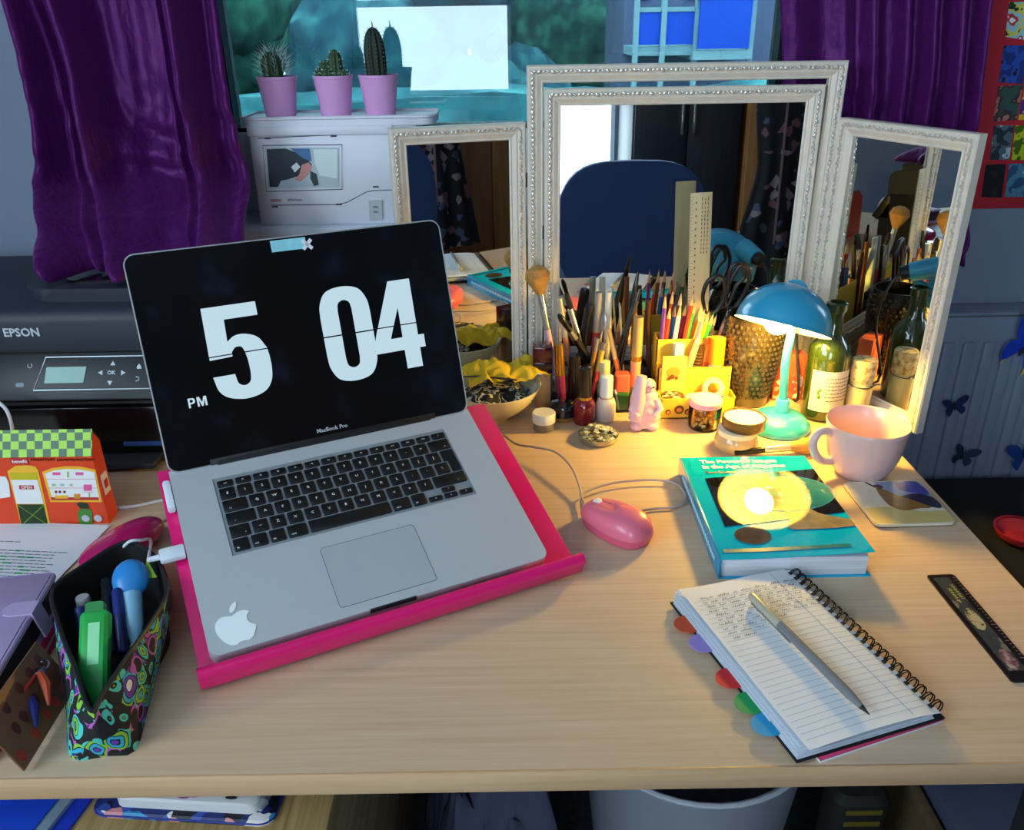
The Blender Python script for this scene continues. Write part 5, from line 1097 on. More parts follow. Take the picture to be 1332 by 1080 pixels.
# ================================================================== desk lamp
tealp = mat('2C98C0', 0.28, var=0.03, coat=0.4)
LB = PZ(1012, 556, 0.0); lamp = thing('desk_lamp', 'small teal desk lamp, switched on, with dome shade', 'lamp', (LB.x, LB.y, 0)); LI = TR(LB.x, LB.y, 0).inverted()
G().lathe([(0, 0), (0.046, 0), (0.0475, 0.003), (0.0465, 0.008), (0.040, 0.017), (0.028, 0.024), (0.012, 0.027), (0, 0.027)], 40).build('base', tealp, lamp)
G().lathe([(0.0105, 0.024), (0.0105, 0.046), (0.0095, 0.048), (0, 0.048)], 20, TR(0.002, 0, 0)).build('collar', mat('3AA4D4', 0.3, coat=0.3), lamp)
SC = PY(1018, 424, LB.y-0.010); OD = Vector((-0.27, -0.30, -0.91)).normalized()     # rim centre and opening direction
SMx = frame_to(SC, SC-OD)                # z axis points from the rim up to the crown
RS = 0.068
sp_ = [(RS*math.cos(a), 0.062*math.sin(a)) for a in [math.radians(d) for d in range(0, 90, 7)]]+[(0.006, 0.062)]
G().lathe([(RS+0.0012, -0.002)]+sp_+[(0, 0.062)], 48).build('shade', tealp, lamp, LI @ SMx)
G().lathe([(RS+0.0012, -0.002)]+[(r_*0.965, z_*0.955-0.0005) for r_, z_ in sp_]+[(0, 0.0590)], 48).build('shade_lining', mat('F0EEE6', 0.5, var=0), lamp, LI @ SMx)
apex = SC-OD*0.036+Vector((0.022, 0.046, 0.0)); J = apex+Vector((0.012, 0.030, -0.008))
G().tube([LI @ (apex+Vector((-0.003, -0.008, 0.002))), LI @ (apex+Vector((0.004, 0.010, -0.002))), LI @ J], [0.019, 0.017, 0.015], 18).build('socket', tealp, lamp)
G().tube([LI @ J, LI @ (J+Vector((0.006, 0.012, -0.003)))], [0.0125, 0.011], 14).build('socket_end', mat('121316', 0.5), lamp)
stp = [Vector((0.002, 0, 0.044)), LI @ PY(1022, 470, LB.y+0.004), LI @ PY(1029, 432, LB.y+0.018), LI @ (J+Vector((-0.006, -0.008, -0.012)))]
G().tube(smooth_path(stp, 6), 0.0062, 14).build('stem', tealp, lamp)
BP = SC-OD*0.010+Vector((-0.010, -0.004, 0))
bm_ = bpy.data.materials.new('bulb_glow'); bm_.use_nodes = True; pb = bm_.node_tree.nodes['Principled BSDF']
pb.inputs['Base Color'].default_value = (1, 0.9, 0.7, 1); pb.inputs['Emission Color'].default_value = (1, 0.62, 0.075, 1); pb.inputs['Emission Strength'].default_value = BULB
G().sph((0, 0, 0), 0.021, 20, 14).build('bulb', bm_, lamp, LI @ TR(*BP))
G().tube([LI @ (BP-OD*0.006+Vector((0.006, 0.012, 0))), LI @ (apex+Vector((-0.004, -0.012, 0)))], [0.011, 0.012], 14).build('bulb_cap', mat('B8B4AC', 0.3, 1), lamp)
G().tube([LI @ p for p in smooth_path([J+Vector((0.006, 0.012, -0.004)), J+Vector((0.016, 0.024, -0.03)), J+Vector((0.022, 0.03, -0.09)), Vector((LB.x+0.056, LB.y+0.085, 0.008)), Vector((LB.x+0.050, LB.y+0.16, 0.004))], 6)], 0.0022, 8).build('flex', mat('141416', 0.5), lamp)
# ================================================================== bottles, vase, vial, card behind the lamp
vz = thing('vase', 'dark smoky glass vase with hobnail texture behind the lamp', 'vase', (0.386, 1.250, 0))
vm = mat('2A231A', 0.12, var=0.1, spec=0.7, coat=0.4)
vp = [(0, 0), (0.030, 0), (0.033, 0.004), (0.034, 0.018), (0.040, 0.050), (0.0455, 0.085), (0.0465, 0.115), (0.0445, 0.138), (0.043, 0.150), (0.0405, 0.150), (0.0415, 0.135), (0.043, 0.11), (0.041, 0.08), (0.034, 0.03), (0, 0.012)]
G().lathe(vp, 40).build('glass', vm, vz)
g = G()
for j in range(15):
    z = 0.020+j*0.0085; r_ = lerp([(p[1], p[0]) for p in vp[3:9]], z)
    for i in range(30):
        a = 2*PI*(i+0.5*(j % 2))/30; g.sph((r_*math.cos(a), r_*math.sin(a), z), 0.0030, 5, 4)
o = g.build('hobnails', mat('30281C', 0.28, var=0.1, spec=0.5), vz); o['kind'] = 'stuff'
wb = thing('glass_bottle', 'olive green glass bottle with a cream label beside the lamp', 'bottle', (0.487, 1.190, 0))
gg = mat('2C3A14', 0.08, var=0.05, spec=0.7, coat=0.6)
G().lathe([(0, 0.002), (0.024, 0), (0.0305, 0.004), (0.0315, 0.02), (0.0315, 0.100), (0.029, 0.118), (0.020, 0.130), (0.0135, 0.142), (0.0125, 0.172), (0.0155, 0.174), (0.0155, 0.185), (0.012, 0.187), (0.0105, 0.187), (0.0105, 0.15), (0, 0.15)], 36).build('glass', gg, wb)
lab = G().grid(lambda a, b_: Vector((0.0321*math.cos(-2.6+2.4*a), 0.0321*math.sin(-2.6+2.4*a), 0.020+0.066*b_)), 24, 4, thick=0.0004).build('label', mat('D8D2C0', 0.6, var=0.04), wb)
rnd = random.Random(6); g = G()
for k in range(7):
    z = 0.074-k*0.006; a = -1.9
    while a < -0.75:
        w = rnd.uniform(0.05, 0.16); g.box(0.0324, 0.0327, -0.0161*w, 0.0161*w, z, z+0.0014, M=RZ(a+w/2)); a += w+0.04
g.build('label_text', mat('6A6450', 0.7), lab, smooth=False)
for (a, z, s_) in ((-2.15, 0.045, 0.006), (-2.2, 0.052, 0.005), (-2.1, 0.056, 0.004)): G().sph((0.0322*math.cos(a), 0.0322*math.sin(a), z), (s_*0.5, s_*0.5, s_*0.7), 6, 5).build('label_leaf', mat('5A8A3A', 0.6), lab)
vi = thing('corked_jar', 'tall glass jar with a cork stopper and wire beside the green bottle', 'jar', (0.538, 1.178, 0))
G().lathe([(0, 0), (0.0165, 0), (0.018, 0.002), (0.018, 0.058), (0.016, 0.062), (0.016, 0.064), (0, 0.064)], 24).build('glass', mat('CDBE86', 0.15, var=0.06, coat=0.5), vi)
G().lathe([(0.0155, 0.062), (0.0175, 0.066), (0.018, 0.098), (0.0165, 0.100), (0, 0.100)], 24).build('cork', patch('cork', [(0.35, '8A6E3E'), (0.5, 'C8AE78'), (0.7, 'E0CC9C')], 120, 'NOISE', 0.85, 'LINEAR', bump=0.4), vi)
G().tube([(0.0187*math.cos(a), 0.0187*math.sin(a), 0.060+0.002*math.sin(a)) for a in [2*PI*i/24 for i in range(24)]], 0.0009, 6, closed=True).build('wire', mat('6E675A', 0.3, 1), vi)
G().tube([(0.006, -0.0187, 0.060), (0.014, -0.021, 0.066), (0.022, -0.017, 0.064)], 0.0012, 6).build('clasp', mat('3A342A', 0.3, 1), vi)
sc2 = PY(1035, 540, 1.262); bxs = thing('patterned_box', 'salmon pink patterned carton standing between the lamp and the green bottle', 'box', (0.452, 1.262, 0))
G().box(-0.024, 0.024, -0.012, 0.012, 0, 0.080, 0.001).build('carton', mat('D0603C', 0.5), bxs); G().box(-0.022, 0.022, -0.0126, -0.0119, 0.004, 0.045).build('pattern_panel', patch('salmon', [(0.3, 'C8502E'), (0.5, 'E8B090'), (0.62, 'D86A48'), (0.75, 'F0D8C4')], 130, 'VORONOI', 0.5), bxs, smooth=False)
# ================================================================== cream jar with its lid, brush, little jars
cj = PZ(957, 575, 0.0); cj = Vector((0.328, 1.088, 0)); t = thing('cream_jar', 'low glass cream jar standing in front of the lamp', 'jar', (cj.x, cj.y, 0))
G().lathe([(0, 0), (0.028, 0), (0.0315, 0.004), (0.032, 0.012), (0.029, 0.020), (0.0265, 0.024), (0, 0.024)], 32).build('glass', mat('C8A878', 0.1, var=0.03, coat=0.6), t); G().lathe([(0.0275, 0.0225), (0.0280, 0.024), (0.0280, 0.030), (0.026, 0.0315), (0, 0.0315)], 32).build('neck', mat('E6D8B8', 0.3), t)
t = thing('jar_lid', 'brown screw lid turned upside down on the cream jar', 'lid', M=TR(cj.x+0.009, cj.y+0.002, 0.0322) @ RZ(0.3) @ RX(0.0))
G().lathe([(0, 0), (0.030, 0), (0.0315, 0.002), (0.0315, 0.0155), (0.0305, 0.0165), (0.029, 0.0165), (0.029, 0.010), (0, 0.0095)], 36).build('rim', mat('4A2F1C', 0.25, coat=0.4), t); G().lathe([(0, 0.0142), (0.0285, 0.0138), (0.0288, 0.010), (0, 0.0098)], 32).build('liner', mat('EDE6D4', 0.5), t)
ba, bb_ = PZ(958, 590, 0.006), PZ(1060, 577, 0.016); t = thing('makeup_brush', 'makeup brush with tan bristles lying behind the teal book', 'brush', M=frame_to(PZ(955, 589, 0.006), PZ(1058, 579, 0.013))); LBr = (PZ(1058, 579, 0.013)-PZ(955, 589, 0.006)).length
G().lathe([(0, 0), (0.004, 0.001), (0.0045, LBr*0.3), (0.0045, LBr*0.38)], 12).build('handle', mat('17171A', 0.3), t); G().lathe([(0.0046, LBr*0.38), (0.0052, LBr*0.40), (0.0060, LBr*0.66), (0.0055, LBr*0.72), (0, LBr*0.72)], 16).build('ferrule', mat('D8D2C4', 0.25, 0.7), t)
def bristles(par, z0_, z1_, r0_, r1_, m, flat=1.0, n=150, seed=1):
    g = G(); rn = random.Random(seed)
    prof = [(r0_, z0_), (r0_*0.5+r1_*0.5, z0_+(z1_-z0_)*0.3), (r1_, z0_+(z1_-z0_)*0.62), (r1_*0.80, z0_+(z1_-z0_)*0.88), (r1_*0.3, z1_), (0, z1_)]
    g.lathe(prof, 20, sx=1, sy=flat)
    for i in range(n):
        a = rn.uniform(0, 2*PI); k = math.sqrt(rn.random())
        g.tube([(r0_*k*math.cos(a), r0_*k*flat*math.sin(a), z0_), (r1_*k*1.02*math.cos(a), r1_*k*1.02*flat*math.sin(a), z0_+(z1_-z0_)*0.65), (r1_*k*0.9*math.cos(a), r1_*k*0.9*flat*math.sin(a), z1_+rn.uniform(-.003, .002)-(z1_-z0_)*0.18*k)], [0.0004, 0.0004, 0.0002], 3, caps=False)
    o = g.build('bristles', m, par); o['kind'] = 'stuff'; return o
tan = mat('A8803E', 0.8, var=0.3, scale=120)
bristles(t, LBr*0.70, LBr*1.02, 0.0055, 0.0125, tan, 1.0, 220, 3)
t = thing('bead_jar', 'small glass jar of mixed beads with a pink lid', 'jar', (0.296, 1.157, 0))
G().lathe([(0, 0), (0.022, 0), (0.0245, 0.003), (0.025, 0.034), (0.022, 0.038), (0.0205, 0.038), (0.023, 0.033), (0.0225, 0.004), (0, 0.003)], 32).build('glass', clear('jar_glass', 'F4EEDC', 1.35, 0.93, 0.05), t)
G().lathe([(0, 0.0375), (0.0248, 0.0375), (0.0255, 0.039), (0.0255, 0.046), (0.0235, 0.048), (0, 0.048)], 32).build('lid', mat('E0A8BC', 0.35), t); G().lathe([(0, 0.0478), (0.020, 0.0478), (0.0195, 0.0486), (0, 0.0486)], 28).build('lid_disc', mat('EADFD6', 0.4), t)
bc = ['D8903A', 'E8CC7A', 'C8803A', 'D0D4D4', 'E8DCA8', 'E8E0D0', 'D8A858', 'F0C868']; rnd = random.Random(9); g0 = {}
for i in range(90):
    r_ = 0.0195*math.sqrt(rnd.random()); a = rnd.uniform(0, 2*PI); z = 0.005+0.019*rnd.random()
    g0.setdefault(bc[i % 8], G()).sph((r_*math.cos(a), r_*math.sin(a), z), (0.0028, 0.0022, 0.0028), 7, 5)
for h_, g in g0.items(): o = g.build('beads', mat(h_, 0.25), t); o['kind'] = 'stuff'
t = thing('small_jar', 'tiny glass pot with a white screw lid beside the bowl', 'jar', (0.049, 1.158, 0))
G().lathe([(0, 0), (0.0155, 0), (0.017, 0.002), (0.0168, 0.012), (0.014, 0.014), (0, 0.014)], 28).build('glass', mat('7E7668', 0.1, coat=0.6), t); G().lathe([(0.0165, 0.0125), (0.0178, 0.0135), (0.0180, 0.0270), (0.0168, 0.0285), (0, 0.0285)], 32).build('lid', mat('E2DFD8', 0.4, var=0.02), t)
t = thing('powder_compact', 'round black powder pot with a gold rim behind the white-lidded pot', 'compact', (0.081, 1.196, 0))
G().lathe([(0, 0), (0.020, 0), (0.0215, 0.002), (0.0215, 0.009), (0, 0.009)], 28).build('base', mat('B8924A', 0.3, 0.6), t); G().lathe([(0.0220, 0.008), (0.0222, 0.020), (0.0205, 0.025), (0.014, 0.0275), (0, 0.028)], 30).build('lid', mat('121520', 0.15, coat=0.5), t)
# trinket tin with flower-shaped sequins
t = thing('trinket_tin', 'small round dish heaped with green and cream sequin flowers', 'dish', (0.129, 1.118, 0))
G().lathe([(0, 0), (0.024, 0), (0.029, 0.003), (0.0305, 0.0105), (0.0290, 0.0105), (0.027, 0.004), (0, 0.003)], 36).build('dish', mat('B8B0A0', 0.2, 0.8), t)
rnd = random.Random(21); gs_ = [G() for _ in range(4)]
for i in range(70):
    r_ = 0.027*math.sqrt(rnd.random()); a = rnd.uniform(0, 2*PI); z = 0.008+0.013*(1-(r_/0.028)**2)*rnd.uniform(0.6, 1)
    M = TR(r_*math.cos(a), r_*math.sin(a)+(0.004 if z > 0.015 else 0), z) @ RZ(rnd.uniform(0, 6)) @ RX(rnd.uniform(-.7, .7))
    pts = [(0.0045*(1 if k % 2 else 0.55)*math.cos(PI*k/5), 0.0045*(1 if k % 2 else 0.55)*math.sin(PI*k/5)) for k in range(10)]
    gs_[i % 4].prism(pts, 0, 0.0010, M)
for g, h_ in zip(gs_, ('D4CC9C', 'A8A478', 'E8E4C8', '7E8468')): o = g.build('sequins', mat(h_, 0.25, 0.2), t, smooth=False); o['kind'] = 'stuff'
# nail varnish bottles
def varnish(x, y, lab, body, cap, ring, hb, rb2, hc_, rc, ringh=0.004, m=None):
    t = thing('nail_varnish', lab, 'nail varnish', (x, y, 0))
    G().lathe([(0, 0), (rb2*0.92, 0), (rb2, 0.002), (rb2, hb*0.72), (rb2*0.82, hb*0.92), (rc*0.95, hb), (0, hb)], 24).build('bottle', m or mat(body, 0.1, coat=0.7), t)
    G().lathe([(rc*1.03, hb-0.001), (rc*1.03, hb+ringh), (0, hb+ringh)], 20).build('collar', mat(ring, 0.25, 0.8), t)
    G().lathe([(rc, hb+ringh), (rc*0.97, hb+hc_), (rc*0.85, hb+hc_+0.001), (0, hb+hc_+0.001)], 20).build('cap', mat(cap, 0.25, coat=0.3), t)
    return t
varnish(0.113, 1.180, 'dark red nail varnish bottle with a tall black cap', '7A0C16', '0E0C0D', 'C89A3C', 0.041, 0.0175, 0.050, 0.0108)
varnish(0.1475, 1.190, 'clear nail varnish bottle with a white cap', 'D8C8C0', 'E6E2E4', 'C8C4C4', 0.038, 0.0160, 0.035, 0.0105, 0.002, mat('D2C0B4', 0.08, var=0.1, coat=0.8))
# foundation bottle with dark cap
t = thing('foundation_bottle', 'beige foundation bottle with a square dark red and black cap', 'bottle', (0.050, 1.246, 0))
G().box(-0.0135, 0.0135, -0.0135, 0.0135, 0, 0.062, 0.003).build('glass', mat('A88868', 0.15, coat=0.5), t); G().box(-0.0155, 0.0155, -0.0155, 0.0155, 0.062, 0.080, 0.001).build('cap_base', mat('0E0A0B', 0.2, coat=0.4), t); G().box(-0.0155, 0.0155, -0.0155, 0.0155, 0.080, 0.106, 0.001).build('cap', mat('3E0A10', 0.15, coat=0.6), t)
# ================================================================== acrylic make-up organiser with its contents
acr = clear('acrylic', 'F2F4F8', 1.42, 0.94, 0.03)
ox0, ox1, oy0, oy1 = 0.062, 0.222, 1.212, 1.300
ac = thing('acrylic_organiser', 'clear acrylic stand holding brushes and make-up', 'organiser', (0, 0, 0))
for (x0_, x1_, y0_, y1_, z1_) in ((ox0, ox1, oy0, oy0+0.002, 0.034), (ox0, ox1, oy1-0.002, oy1, 0.085), (ox0, ox0+0.002, oy0, oy1, 0.060), (ox1-0.002, ox1, oy0, oy1, 0.060), (ox0, ox1, oy0+0.030, oy0+0.032, 0.052), (ox0, ox1, oy0, oy1, 0.002)):
    G().box(x0_, x1_, y0_, y1_, 0, z1_).build('panel', acr, ac, smooth=False)
def stick(name, lab, cat, a, b_, segs, sides=12, flat=1.0, extra=None):
    """thing along a->b made of (part name, t0, t1, r0, r1, material)"""
    M = frame_to(a, b_); L_ = (Vector(b_)-Vector(a)).length; t = thing(name, lab, cat, M=M)
    for (nm, t0, t1, r0_, r1_, m) in segs: G().lathe([(0, t0*L_), (r0_, t0*L_), (r1_, t1*L_), (0, t1*L_)], sides, sx=1, sy=flat).build(nm, m, t)
    return t, L_
K = mat('101014', 0.25, coat=0.4); S_ = mat('C8C4BC', 0.2, 0.9); GD = mat('C09038', 0.22, 0.85); PKH = mat('D8A8BC', 0.35)
Yb, Ym, Yf_ = 1.285, 1.262, 1.232
def at(u, v, y): return PY(u, v, y)
def floorpt(top, bot_u, y):
    """foot of a stick: pixel column bot_u at the organiser floor"""
    p = PY(bot_u, 500, y); return Vector((p.x, y, 0.004))
t, L_ = stick('makeup_brush', 'upright fluffy tan powder brush with a pink handle', 'brush', floorpt(0, 729, Ym), at(703, 381, Yb), [('handle', 0, 0.66, 0.003, 0.0055, PKH), ('ferrule', 0.64, 1.0, 0.0052, 0.0058, S_)]); bristles(t, L_*0.98, L_*1.24, 0.0056, 0.0215, mat('C08C48', 0.8, var=0.35, scale=150), 0.9, 260, 5)
t, L_ = stick('makeup_brush', 'black-handled brush with dark bristles leaning left in the acrylic stand', 'brush', floorpt(0, 776, Ym), at(742, 402, Yb), [('handle', 0, 0.74, 0.003, 0.0055, K), ('ferrule', 0.72, 1.0, 0.0052, 0.0048, S_)]); bristles(t, L_*0.98, L_*1.17, 0.0045, 0.0055, mat('1A1614', 0.8), 0.6, 60, 6)
t, L_ = stick('makeup_brush', 'short black brush with a pale tip leaning steeply in front of the acrylic stand', 'brush', at(768, 470, Ym), at(741, 430, Yf_), [('handle', 0, 0.75, 0.0055, 0.0062, K), ('ferrule', 0.74, 1.0, 0.0058, 0.0055, S_)]); bristles(t, L_*0.97, L_*1.5, 0.0052, 0.0068, K, 0.7, 40, 7)
stick('mascara', 'thick glossy black mascara tube with a stepped cap', 'mascara', floorpt(0, 748, Yb), at(768, 396, Yb), [('tube', 0, 0.55, 0.0068, 0.0068, K), ('cap', 0.56, 0.97, 0.0085, 0.0085, mat('15161C', 0.2, coat=0.5)), ('cap_end', 0.97, 1.0, 0.0075, 0.0070, K)])
stick('makeup_brush', 'pale silver-ended brush handle behind the black brushes', 'brush', floorpt(0, 748, Yb), at(727, 388, Yb), [('handle', 0, 0.6, 0.004, 0.005, mat('C07A58', 0.4)), ('silver_end', 0.6, 1.0, 0.0052, 0.0058, mat('D8D4D0', 0.25, 0.6))])
stick('lip_gloss', 'gold-capped lip gloss with a berry tube at the left of the acrylic stand', 'lip gloss', Vector((0.0815, Yf_, 0.004)), at(727, 448, Yf_), [('tube', 0, 0.52, 0.0075, 0.0075, mat('8A2A4A', 0.15, coat=0.6)), ('cap', 0.52, 1.0, 0.0078, 0.0072, GD)])
stick('lipstick', 'black lipstick tube next to the gold-capped gloss', 'lipstick', Vector((0.1015, Yf_+0.012, 0.004)), at(748, 462, Yf_+0.012), [('base', 0, 0.45, 0.0100, 0.0100, K), ('cap', 0.46, 1.0, 0.0105, 0.0100, K)], 16)
stick('lip_gloss', 'clear red lip gloss tube with a silver cap standing behind the spatula', 'lip gloss', floorpt(0, 770, Yb), at(779, 380, Yb), [('tube', 0, 0.62, 0.0065, 0.0065, mat('B83A30', 0.15, coat=0.6)), ('cap', 0.62, 1.0, 0.0062, 0.0058, mat('C8C8C4', 0.2, 0.7))])
stick('lip_gloss', 'pale pearly gloss tube with a white cap beside the red one', 'lip gloss', floorpt(0, 788, Yb), at(792, 380, Yb), [('tube', 0, 0.65, 0.006, 0.006, mat('D8C8A8', 0.2, coat=0.5)), ('cap', 0.65, 1.0, 0.0058, 0.0054, mat('E0DCD0', 0.3))])
t, L_ = stick('spatula', 'silver oval-ended spatula in the acrylic stand', 'spatula', floorpt(0, 770, Yf_+0.02), at(783, 430, Ym), [('rod', 0, 1.0, 0.0025, 0.002, S_)]); G().sph((0, 0, L_+0.014), (0.0075, 0.0030, 0.0165), 14, 8).build('paddle', mat('B8BCBC', 0.25, 0.7), t)
t, L_ = stick('nail_file', 'wide white and grey nail file standing in the acrylic stand', 'nail file', floorpt(0, 812, Yb), at(806, 394, Yb), [('board', 0, 0.97, 0.0095, 0.0095, mat('B8C4C4', 0.6, var=0.15)), ('rounded_end', 0.97, 1.0, 0.0095, 0.004, mat('B8C4C4', 0.6))], 16, 0.14)
stick('eyeliner', 'slim black eyeliner pencil, tallest in the acrylic stand', 'eyeliner', floorpt(0, 800, Ym), at(830, 354, Yb), [('barrel', 0, 0.9, 0.0040, 0.0042, K), ('tip', 0.9, 1.0, 0.004, 0.0022, K)])
stick('eyeliner', 'black eyeliner pen crossing in front of the nail file', 'eyeliner', floorpt(0, 784, Yf_+0.02), at(833, 376, Ym), [('barrel', 0, 0.6, 0.0042, 0.0048, K), ('grip', 0.6, 0.9, 0.0048, 0.0044, mat('3A3634', 0.3)), ('tip', 0.9, 1.0, 0.004, 0.002, K)])
stick('lip_gloss', 'pale gold-capped gloss with a nude pink tube', 'lip gloss', Vector((0.199, Yf_+0.008, 0.004)), at(831, 412, Yf_+0.012), [('tube', 0, 0.50, 0.0085, 0.0085, mat('D89A78', 0.15, coat=0.6)), ('collar', 0.50, 0.56, 0.0078, 0.0078, GD), ('cap', 0.56, 1.0, 0.0086, 0.0080, mat('D8B878', 0.25, 0.6))], 18)
stick('eye_pencil', 'dark brown pencil standing beside the gold-capped nude gloss', 'pencil', floorpt(0, 845, Yb), at(843, 392, Yb), [('barrel', 0, 1.0, 0.0045, 0.0045, mat('4A2A1C', 0.35))])
stick('eye_pencil', 'copper brown pencil behind the gold-capped nude gloss', 'pencil', floorpt(0, 822, Yb), at(826, 380, Yb), [('barrel', 0, 1.0, 0.0045, 0.0045, mat('8A4A2A', 0.35))])
stick('makeup_brush', 'slender brush with red and yellow handle behind the red varnish', 'brush', floorpt(0, 768, Yf_), at(786, 446, Yf_+0.02), [('handle', 0, 0.55, 0.003, 0.0042, mat('B82A1E', 0.3)), ('yellow_handle', 0.55, 0.88, 0.0042, 0.004, mat('D8A02E', 0.35)), ('ferrule', 0.88, 1.0, 0.0045, 0.0062, S_)])
stick('makeup_brush', 'bronze-handled brush beside the red and yellow one', 'brush', floorpt(0, 762, Yf_+0.01), at(777, 440, Yf_+0.02), [('handle', 0, 0.8, 0.003, 0.004, mat('9A6A2E', 0.35)), ('ferrule', 0.8, 1.0, 0.0042, 0.0048, S_)])
stick('pencil', 'wooden pencil with an orange end leaning right in the acrylic stand', 'pencil', floorpt(0, 815, Yf_+0.01), at(792, 428, Yf_+0.03), [('barrel', 0, 0.6, 0.0042, 0.0042, mat('D8703A', 0.4)), ('upper', 0.6, 1.0, 0.0042, 0.0036, mat('D8B070', 0.5))])
t = thing('nail_varnish', 'coral nail varnish with a green base, inside the acrylic stand', 'nail varnish', (0.177, Yf_-0.004, 0.002)); G().rbox(-0.011, 0.011, -0.011, 0.011, 0, 0.032, 0.004).build('bottle', mat('4A9A3A', 0.2, coat=0.5), t); G().rbox(-0.0115, 0.0115, -0.0115, 0.0115, 0.032, 0.060, 0.004, bev=0.002).build('cap', mat('E0664E', 0.3), t)
t = thing('nail_varnish', 'cream-capped clear varnish behind the white-capped bottle', 'nail varnish', (0.150, Yf_+0.012, 0.002)); G().lathe([(0, 0), (0.011, 0), (0.011, 0.036), (0.008, 0.040), (0, 0.040)], 18).build('bottle', mat('C8B890', 0.12, coat=0.6), t); G().lathe([(0.0095, 0.040), (0.009, 0.074), (0, 0.075)], 18).build('cap', mat('E4D8A8', 0.35), t)
stick('cotton_bud', 'white cotton bud inside the acrylic stand by the figurine', 'cotton bud', Vector((0.172, Yf_-0.017, 0.004)), Vector((0.166, Yf_-0.012, 0.034)), [('stick', 0, 1, 0.0016, 0.0016, mat('E4E0DC', 0.6)), ('cotton', 0.85, 1.1, 0.003, 0.003, mat('F0EEEA', 0.9))])
# ================================================================== pink figurine
t = thing('figurine', 'pale pink figurine with a tall hat in front of the yellow desk tidy', 'figurine', (0.2035, 1.158, 0), 0.0)
fg = mat('E4B4BC', 0.35, var=0.08, sss=0.15)
g = G()
def body_f(a, b_):
    th = 2*PI*a; z = 0.004+0.066*b_; r_ = lerp([(0, 0.0195), (0.12, 0.0215), (0.35, 0.0210), (0.6, 0.0185), (0.85, 0.0140), (1, 0.004)], b_)
    r_ *= 1+0.05*math.sin(b_*34)*(1 if math.cos(th-0.4) > -0.3 else 0.2)+0.03*math.sin(9*th+b_*20)
    return Vector((r_*1.05*math.cos(th)+0.002, r_*0.8*math.sin(th), z))
g.grid(body_f, 40, 30, cu=True); g.sph((0.004, -0.002, 0.070), (0.0105, 0.010, 0.012), 14, 10); g.build('body', fg, t, smooth=True, sharp=2.5)
G().tube([(-0.013, -0.006, 0.018), (-0.012, -0.007, 0.050), (-0.009, -0.004, 0.074), (-0.007, -0.002, 0.087)], [0.0125, 0.0120, 0.0098, 0.0075], 16).build('hat_fold', fg, t)
for x, y in ((-0.012, -0.008), (0.012, -0.008)): G().sph((x, y, 0.006), (0.0105, 0.011, 0.0075), 12, 8).build('foot', fg, t)
for s_ in (-1, 1): G().tube([(s_*0.015, -0.006, 0.050), (s_*0.022, -0.012, 0.036), (s_*0.012, -0.018, 0.026)], [0.006, 0.0055, 0.0045], 10).build('arm', fg, t)
for (x, z, r_) in ((0.002, 0.072, 0.0018), (0.010, 0.072, 0.0018)): G().sph((x, -0.0118, z), r_, 8, 6).build('eye', mat('8A5A66', 0.4), t)
G().sph((0.006, -0.0125, 0.068), 0.0025, 8, 6).build('nose', fg, t)
# ================================================================== yellow desk tidy
yc = mat('E8B83A', 0.45, var=0.05); yc2 = mat('F0C85A', 0.5, var=0.05)
td = thing('desk_tidy', 'yellow cardboard desk tidy with stepped compartments and printed cartoons', 'desk tidy', (0.2325, 1.186, 0))
TW = 0.118
def tray(x0_, x1_, y0_, y1_, z0_, z1_, nm, w=0.002, z1f=None):
    g = G(); zf = z1f if z1f is not None else z1_
    g.box(x0_, x1_, y0_, y0_+w, z0_, zf); g.box(x0_, x1_, y1_-w, y1_, z0_, z1_); g.box(x0_, x0_+w, y0_, y1_, z0_, z1_ if z1f is None else (zf+z1_)/2); g.box(x1_-w, x1_, y0_, y1_, z0_, z1_ if z1f is None else (zf+z1_)/2); g.box(x0_, x1_, y0_, y1_, z0_, z0_+w)
    return g.build(nm, yc, td, smooth=False)
tray(0, TW, 0, 0.036, 0, 0.034, 'front_tray'); tray(0.0, TW, 0.036, 0.062, 0, 0.072, 'middle_box'); tray(0.0, TW, 0.062, 0.100, 0, 0.110, 'back_box')
G().box(0.006, 0.044, 0.0335, 0.036, 0.03, 0.092).build('raised_panel', yc2, td, smooth=False)
G().box(0.058, 0.060, 0.062, 0.100, 0.0, 0.108).build('divider', yc, td, smooth=False)
brw = mat('6A3A1E', 0.5); org = mat('E0882E', 0.5); 
pf = plane((0, -0.0004, 0), (1, 0, 0), (0, 0, 1))
for (x, z, r_) in ((0.030, 0.016, 0.0075), (0.044, 0.012, 0.0055), (0.013, 0.012, 0.0045)):
    G().prism([(x+r_*math.cos(a), z+r_*math.sin(a)) for a in [2*PI*i/14 for i in range(14)]], 0, 0.0005).build('printed_motif', brw, td, pf, smooth=False); G().prism([(x+r_*0.6*math.cos(a), z-0.001+r_*0.5*math.sin(a)) for a in [2*PI*i/12 for i in range(12)]], 0.0005, 0.0008).build('printed_motif', org, td, pf, smooth=False)
pf2 = plane((0, 0.0331, 0), (1, 0, 0), (0, 0, 1)); G().prism([(0.024+0.011*math.cos(a), 0.066+0.009*math.sin(a)) for a in [2*PI*i/18 for i in range(18)]], 0, 0.0005).build('printed_sun', org, td, pf2, smooth=False)
for (x, z, r_) in ((0.022, 0.058, 0.004), (0.029, 0.056, 0.003), (0.017, 0.055, 0.003)): G().prism([(x+r_*math.cos(a), z+r_*math.sin(a)) for a in [2*PI*i/10 for i in range(10)]], 0.0005, 0.0009).build('printed_motif', brw, td, pf2, smooth=False)
TX, TY = 0.2325, 1.186
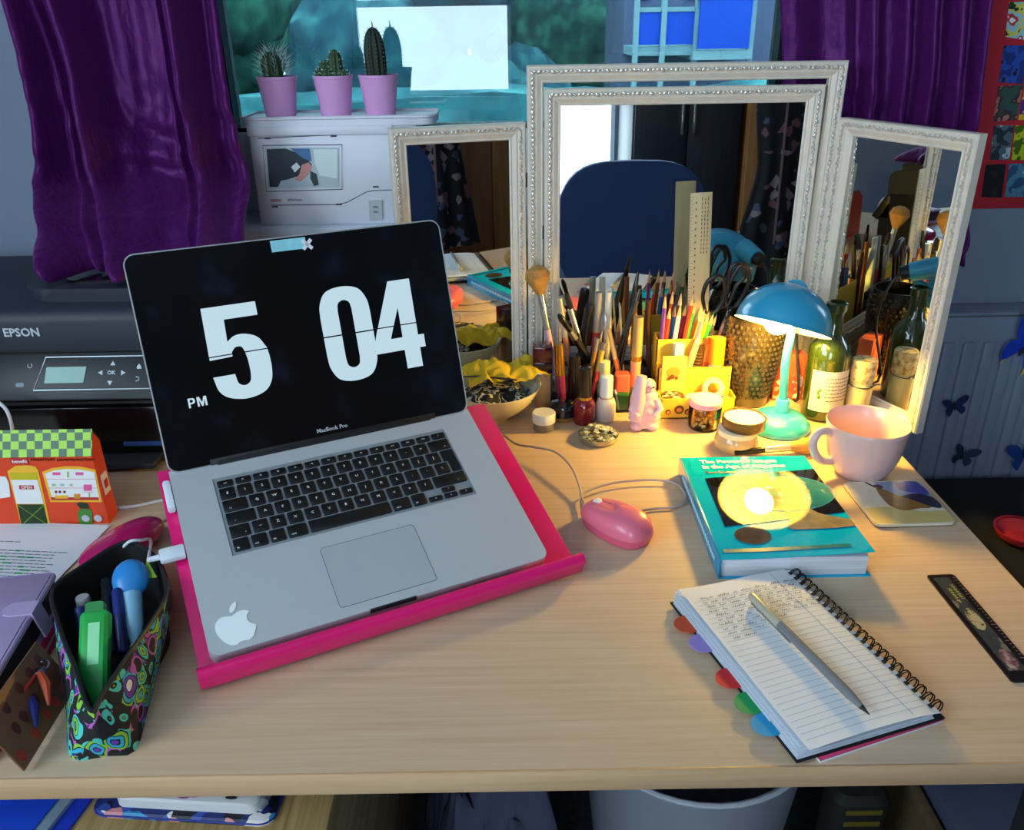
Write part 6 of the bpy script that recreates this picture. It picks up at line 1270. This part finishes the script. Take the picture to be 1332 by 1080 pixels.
# tape rolls and small round things in the front tray
def roll(x, y, z, R_, r_, w, M, hx_, lab, name='tape_roll', core=None):
    t = thing(name, lab, 'tape', M=TR(x, y, z) @ M); G().lathe([(r_, 0), (R_, 0), (R_, w), (r_, w), (r_, 0)], 28).build('tape', mat(hx_, 0.4), t)
    if core: G().lathe([(r_*0.86, 0), (r_, 0), (r_, w), (r_*0.86, w), (r_*0.86, 0)], 24).build('core', mat(core, 0.5), t)
roll(TX+0.086, TY+0.026, 0.041, 0.0175, 0.0115, 0.009, RX(PI/2-0.25), 'E2CE9A', 'cream roll of tape standing on edge in the yellow desk tidy', core='F0E8D0')
t = thing('patterned_tin', 'round tin with a brown and white lid in the front tray', 'tin', (TX+0.022, TY+0.018, 0.003)); G().lathe([(0, 0), (0.0165, 0), (0.0165, 0.024), (0, 0.024)], 28).build('tin', mat('C8B490', 0.35), t); G().lathe([(0.0175, 0.022), (0.0175, 0.030), (0, 0.031)], 28).build('lid', patch('choc', [(0.3, '3A2014'), (0.5, '4E2C1A'), (0.58, 'E8D8C0'), (0.7, '3A2014')], 110, 'NOISE', 0.4, 'CONSTANT'), t)
t = thing('white_pot', 'flat white round pot in the front tray of the yellow tidy', 'pot', (TX+0.058, TY+0.018, 0.003)); G().lathe([(0, 0), (0.0165, 0), (0.0170, 0.002), (0.0170, 0.024), (0.0155, 0.027), (0, 0.028)], 28).build('pot', mat('E8E2D4', 0.4), t); G().tube([(0.0172*math.cos(a), 0.0172*math.sin(a), 0.020) for a in [2*PI*i/28 for i in range(28)]], 0.0004, 4, closed=True).build('lid_seam', mat('B8AE9A', 0.5), t)
t = thing('gem_ring', 'bright pink gem bauble in the front tray', 'bauble', (TX+0.094, TY+0.012, 0.003)); G().lathe([(0, 0), (0.008, 0), (0.008, 0.018), (0, 0.018)], 16).build('stand', mat('D8B0B8', 0.4), t); G().lathe([(0, 0.016), (0.006, 0.018), (0.0095, 0.025), (0.006, 0.031), (0, 0.032)], 7).build('gem', mat('D8429A', 0.1, coat=0.6), t)
t = thing('shell', 'small cream sea shell in the corner of the front tray', 'shell', (TX+0.108, TY+0.016, 0.003)); g = G(); g.grid(lambda a, b_: Vector((0.008*math.sin(PI*b_)*(1+0.08*math.cos(12*2*PI*a))*math.cos(2*PI*a), 0.010*math.sin(PI*b_)*(1+0.08*math.cos(12*2*PI*a))*math.sin(2*PI*a), 0.014-0.013*math.cos(PI*b_))), 48, 12, cu=True); g.build('shell_body', mat('E0CFA4', 0.4), t, smooth=True, sharp=2)
# eraser, comb, glue and orange card in the middle box
t = thing('lighter', 'translucent pale lighter upright in the middle box', 'lighter', (TX+0.033, TY+0.050, 0.004)); G().rbox(-0.0085, 0.0085, -0.006, 0.006, 0, 0.078, 0.004).build('case', mat('C8C2D0', 0.2, coat=0.4), t); G().rbox(-0.0085, 0.0085, -0.006, 0.006, 0.078, 0.104, 0.004).build('top', mat('B8C4DC', 0.3), t); G().prism([(-0.004, 0.062), (0.003, 0.062), (0.005, 0.072), (0, 0.076)], 0, 0.0006, plane((0, -0.0061, 0), (1, 0, 0), (0, 0, 1))).build('printed_motif', mat('D8A088', 0.4), t, smooth=False)
t, L_ = stick('glue_stick', 'glue stick with orange cap and white barrel', 'glue stick', (TX+0.093, TY+0.049, 0.004), (TX+0.094, TY+0.050, 0.116), [('barrel', 0, 0.62, 0.0105, 0.0105, mat('ECE6DA', 0.4)), ('cap', 0.62, 1.0, 0.0125, 0.0120, mat('EE8A14', 0.35))], 24)
t, L_ = stick('lipstick', 'dark ribbed metallic tube leaning beside the glue stick', 'lipstick', (TX+0.060, TY+0.046, 0.004), (TX+0.067, TY+0.058, 0.104), [('tube', 0, 1.0, 0.0075, 0.0075, mat('4A3424', 0.25, 0.5))], 14)
for k in range(9): G().tube([(0.0076*math.cos(a), 0.0076*math.sin(a), L_*0.45+k*0.005) for a in [2*PI*i/16 for i in range(16)]], 0.0005, 4, closed=True).build('rib', mat('8A6A44', 0.3, 0.6), t)
t = thing('orange_card', 'strip of orange card standing behind the ribbed tube', 'card', M=TR(TX+0.0755, TY+0.055, 0.004) @ RY(0.07)); G().box(-0.006, 0.006, -0.0008, 0.0008, 0, 0.112).build('strip', mat('E05A1E', 0.4), t, smooth=False); G().box(-0.005, 0.005, -0.0012, -0.0007, 0.07, 0.10).build('pale_panel', mat('E8803A', 0.4), t, smooth=False)
t, L_ = stick('pencil', 'thick wooden pencil leaning right across the middle box', 'pencil', (TX+0.040, TY+0.046, 0.03), (TX+0.066, TY+0.056, 0.120), [('barrel', 0, 0.85, 0.0055, 0.0055, mat('C8AE7A', 0.45)), ('cone', 0.85, 1.0, 0.0055, 0.0015, mat('E0C8A0', 0.6))], 8)
# coloured pencils
pcs = [('6A3A9A', 866, 366), ('E0402A', 872, 382), ('8A4A28', 876, 360), ('3A7AC0', 879, 380), ('E4E0D8', 886, 378), ('5A3420', 887, 362), ('8A1E4A', 893, 378), ('5A2A6A', 899, 376), ('A83A28', 903, 362), ('2E9A3A', 904, 374), ('E88A1E', 910, 386), ('2A6A3A', 911, 364), ('E0789A', 917, 387), ('E8A02E', 923, 389), ('3AA84A', 929, 391), ('3A6AC0', 933, 393)]
names = ['purple', 'red', 'chestnut', 'blue', 'white', 'dark brown', 'maroon', 'plum', 'brick red', 'bright green', 'orange', 'bottle green', 'rose pink', 'amber', 'grass green', 'royal blue']
sharp_wood = mat('D8B07E', 0.6)
for i, ((h_, u, v), nm) in enumerate(zip(pcs, names)):
    y = TY+0.070+0.0062*(i % 4); top_ = PY(u, v+15, y); lean = (u-892)/60.0
    ft = Vector((TX+0.006+0.050*i/15, y+0.0, 0.004)); 
    m_ = mat(h_, 0.35, var=0.03)
    t, L_ = stick('colouring_pencil', nm+' colouring pencil standing in the yellow desk tidy', 'pencil', ft, top_, [('barrel', 0, 0.865, 0.0037, 0.0037, m_), ('sharpened_wood', 0.865, 0.965, 0.0037, 0.0011, sharp_wood), ('lead', 0.965, 1.0, 0.0011, 0.0002, m_)], 6)
    t['group'] = 'colouring pencils in the yellow desk tidy'
# wooden ruler
ra2, rb2 = PY(923, 392, TY+0.083), PY(922, 249, TY+0.094)
t = thing('wooden_ruler', 'pale wooden ruler standing upright in front of the mirror', 'ruler', M=plane(Vector((TX+0.072, TY+0.080, 0.004)), (1, 0, 0.04), PY(920, 250, TY+0.094)-Vector((TX+0.072, TY+0.080, 0.004))))
RLn = (PY(920, 250, TY+0.094)-Vector((TX+0.072, TY+0.080, 0.004))).length
G().box(-0.0165, 0.0165, 0, RLn, 0, 0.002, 0.0004).build('strip', wood('ruler_wood', [(0.3, 'B8A070'), (0.7, 'D4C094')], (30, 2, 30), 0.5), t)
g = G()
for k in range(int(RLn/0.005)): g.box(-0.0165, -0.0165+(0.006 if k % 2 == 0 else 0.004), 0.003+k*0.005, 0.0035+k*0.005, 0.002, 0.0022)
for k in range(int(RLn/0.010)): g.box(-0.0085, -0.0065, 0.004+k*0.010, 0.0065+k*0.010, 0.002, 0.0022)
for k in range(3):
    for j in range(14): g.box(0.001+k*0.0045, 0.0022+k*0.0045, RLn-0.012-j*0.0062, RLn-0.008-j*0.0062+random.Random(j+k).uniform(-.001, .001), 0.002, 0.0021)
o = g.build('marks', mat('5A4A34', 0.6), t, smooth=False); o['kind'] = 'stuff'
# phone-like card behind the scissors
t = thing('pocket_mirror', 'pale blue rounded card with a dark edge between ruler and scissors', 'card', M=TR(TX+0.083, TY+0.078, 0.02) @ RX(-0.05)); G().prism(rr(-0.018, 0.018, 0, 0.088, 0.005), -0.001, 0.001, RX(PI/2)).build('card', mat('A8B4D0', 0.3, var=0.15, scale=60), t); G().tube([(p[0], 0, p[1]) for p in rr(-0.018, 0.018, 0, 0.088, 0.005)], 0.0012, 6, closed=True).build('edge', K, t)
# scissors standing handles up
sh_ = mat('1A1410', 0.35, var=0.05)
Sy = TY+0.086; t = thing('scissors', 'black-handled scissors standing handles up in the yellow desk tidy', 'scissors', (0.331, Sy, 0))
SI = TR(0.331, Sy, 0).inverted()
def loop_handle(pxs, nm):
    P = smooth_path([SI @ PY(u, v, Sy) for u, v in pxs+[pxs[0]]], 6)[:-1]; G().tube(P, 0.0035, 8, closed=True).build(nm, sh_, t)
loop_handle([(917, 405), (914, 385), (921, 366), (934, 359), (942, 366), (942, 385), (934, 402), (924, 408)], 'handle')
loop_handle([(947, 402), (944, 384), (951, 364), (963, 345), (971, 346), (975, 362), (968, 382), (958, 398)], 'handle')
loop_handle([(938, 400), (946, 380), (950, 352), (958, 343), (966, 347), (968, 360), (958, 372), (948, 395)], 'handle')
for sgn, (u, v) in ((1, (922, 408)), (-1, (950, 402))):
    p = SI @ PY(u, v, Sy); G().tube([p, Vector((0.0, 0, 0.085)), Vector((sgn*0.004, 0, 0.006))], [0.004, 0.005, 0.001], 6).build('blade', S_, t)
G().lathe([(0, -0.005), (0.004, -0.005), (0.004, 0.005), (0, 0.005)], 12, TR(0, 0, 0.090) @ RX(PI/2)).build('pivot', S_, t)
# ================================================================== bowl with scarf, cloth and sunglasses
bo = thing('bowl', 'cream ceramic bowl with a blue pattern inside, beside the mirror', 'bowl', (-0.030, 1.212, 0))
pr_ = [(0, 0), (0.030, 0), (0.032, 0.004), (0.048, 0.014), (0.066, 0.032), (0.0755, 0.050), (0.0765, 0.053), (0.0748, 0.0535), (0.063, 0.034), (0.046, 0.018), (0.028, 0.010), (0, 0.009)]
G().lathe(pr_, 48).build('bowl_body', mat('E4D9B4', 0.3, var=0.03, coat=0.3), bo)
G().lathe([(0.0752, 0.0538), (0.0635, 0.0345), (0.0465, 0.0185), (0.0283, 0.0105), (0, 0.0095)], 48).build('glaze', patch('blueglaze', [(0.35, '3A4A6A'), (0.48, '9AA8B4'), (0.6, 'D8D8CC'), (0.7, '4A5A7A')], 70, 'NOISE', 0.25, 'LINEAR', detail=4), bo)
def crumple(nm, lab, cat, c, ru_, rv_, z0_, amp, m, seed, yaw=0, n=44, peak=0.0):
    def f(a, b_):
        x = (2*a-1)*ru_; y = (2*b_-1)*rv_; q = Vector((x*34, y*34, seed)); k = max(abs(2*a-1), abs(2*b_-1))
        z = z0_+amp*noise.noise(q)+amp*0.7*abs(noise.noise(q*1.9))+peak*(1-k*k)
        return Vector((x+0.006*noise.noise(q+Vector((9, 0, 0))), y+0.006*noise.noise(q+Vector((0, 9, 0))), z))
    o = G().grid(f, n, n, thick=0.0006).build(nm, m, None, TR(*c) @ RZ(yaw), smooth=True, sharp=2.5); tag(o, lab, cat); return o
crumple('scarf', 'crumpled black and white patterned scarf inside the cream bowl', 'scarf', (-0.033, 1.207, 0.030), 0.050, 0.044, 0.006, 0.012, patch('bwscarf', [(0.40, '17171A'), (0.5, 'C8C2AE'), (0.56, '1C1C20'), (0.66, 'D8D2BE')], 60, 'NOISE', 0.8, 'CONSTANT', detail=1, distort=2), 4.0, 0.3, peak=0.012)
crumple('yellow_cloth', 'crumpled mustard yellow cloth lying across the cream bowl', 'cloth', (-0.012, 1.238, 0.060), 0.064, 0.036, 0.0, 0.016, mat('D8B422', 0.8, var=0.12, scale=60), 7.0, 0.28, peak=0.016)
t = thing('hairband', 'dark thin hairband and clips lying on the patterned scarf', 'hair accessory', (-0.032, 1.196, 0.066))
G().tube(smooth_path([(-0.05, 0.012, 0.002), (-0.02, 0.004, 0.006), (0.012, 0.000, 0.004), (0.040, -0.004, 0.002)], 5), 0.0014, 6).build('band', mat('2A1A14', 0.4), t)
for k, (x, y, a) in enumerate(((-0.010, -0.018, 0.3), (0.014, -0.022, -0.4), (0.026, -0.012, 0.9))): G().tube([Vector((x, y, 0.0))+Vector((0.011*math.cos(b_)*math.cos(a)-0.005*math.sin(b_)*math.sin(a), 0.011*math.cos(b_)*math.sin(a)+0.005*math.sin(b_)*math.cos(a), 0.001)) for b_ in [2*PI*i/16 for i in range(16)]], 0.0010, 5, closed=True).build('clip', mat('C8A85A' if k == 1 else '1E1A1A', 0.3, 0.5), t)
# ================================================================== under the desk
t = thing('blue_folder', 'bright blue folder lying on the pedestal under the desk', 'folder', (-0.575, 0.50, PT)); 
fa, fb = PZ(130, 1030, PT), PZ(92, 1080, PT)
FMx = plane((fb.x, fb.y, PT), (fa-fb).cross(Vector((0, 0, 1))), fa-fb); FI = (TR(-0.575, 0.50, PT)).inverted()
G().box(-0.24, 0.0, -0.05, 0.24, 0.0, 0.004, 0.001).build('back_cover', mat('1E3CC0', 0.4), t, FI @ FMx); G().box(-0.238, -0.016, -0.048, 0.238, 0.004, 0.008).build('paper', mat('8AA0B0', 0.7, var=0.3, scale=60), t, FI @ FMx, smooth=False); G().box(-0.24, -0.028, -0.05, 0.24, 0.008, 0.010, 0.0006).build('front_cover', mat('1A4AD0', 0.4, var=0.2, scale=12), t, FI @ FMx)
fl2 = patch('floral_case', [(0.0, '1A2A6A'), (0.3, '8A1E2E'), (0.42, 'D88A8A'), (0.5, '2A4AA0'), (0.6, '141420'), (0.72, 'E0D8D8'), (0.8, 'B82A3A'), (0.9, '2A8AC0')], 60, 'VORONOI', 0.5, distort=2.0)
p0f, p1f = PZ(120, 1058, PT), PZ(356, 1072, PT); M = plane((p0f.x, p0f.y, PT), p1f-p0f, Vector((-(p1f-p0f).y, (p1f-p0f).x, 0))); fwid = (p1f-p0f).length
t = thing('floral_case', 'flat floral case lying under the white slab on the pedestal', 'case', M=M); G().rbox(0, fwid, -0.004, 0.13, 0, 0.006, 0.014, bev=0.002).build('cover', fl2, t)
G().tube([(p[0], p[1], 0.003) for p in rr(0, fwid, -0.004, 0.13, 0.014)], 0.0012, 6, closed=True).build('piping', mat('1E2E86', 0.5), t)
t = thing('white_slab', 'white slab printed with a purple flower on the floral case', 'tablet', M=M @ TR(0.022, 0.004, 0.006)); SWd = fwid*0.79
G().rbox(0, SWd, 0, 0.115, 0, 0.012, 0.010, bev=0.002).build('body', mat('D8D6D6', 0.35, var=0.02), t)
fx, fy = SWd*0.50, 0.019
for k in range(7):
    a = 2*PI*k/7; G().sph((fx+0.011*math.cos(a), fy+0.009*math.sin(a), 0.0122), (0.009, 0.007, 0.0006), 12, 6).build('printed_petal', mat('9A4A9A' if k % 2 else 'C07AC0', 0.4, var=0.2), t)
G().sph((fx, fy, 0.0126), (0.006, 0.005, 0.0006), 10, 6).build('printed_petal', mat('6A2A70', 0.4), t)
for s_ in (-1, 1):
    for k in range(6):
        x = fx+s_*(0.020+0.008*k); y = fy+0.010*math.sin(k*1.7)-0.002; G().sph((x, y, 0.0122), (0.0065, 0.0022, 0.0004), 8, 5, None).build('printed_leaf', mat('2A2A32', 0.5), t)
    G().tube([(fx+s_*0.012, fy, 0.0122), (fx+s_*0.040, fy+0.003, 0.0122), (fx+s_*0.070, fy-0.004, 0.0122)], 0.0005, 4).build('printed_stem', mat('2A2A32', 0.5), t)
t, L_ = stick('pen', 'clear grey pen clipped beside the white slab on the floral case', 'pen', M @ Vector((fwid*0.925, 0.005, 0.0115)), M @ Vector((fwid*0.94, 0.12, 0.0115)), [('tip', 0, 0.08, 0.002, 0.005, mat('8A9098', 0.3)), ('barrel', 0.08, 1.0, 0.0052, 0.0052, mat('6A7078', 0.2, coat=0.5))])
# bin
bz0 = FLOOR; BCn = PZ(918, 1030, -0.40); t = thing('waste_bin', 'pale grey waste bin under the desk', 'bin', (0.258, 0.915, FLOOR)); Hb = 0.40
G().lathe([(0, 0), (0.120, 0), (0.126, 0.004), (0.164, Hb-0.008), (0.170, Hb), (0.167, Hb+0.003), (0.160, Hb-0.002), (0.121, 0.008), (0, 0.008)], 40).build('bucket', mat('A4A8B4', 0.45), t); G().tube([(0.167*math.cos(a), 0.167*math.sin(a), Hb) for a in [2*PI*i/40 for i in range(40)]], 0.004, 8, closed=True).build('rim', mat('B8BCC6', 0.4), t)
crumple('crumpled_paper', 'crumpled grey paper inside the waste bin', 'paper', (0.258, 0.915, FLOOR+0.25), 0.090, 0.090, 0.02, 0.03, mat('5A5A6E', 0.8, var=0.3), 2.0, 0.2, 24, 0.03)
cl_ = crumple('dark_cloth', 'crumpled dark grey cloth bag beside the waste bin', 'bag', (-0.035, 0.92, FLOOR+0.02), 0.105, 0.12, 0.02, 0.07, mat('4A4E66', 0.85, var=0.3, scale=14), 12.0, 0.2, 40, 0.36)
dkrack = wood('rack_wood', [(0.3, '5A4630'), (0.7, '74603F')], (2, 20, 20), 0.6)
t = thing('storage_rack', 'low wooden rack with labelled boxes under the desk at its right end', 'rack', (0.72, 0.84, FLOOR)); 
G().box(-0.15, 0.25, -0.12, 0.15, 0.20, 0.218, 0.002).build('shelf', dkrack, t)
for x in (-0.145, 0.235): G().box(x-0.008, x+0.008, -0.12, 0.15, 0, 0.30, 0.002).build('upright', dkrack, t)
for k, x in enumerate((-0.055, 0.125)):
    t = thing('labelled_box', ('red-labelled storage box on the low rack, next to its upright' if k == 0 else 'violet-labelled storage box on the low rack, beyond the red-labelled one'), 'box', (0.72+x, 0.84, FLOOR+0.218)); G().box(-0.075, 0.075, -0.10, 0.11, 0, 0.10, 0.003).build('carton', mat('4E586E', 0.5), t); G().box(-0.055, 0.055, -0.1012, -0.0995, 0.03, 0.085).build('label_frame', mat('6A6E78', 0.5), t, smooth=False); G().box(-0.048, 0.048, -0.1018, -0.1010, 0.036, 0.079).build('label', mat('7A1E24' if k == 0 else '4A4470', 0.5), t, smooth=False)
t = thing('striped_bag', 'dark bag with yellow stripes hanging in front of the low rack', 'bag', (0.475, 0.83, FLOOR)); G().rbox(-0.04, 0.04, -0.03, 0.03, 0.0, 0.34, 0.02, bev=0.01).build('bag_body', mat('1A1A18', 0.7), t)
for k in range(4): G().box(-0.025, 0.025, -0.0312, -0.0298, 0.25+k*0.022, 0.258+k*0.022).build('stripe', mat('6A5A1A', 0.6), t, smooth=False)
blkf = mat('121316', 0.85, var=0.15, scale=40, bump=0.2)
t = thing('added_dark_box', 'black box added on the floor to darken the gap between the desk and the radiator', 'box', (0.93, 1.165, FLOOR))  # added box, its black stands in for the darkness below the radiator
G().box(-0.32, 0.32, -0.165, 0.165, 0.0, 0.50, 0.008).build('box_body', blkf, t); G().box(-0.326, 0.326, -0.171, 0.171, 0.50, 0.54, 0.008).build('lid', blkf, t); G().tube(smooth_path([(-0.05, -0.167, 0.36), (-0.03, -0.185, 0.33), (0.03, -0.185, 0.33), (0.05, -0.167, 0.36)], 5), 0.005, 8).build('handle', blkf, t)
rp = PZ(1326, 700, FLOOR+0.545); t = thing('red_dish', 'red rounded dish on the added black box', 'dish', (rp.x, rp.y, FLOOR+0.54))
G().lathe([(0, 0), (0.022, 0), (0.036, 0.010), (0.040, 0.020), (0.037, 0.020), (0.022, 0.005), (0, 0.004)], 30).build('dish_body', mat('C03038', 0.35), t); G().lathe([(0.0385, 0.0195), (0.0410, 0.021), (0.0405, 0.023), (0.0375, 0.0215)], 30).build('rim', mat('A82430', 0.35), t)
# ================================================================== room behind the camera (seen in the mirrors)
ch = thing('office_chair', 'blue upholstered office chair reflected in the centre mirror', 'chair', (0.44, -0.24, FLOOR))
navy = mat('1E4486', 0.75, var=0.12, scale=20, sheen=0.3)
G().prism([(0.27*math.copysign(abs(math.cos(a))**0.55, math.cos(a)), 0.72+0.24*math.copysign(abs(math.sin(a))**0.8, math.sin(a))) for a in [2*PI*i/40 for i in range(40)]], -0.03, 0.03, Matrix(((1, 0, 0, 0), (0, 0, -1, -0.12), (0, 1, 0, 0), (0, 0, 0, 1))), bev=0.015).build('backrest', navy, ch)
G().rbox(-0.24, 0.24, -0.10, 0.36, 0.42, 0.48, 0.08, bev=0.02).build('seat', navy, ch); G().tube([(0, -0.02, 0.42), (0, -0.14, 0.40), (0, -0.16, 0.75)], 0.02, 10).build('back_stem', K, ch); G().lathe([(0.02, 0.08), (0.02, 0.42), (0, 0.42)], 12, TR(0, 0.12, 0)).build('gas_lift', K, ch)
for k in range(5): a = 2*PI*k/5; l_ = G().tube([(0, 0.12, 0.09), (0.26*math.cos(a), 0.12+0.26*math.sin(a), 0.06)], [0.022, 0.014], 8).build('leg', K, ch); G().sph((0.26*math.cos(a), 0.12+0.26*math.sin(a), 0.026), (0.018, 0.026, 0.026), 10, 8).build('castor', K, l_)
dkw = wood('dark_wood', [(0.3, '1A1C24'), (0.6, '262832')], (20, 20, 1.4), 0.5)
wd = thing('dark_wardrobe', 'dark wardrobe reflected in the centre mirror behind the blue chair', 'wardrobe', (0.92, -2.10, FLOOR)); G().box(-0.28, 0.28, -0.28, 0.28, 0, 2.1, 0.005).build('carcass', dkw, wd)
for s_ in (-1, 1): d = G().box(-0.27 if s_ < 0 else 0.005, -0.005 if s_ < 0 else 0.27, 0.28, 0.298, 0.05, 2.06, 0.004).build('door', dkw, wd); G().box(s_*0.03-0.006, s_*0.03+0.006, 0.298, 0.315, 0.95, 1.10, 0.003).build('handle', S_, d)
brnw = wood('brown_wood', [(0.3, '8A5A32'), (0.5, '9C6A3C'), (0.7, 'AE7C4A')], (14, 14, 1.2), 0.4)
wd2 = thing('brown_wardrobe', 'warm brown wardrobe reflected in the left mirror wing, dress hanging on it', 'wardrobe', (1.80, -2.08, FLOOR)); G().box(-0.58, 0.58, -0.30, 0.28, 0, 2.2, 0.005).build('carcass', brnw, wd2)
for s_ in (-1, 1): d = G().box(-0.57 if s_ < 0 else 0.005, -0.005 if s_ < 0 else 0.57, 0.28, 0.30, 0.05, 2.16, 0.004).build('door', brnw, wd2); G().sph((s_*0.04, 0.315, 1.0), 0.016, 12, 8).build('knob', S_, d)
dr = thing('floral_dress', 'black dress with pink flowers hanging on the brown wardrobe', 'dress', (1.40, -1.70, FLOOR+0.16))
drm = patch('dress_print', [(0.0, '0E0E14'), (0.62, '101018'), (0.82, '7A4A56'), (0.89, '8A7A80'), (0.94, '46526A')], 26, 'VORONOI', 0.8)
def dress_f(a, b_):
    z = 1.05*b_; w = lerp([(0, 0.26), (0.3, 0.20), (0.55, 0.14), (0.62, 0.135), (0.9, 0.17), (1.0, 0.13)], b_); th = 2*PI*a
    return Vector((w*math.cos(th), 0.035*math.sin(th)*(1+0.5*(1-b_)*math.sin(9*th)), z))
G().grid(dress_f, 60, 24, cu=True).build('cloth', drm, dr, smooth=True, sharp=2.5); G().tube([(-0.14, 0, 1.04), (-0.06, 0, 1.10), (0, 0, 1.12), (0.06, 0, 1.10), (0.14, 0, 1.04)], 0.006, 6).build('hanger', S_, dr); G().tube([(0, 0, 1.12), (0, 0, 1.17), (0.0, -0.03, 1.19)], 0.003, 6).build('hook', S_, dr)
G().box(-0.03, -0.02, 0.04, 0.046, 0.25, 0.98).build('trim', mat('8A6A74', 0.7), dr, smooth=False)
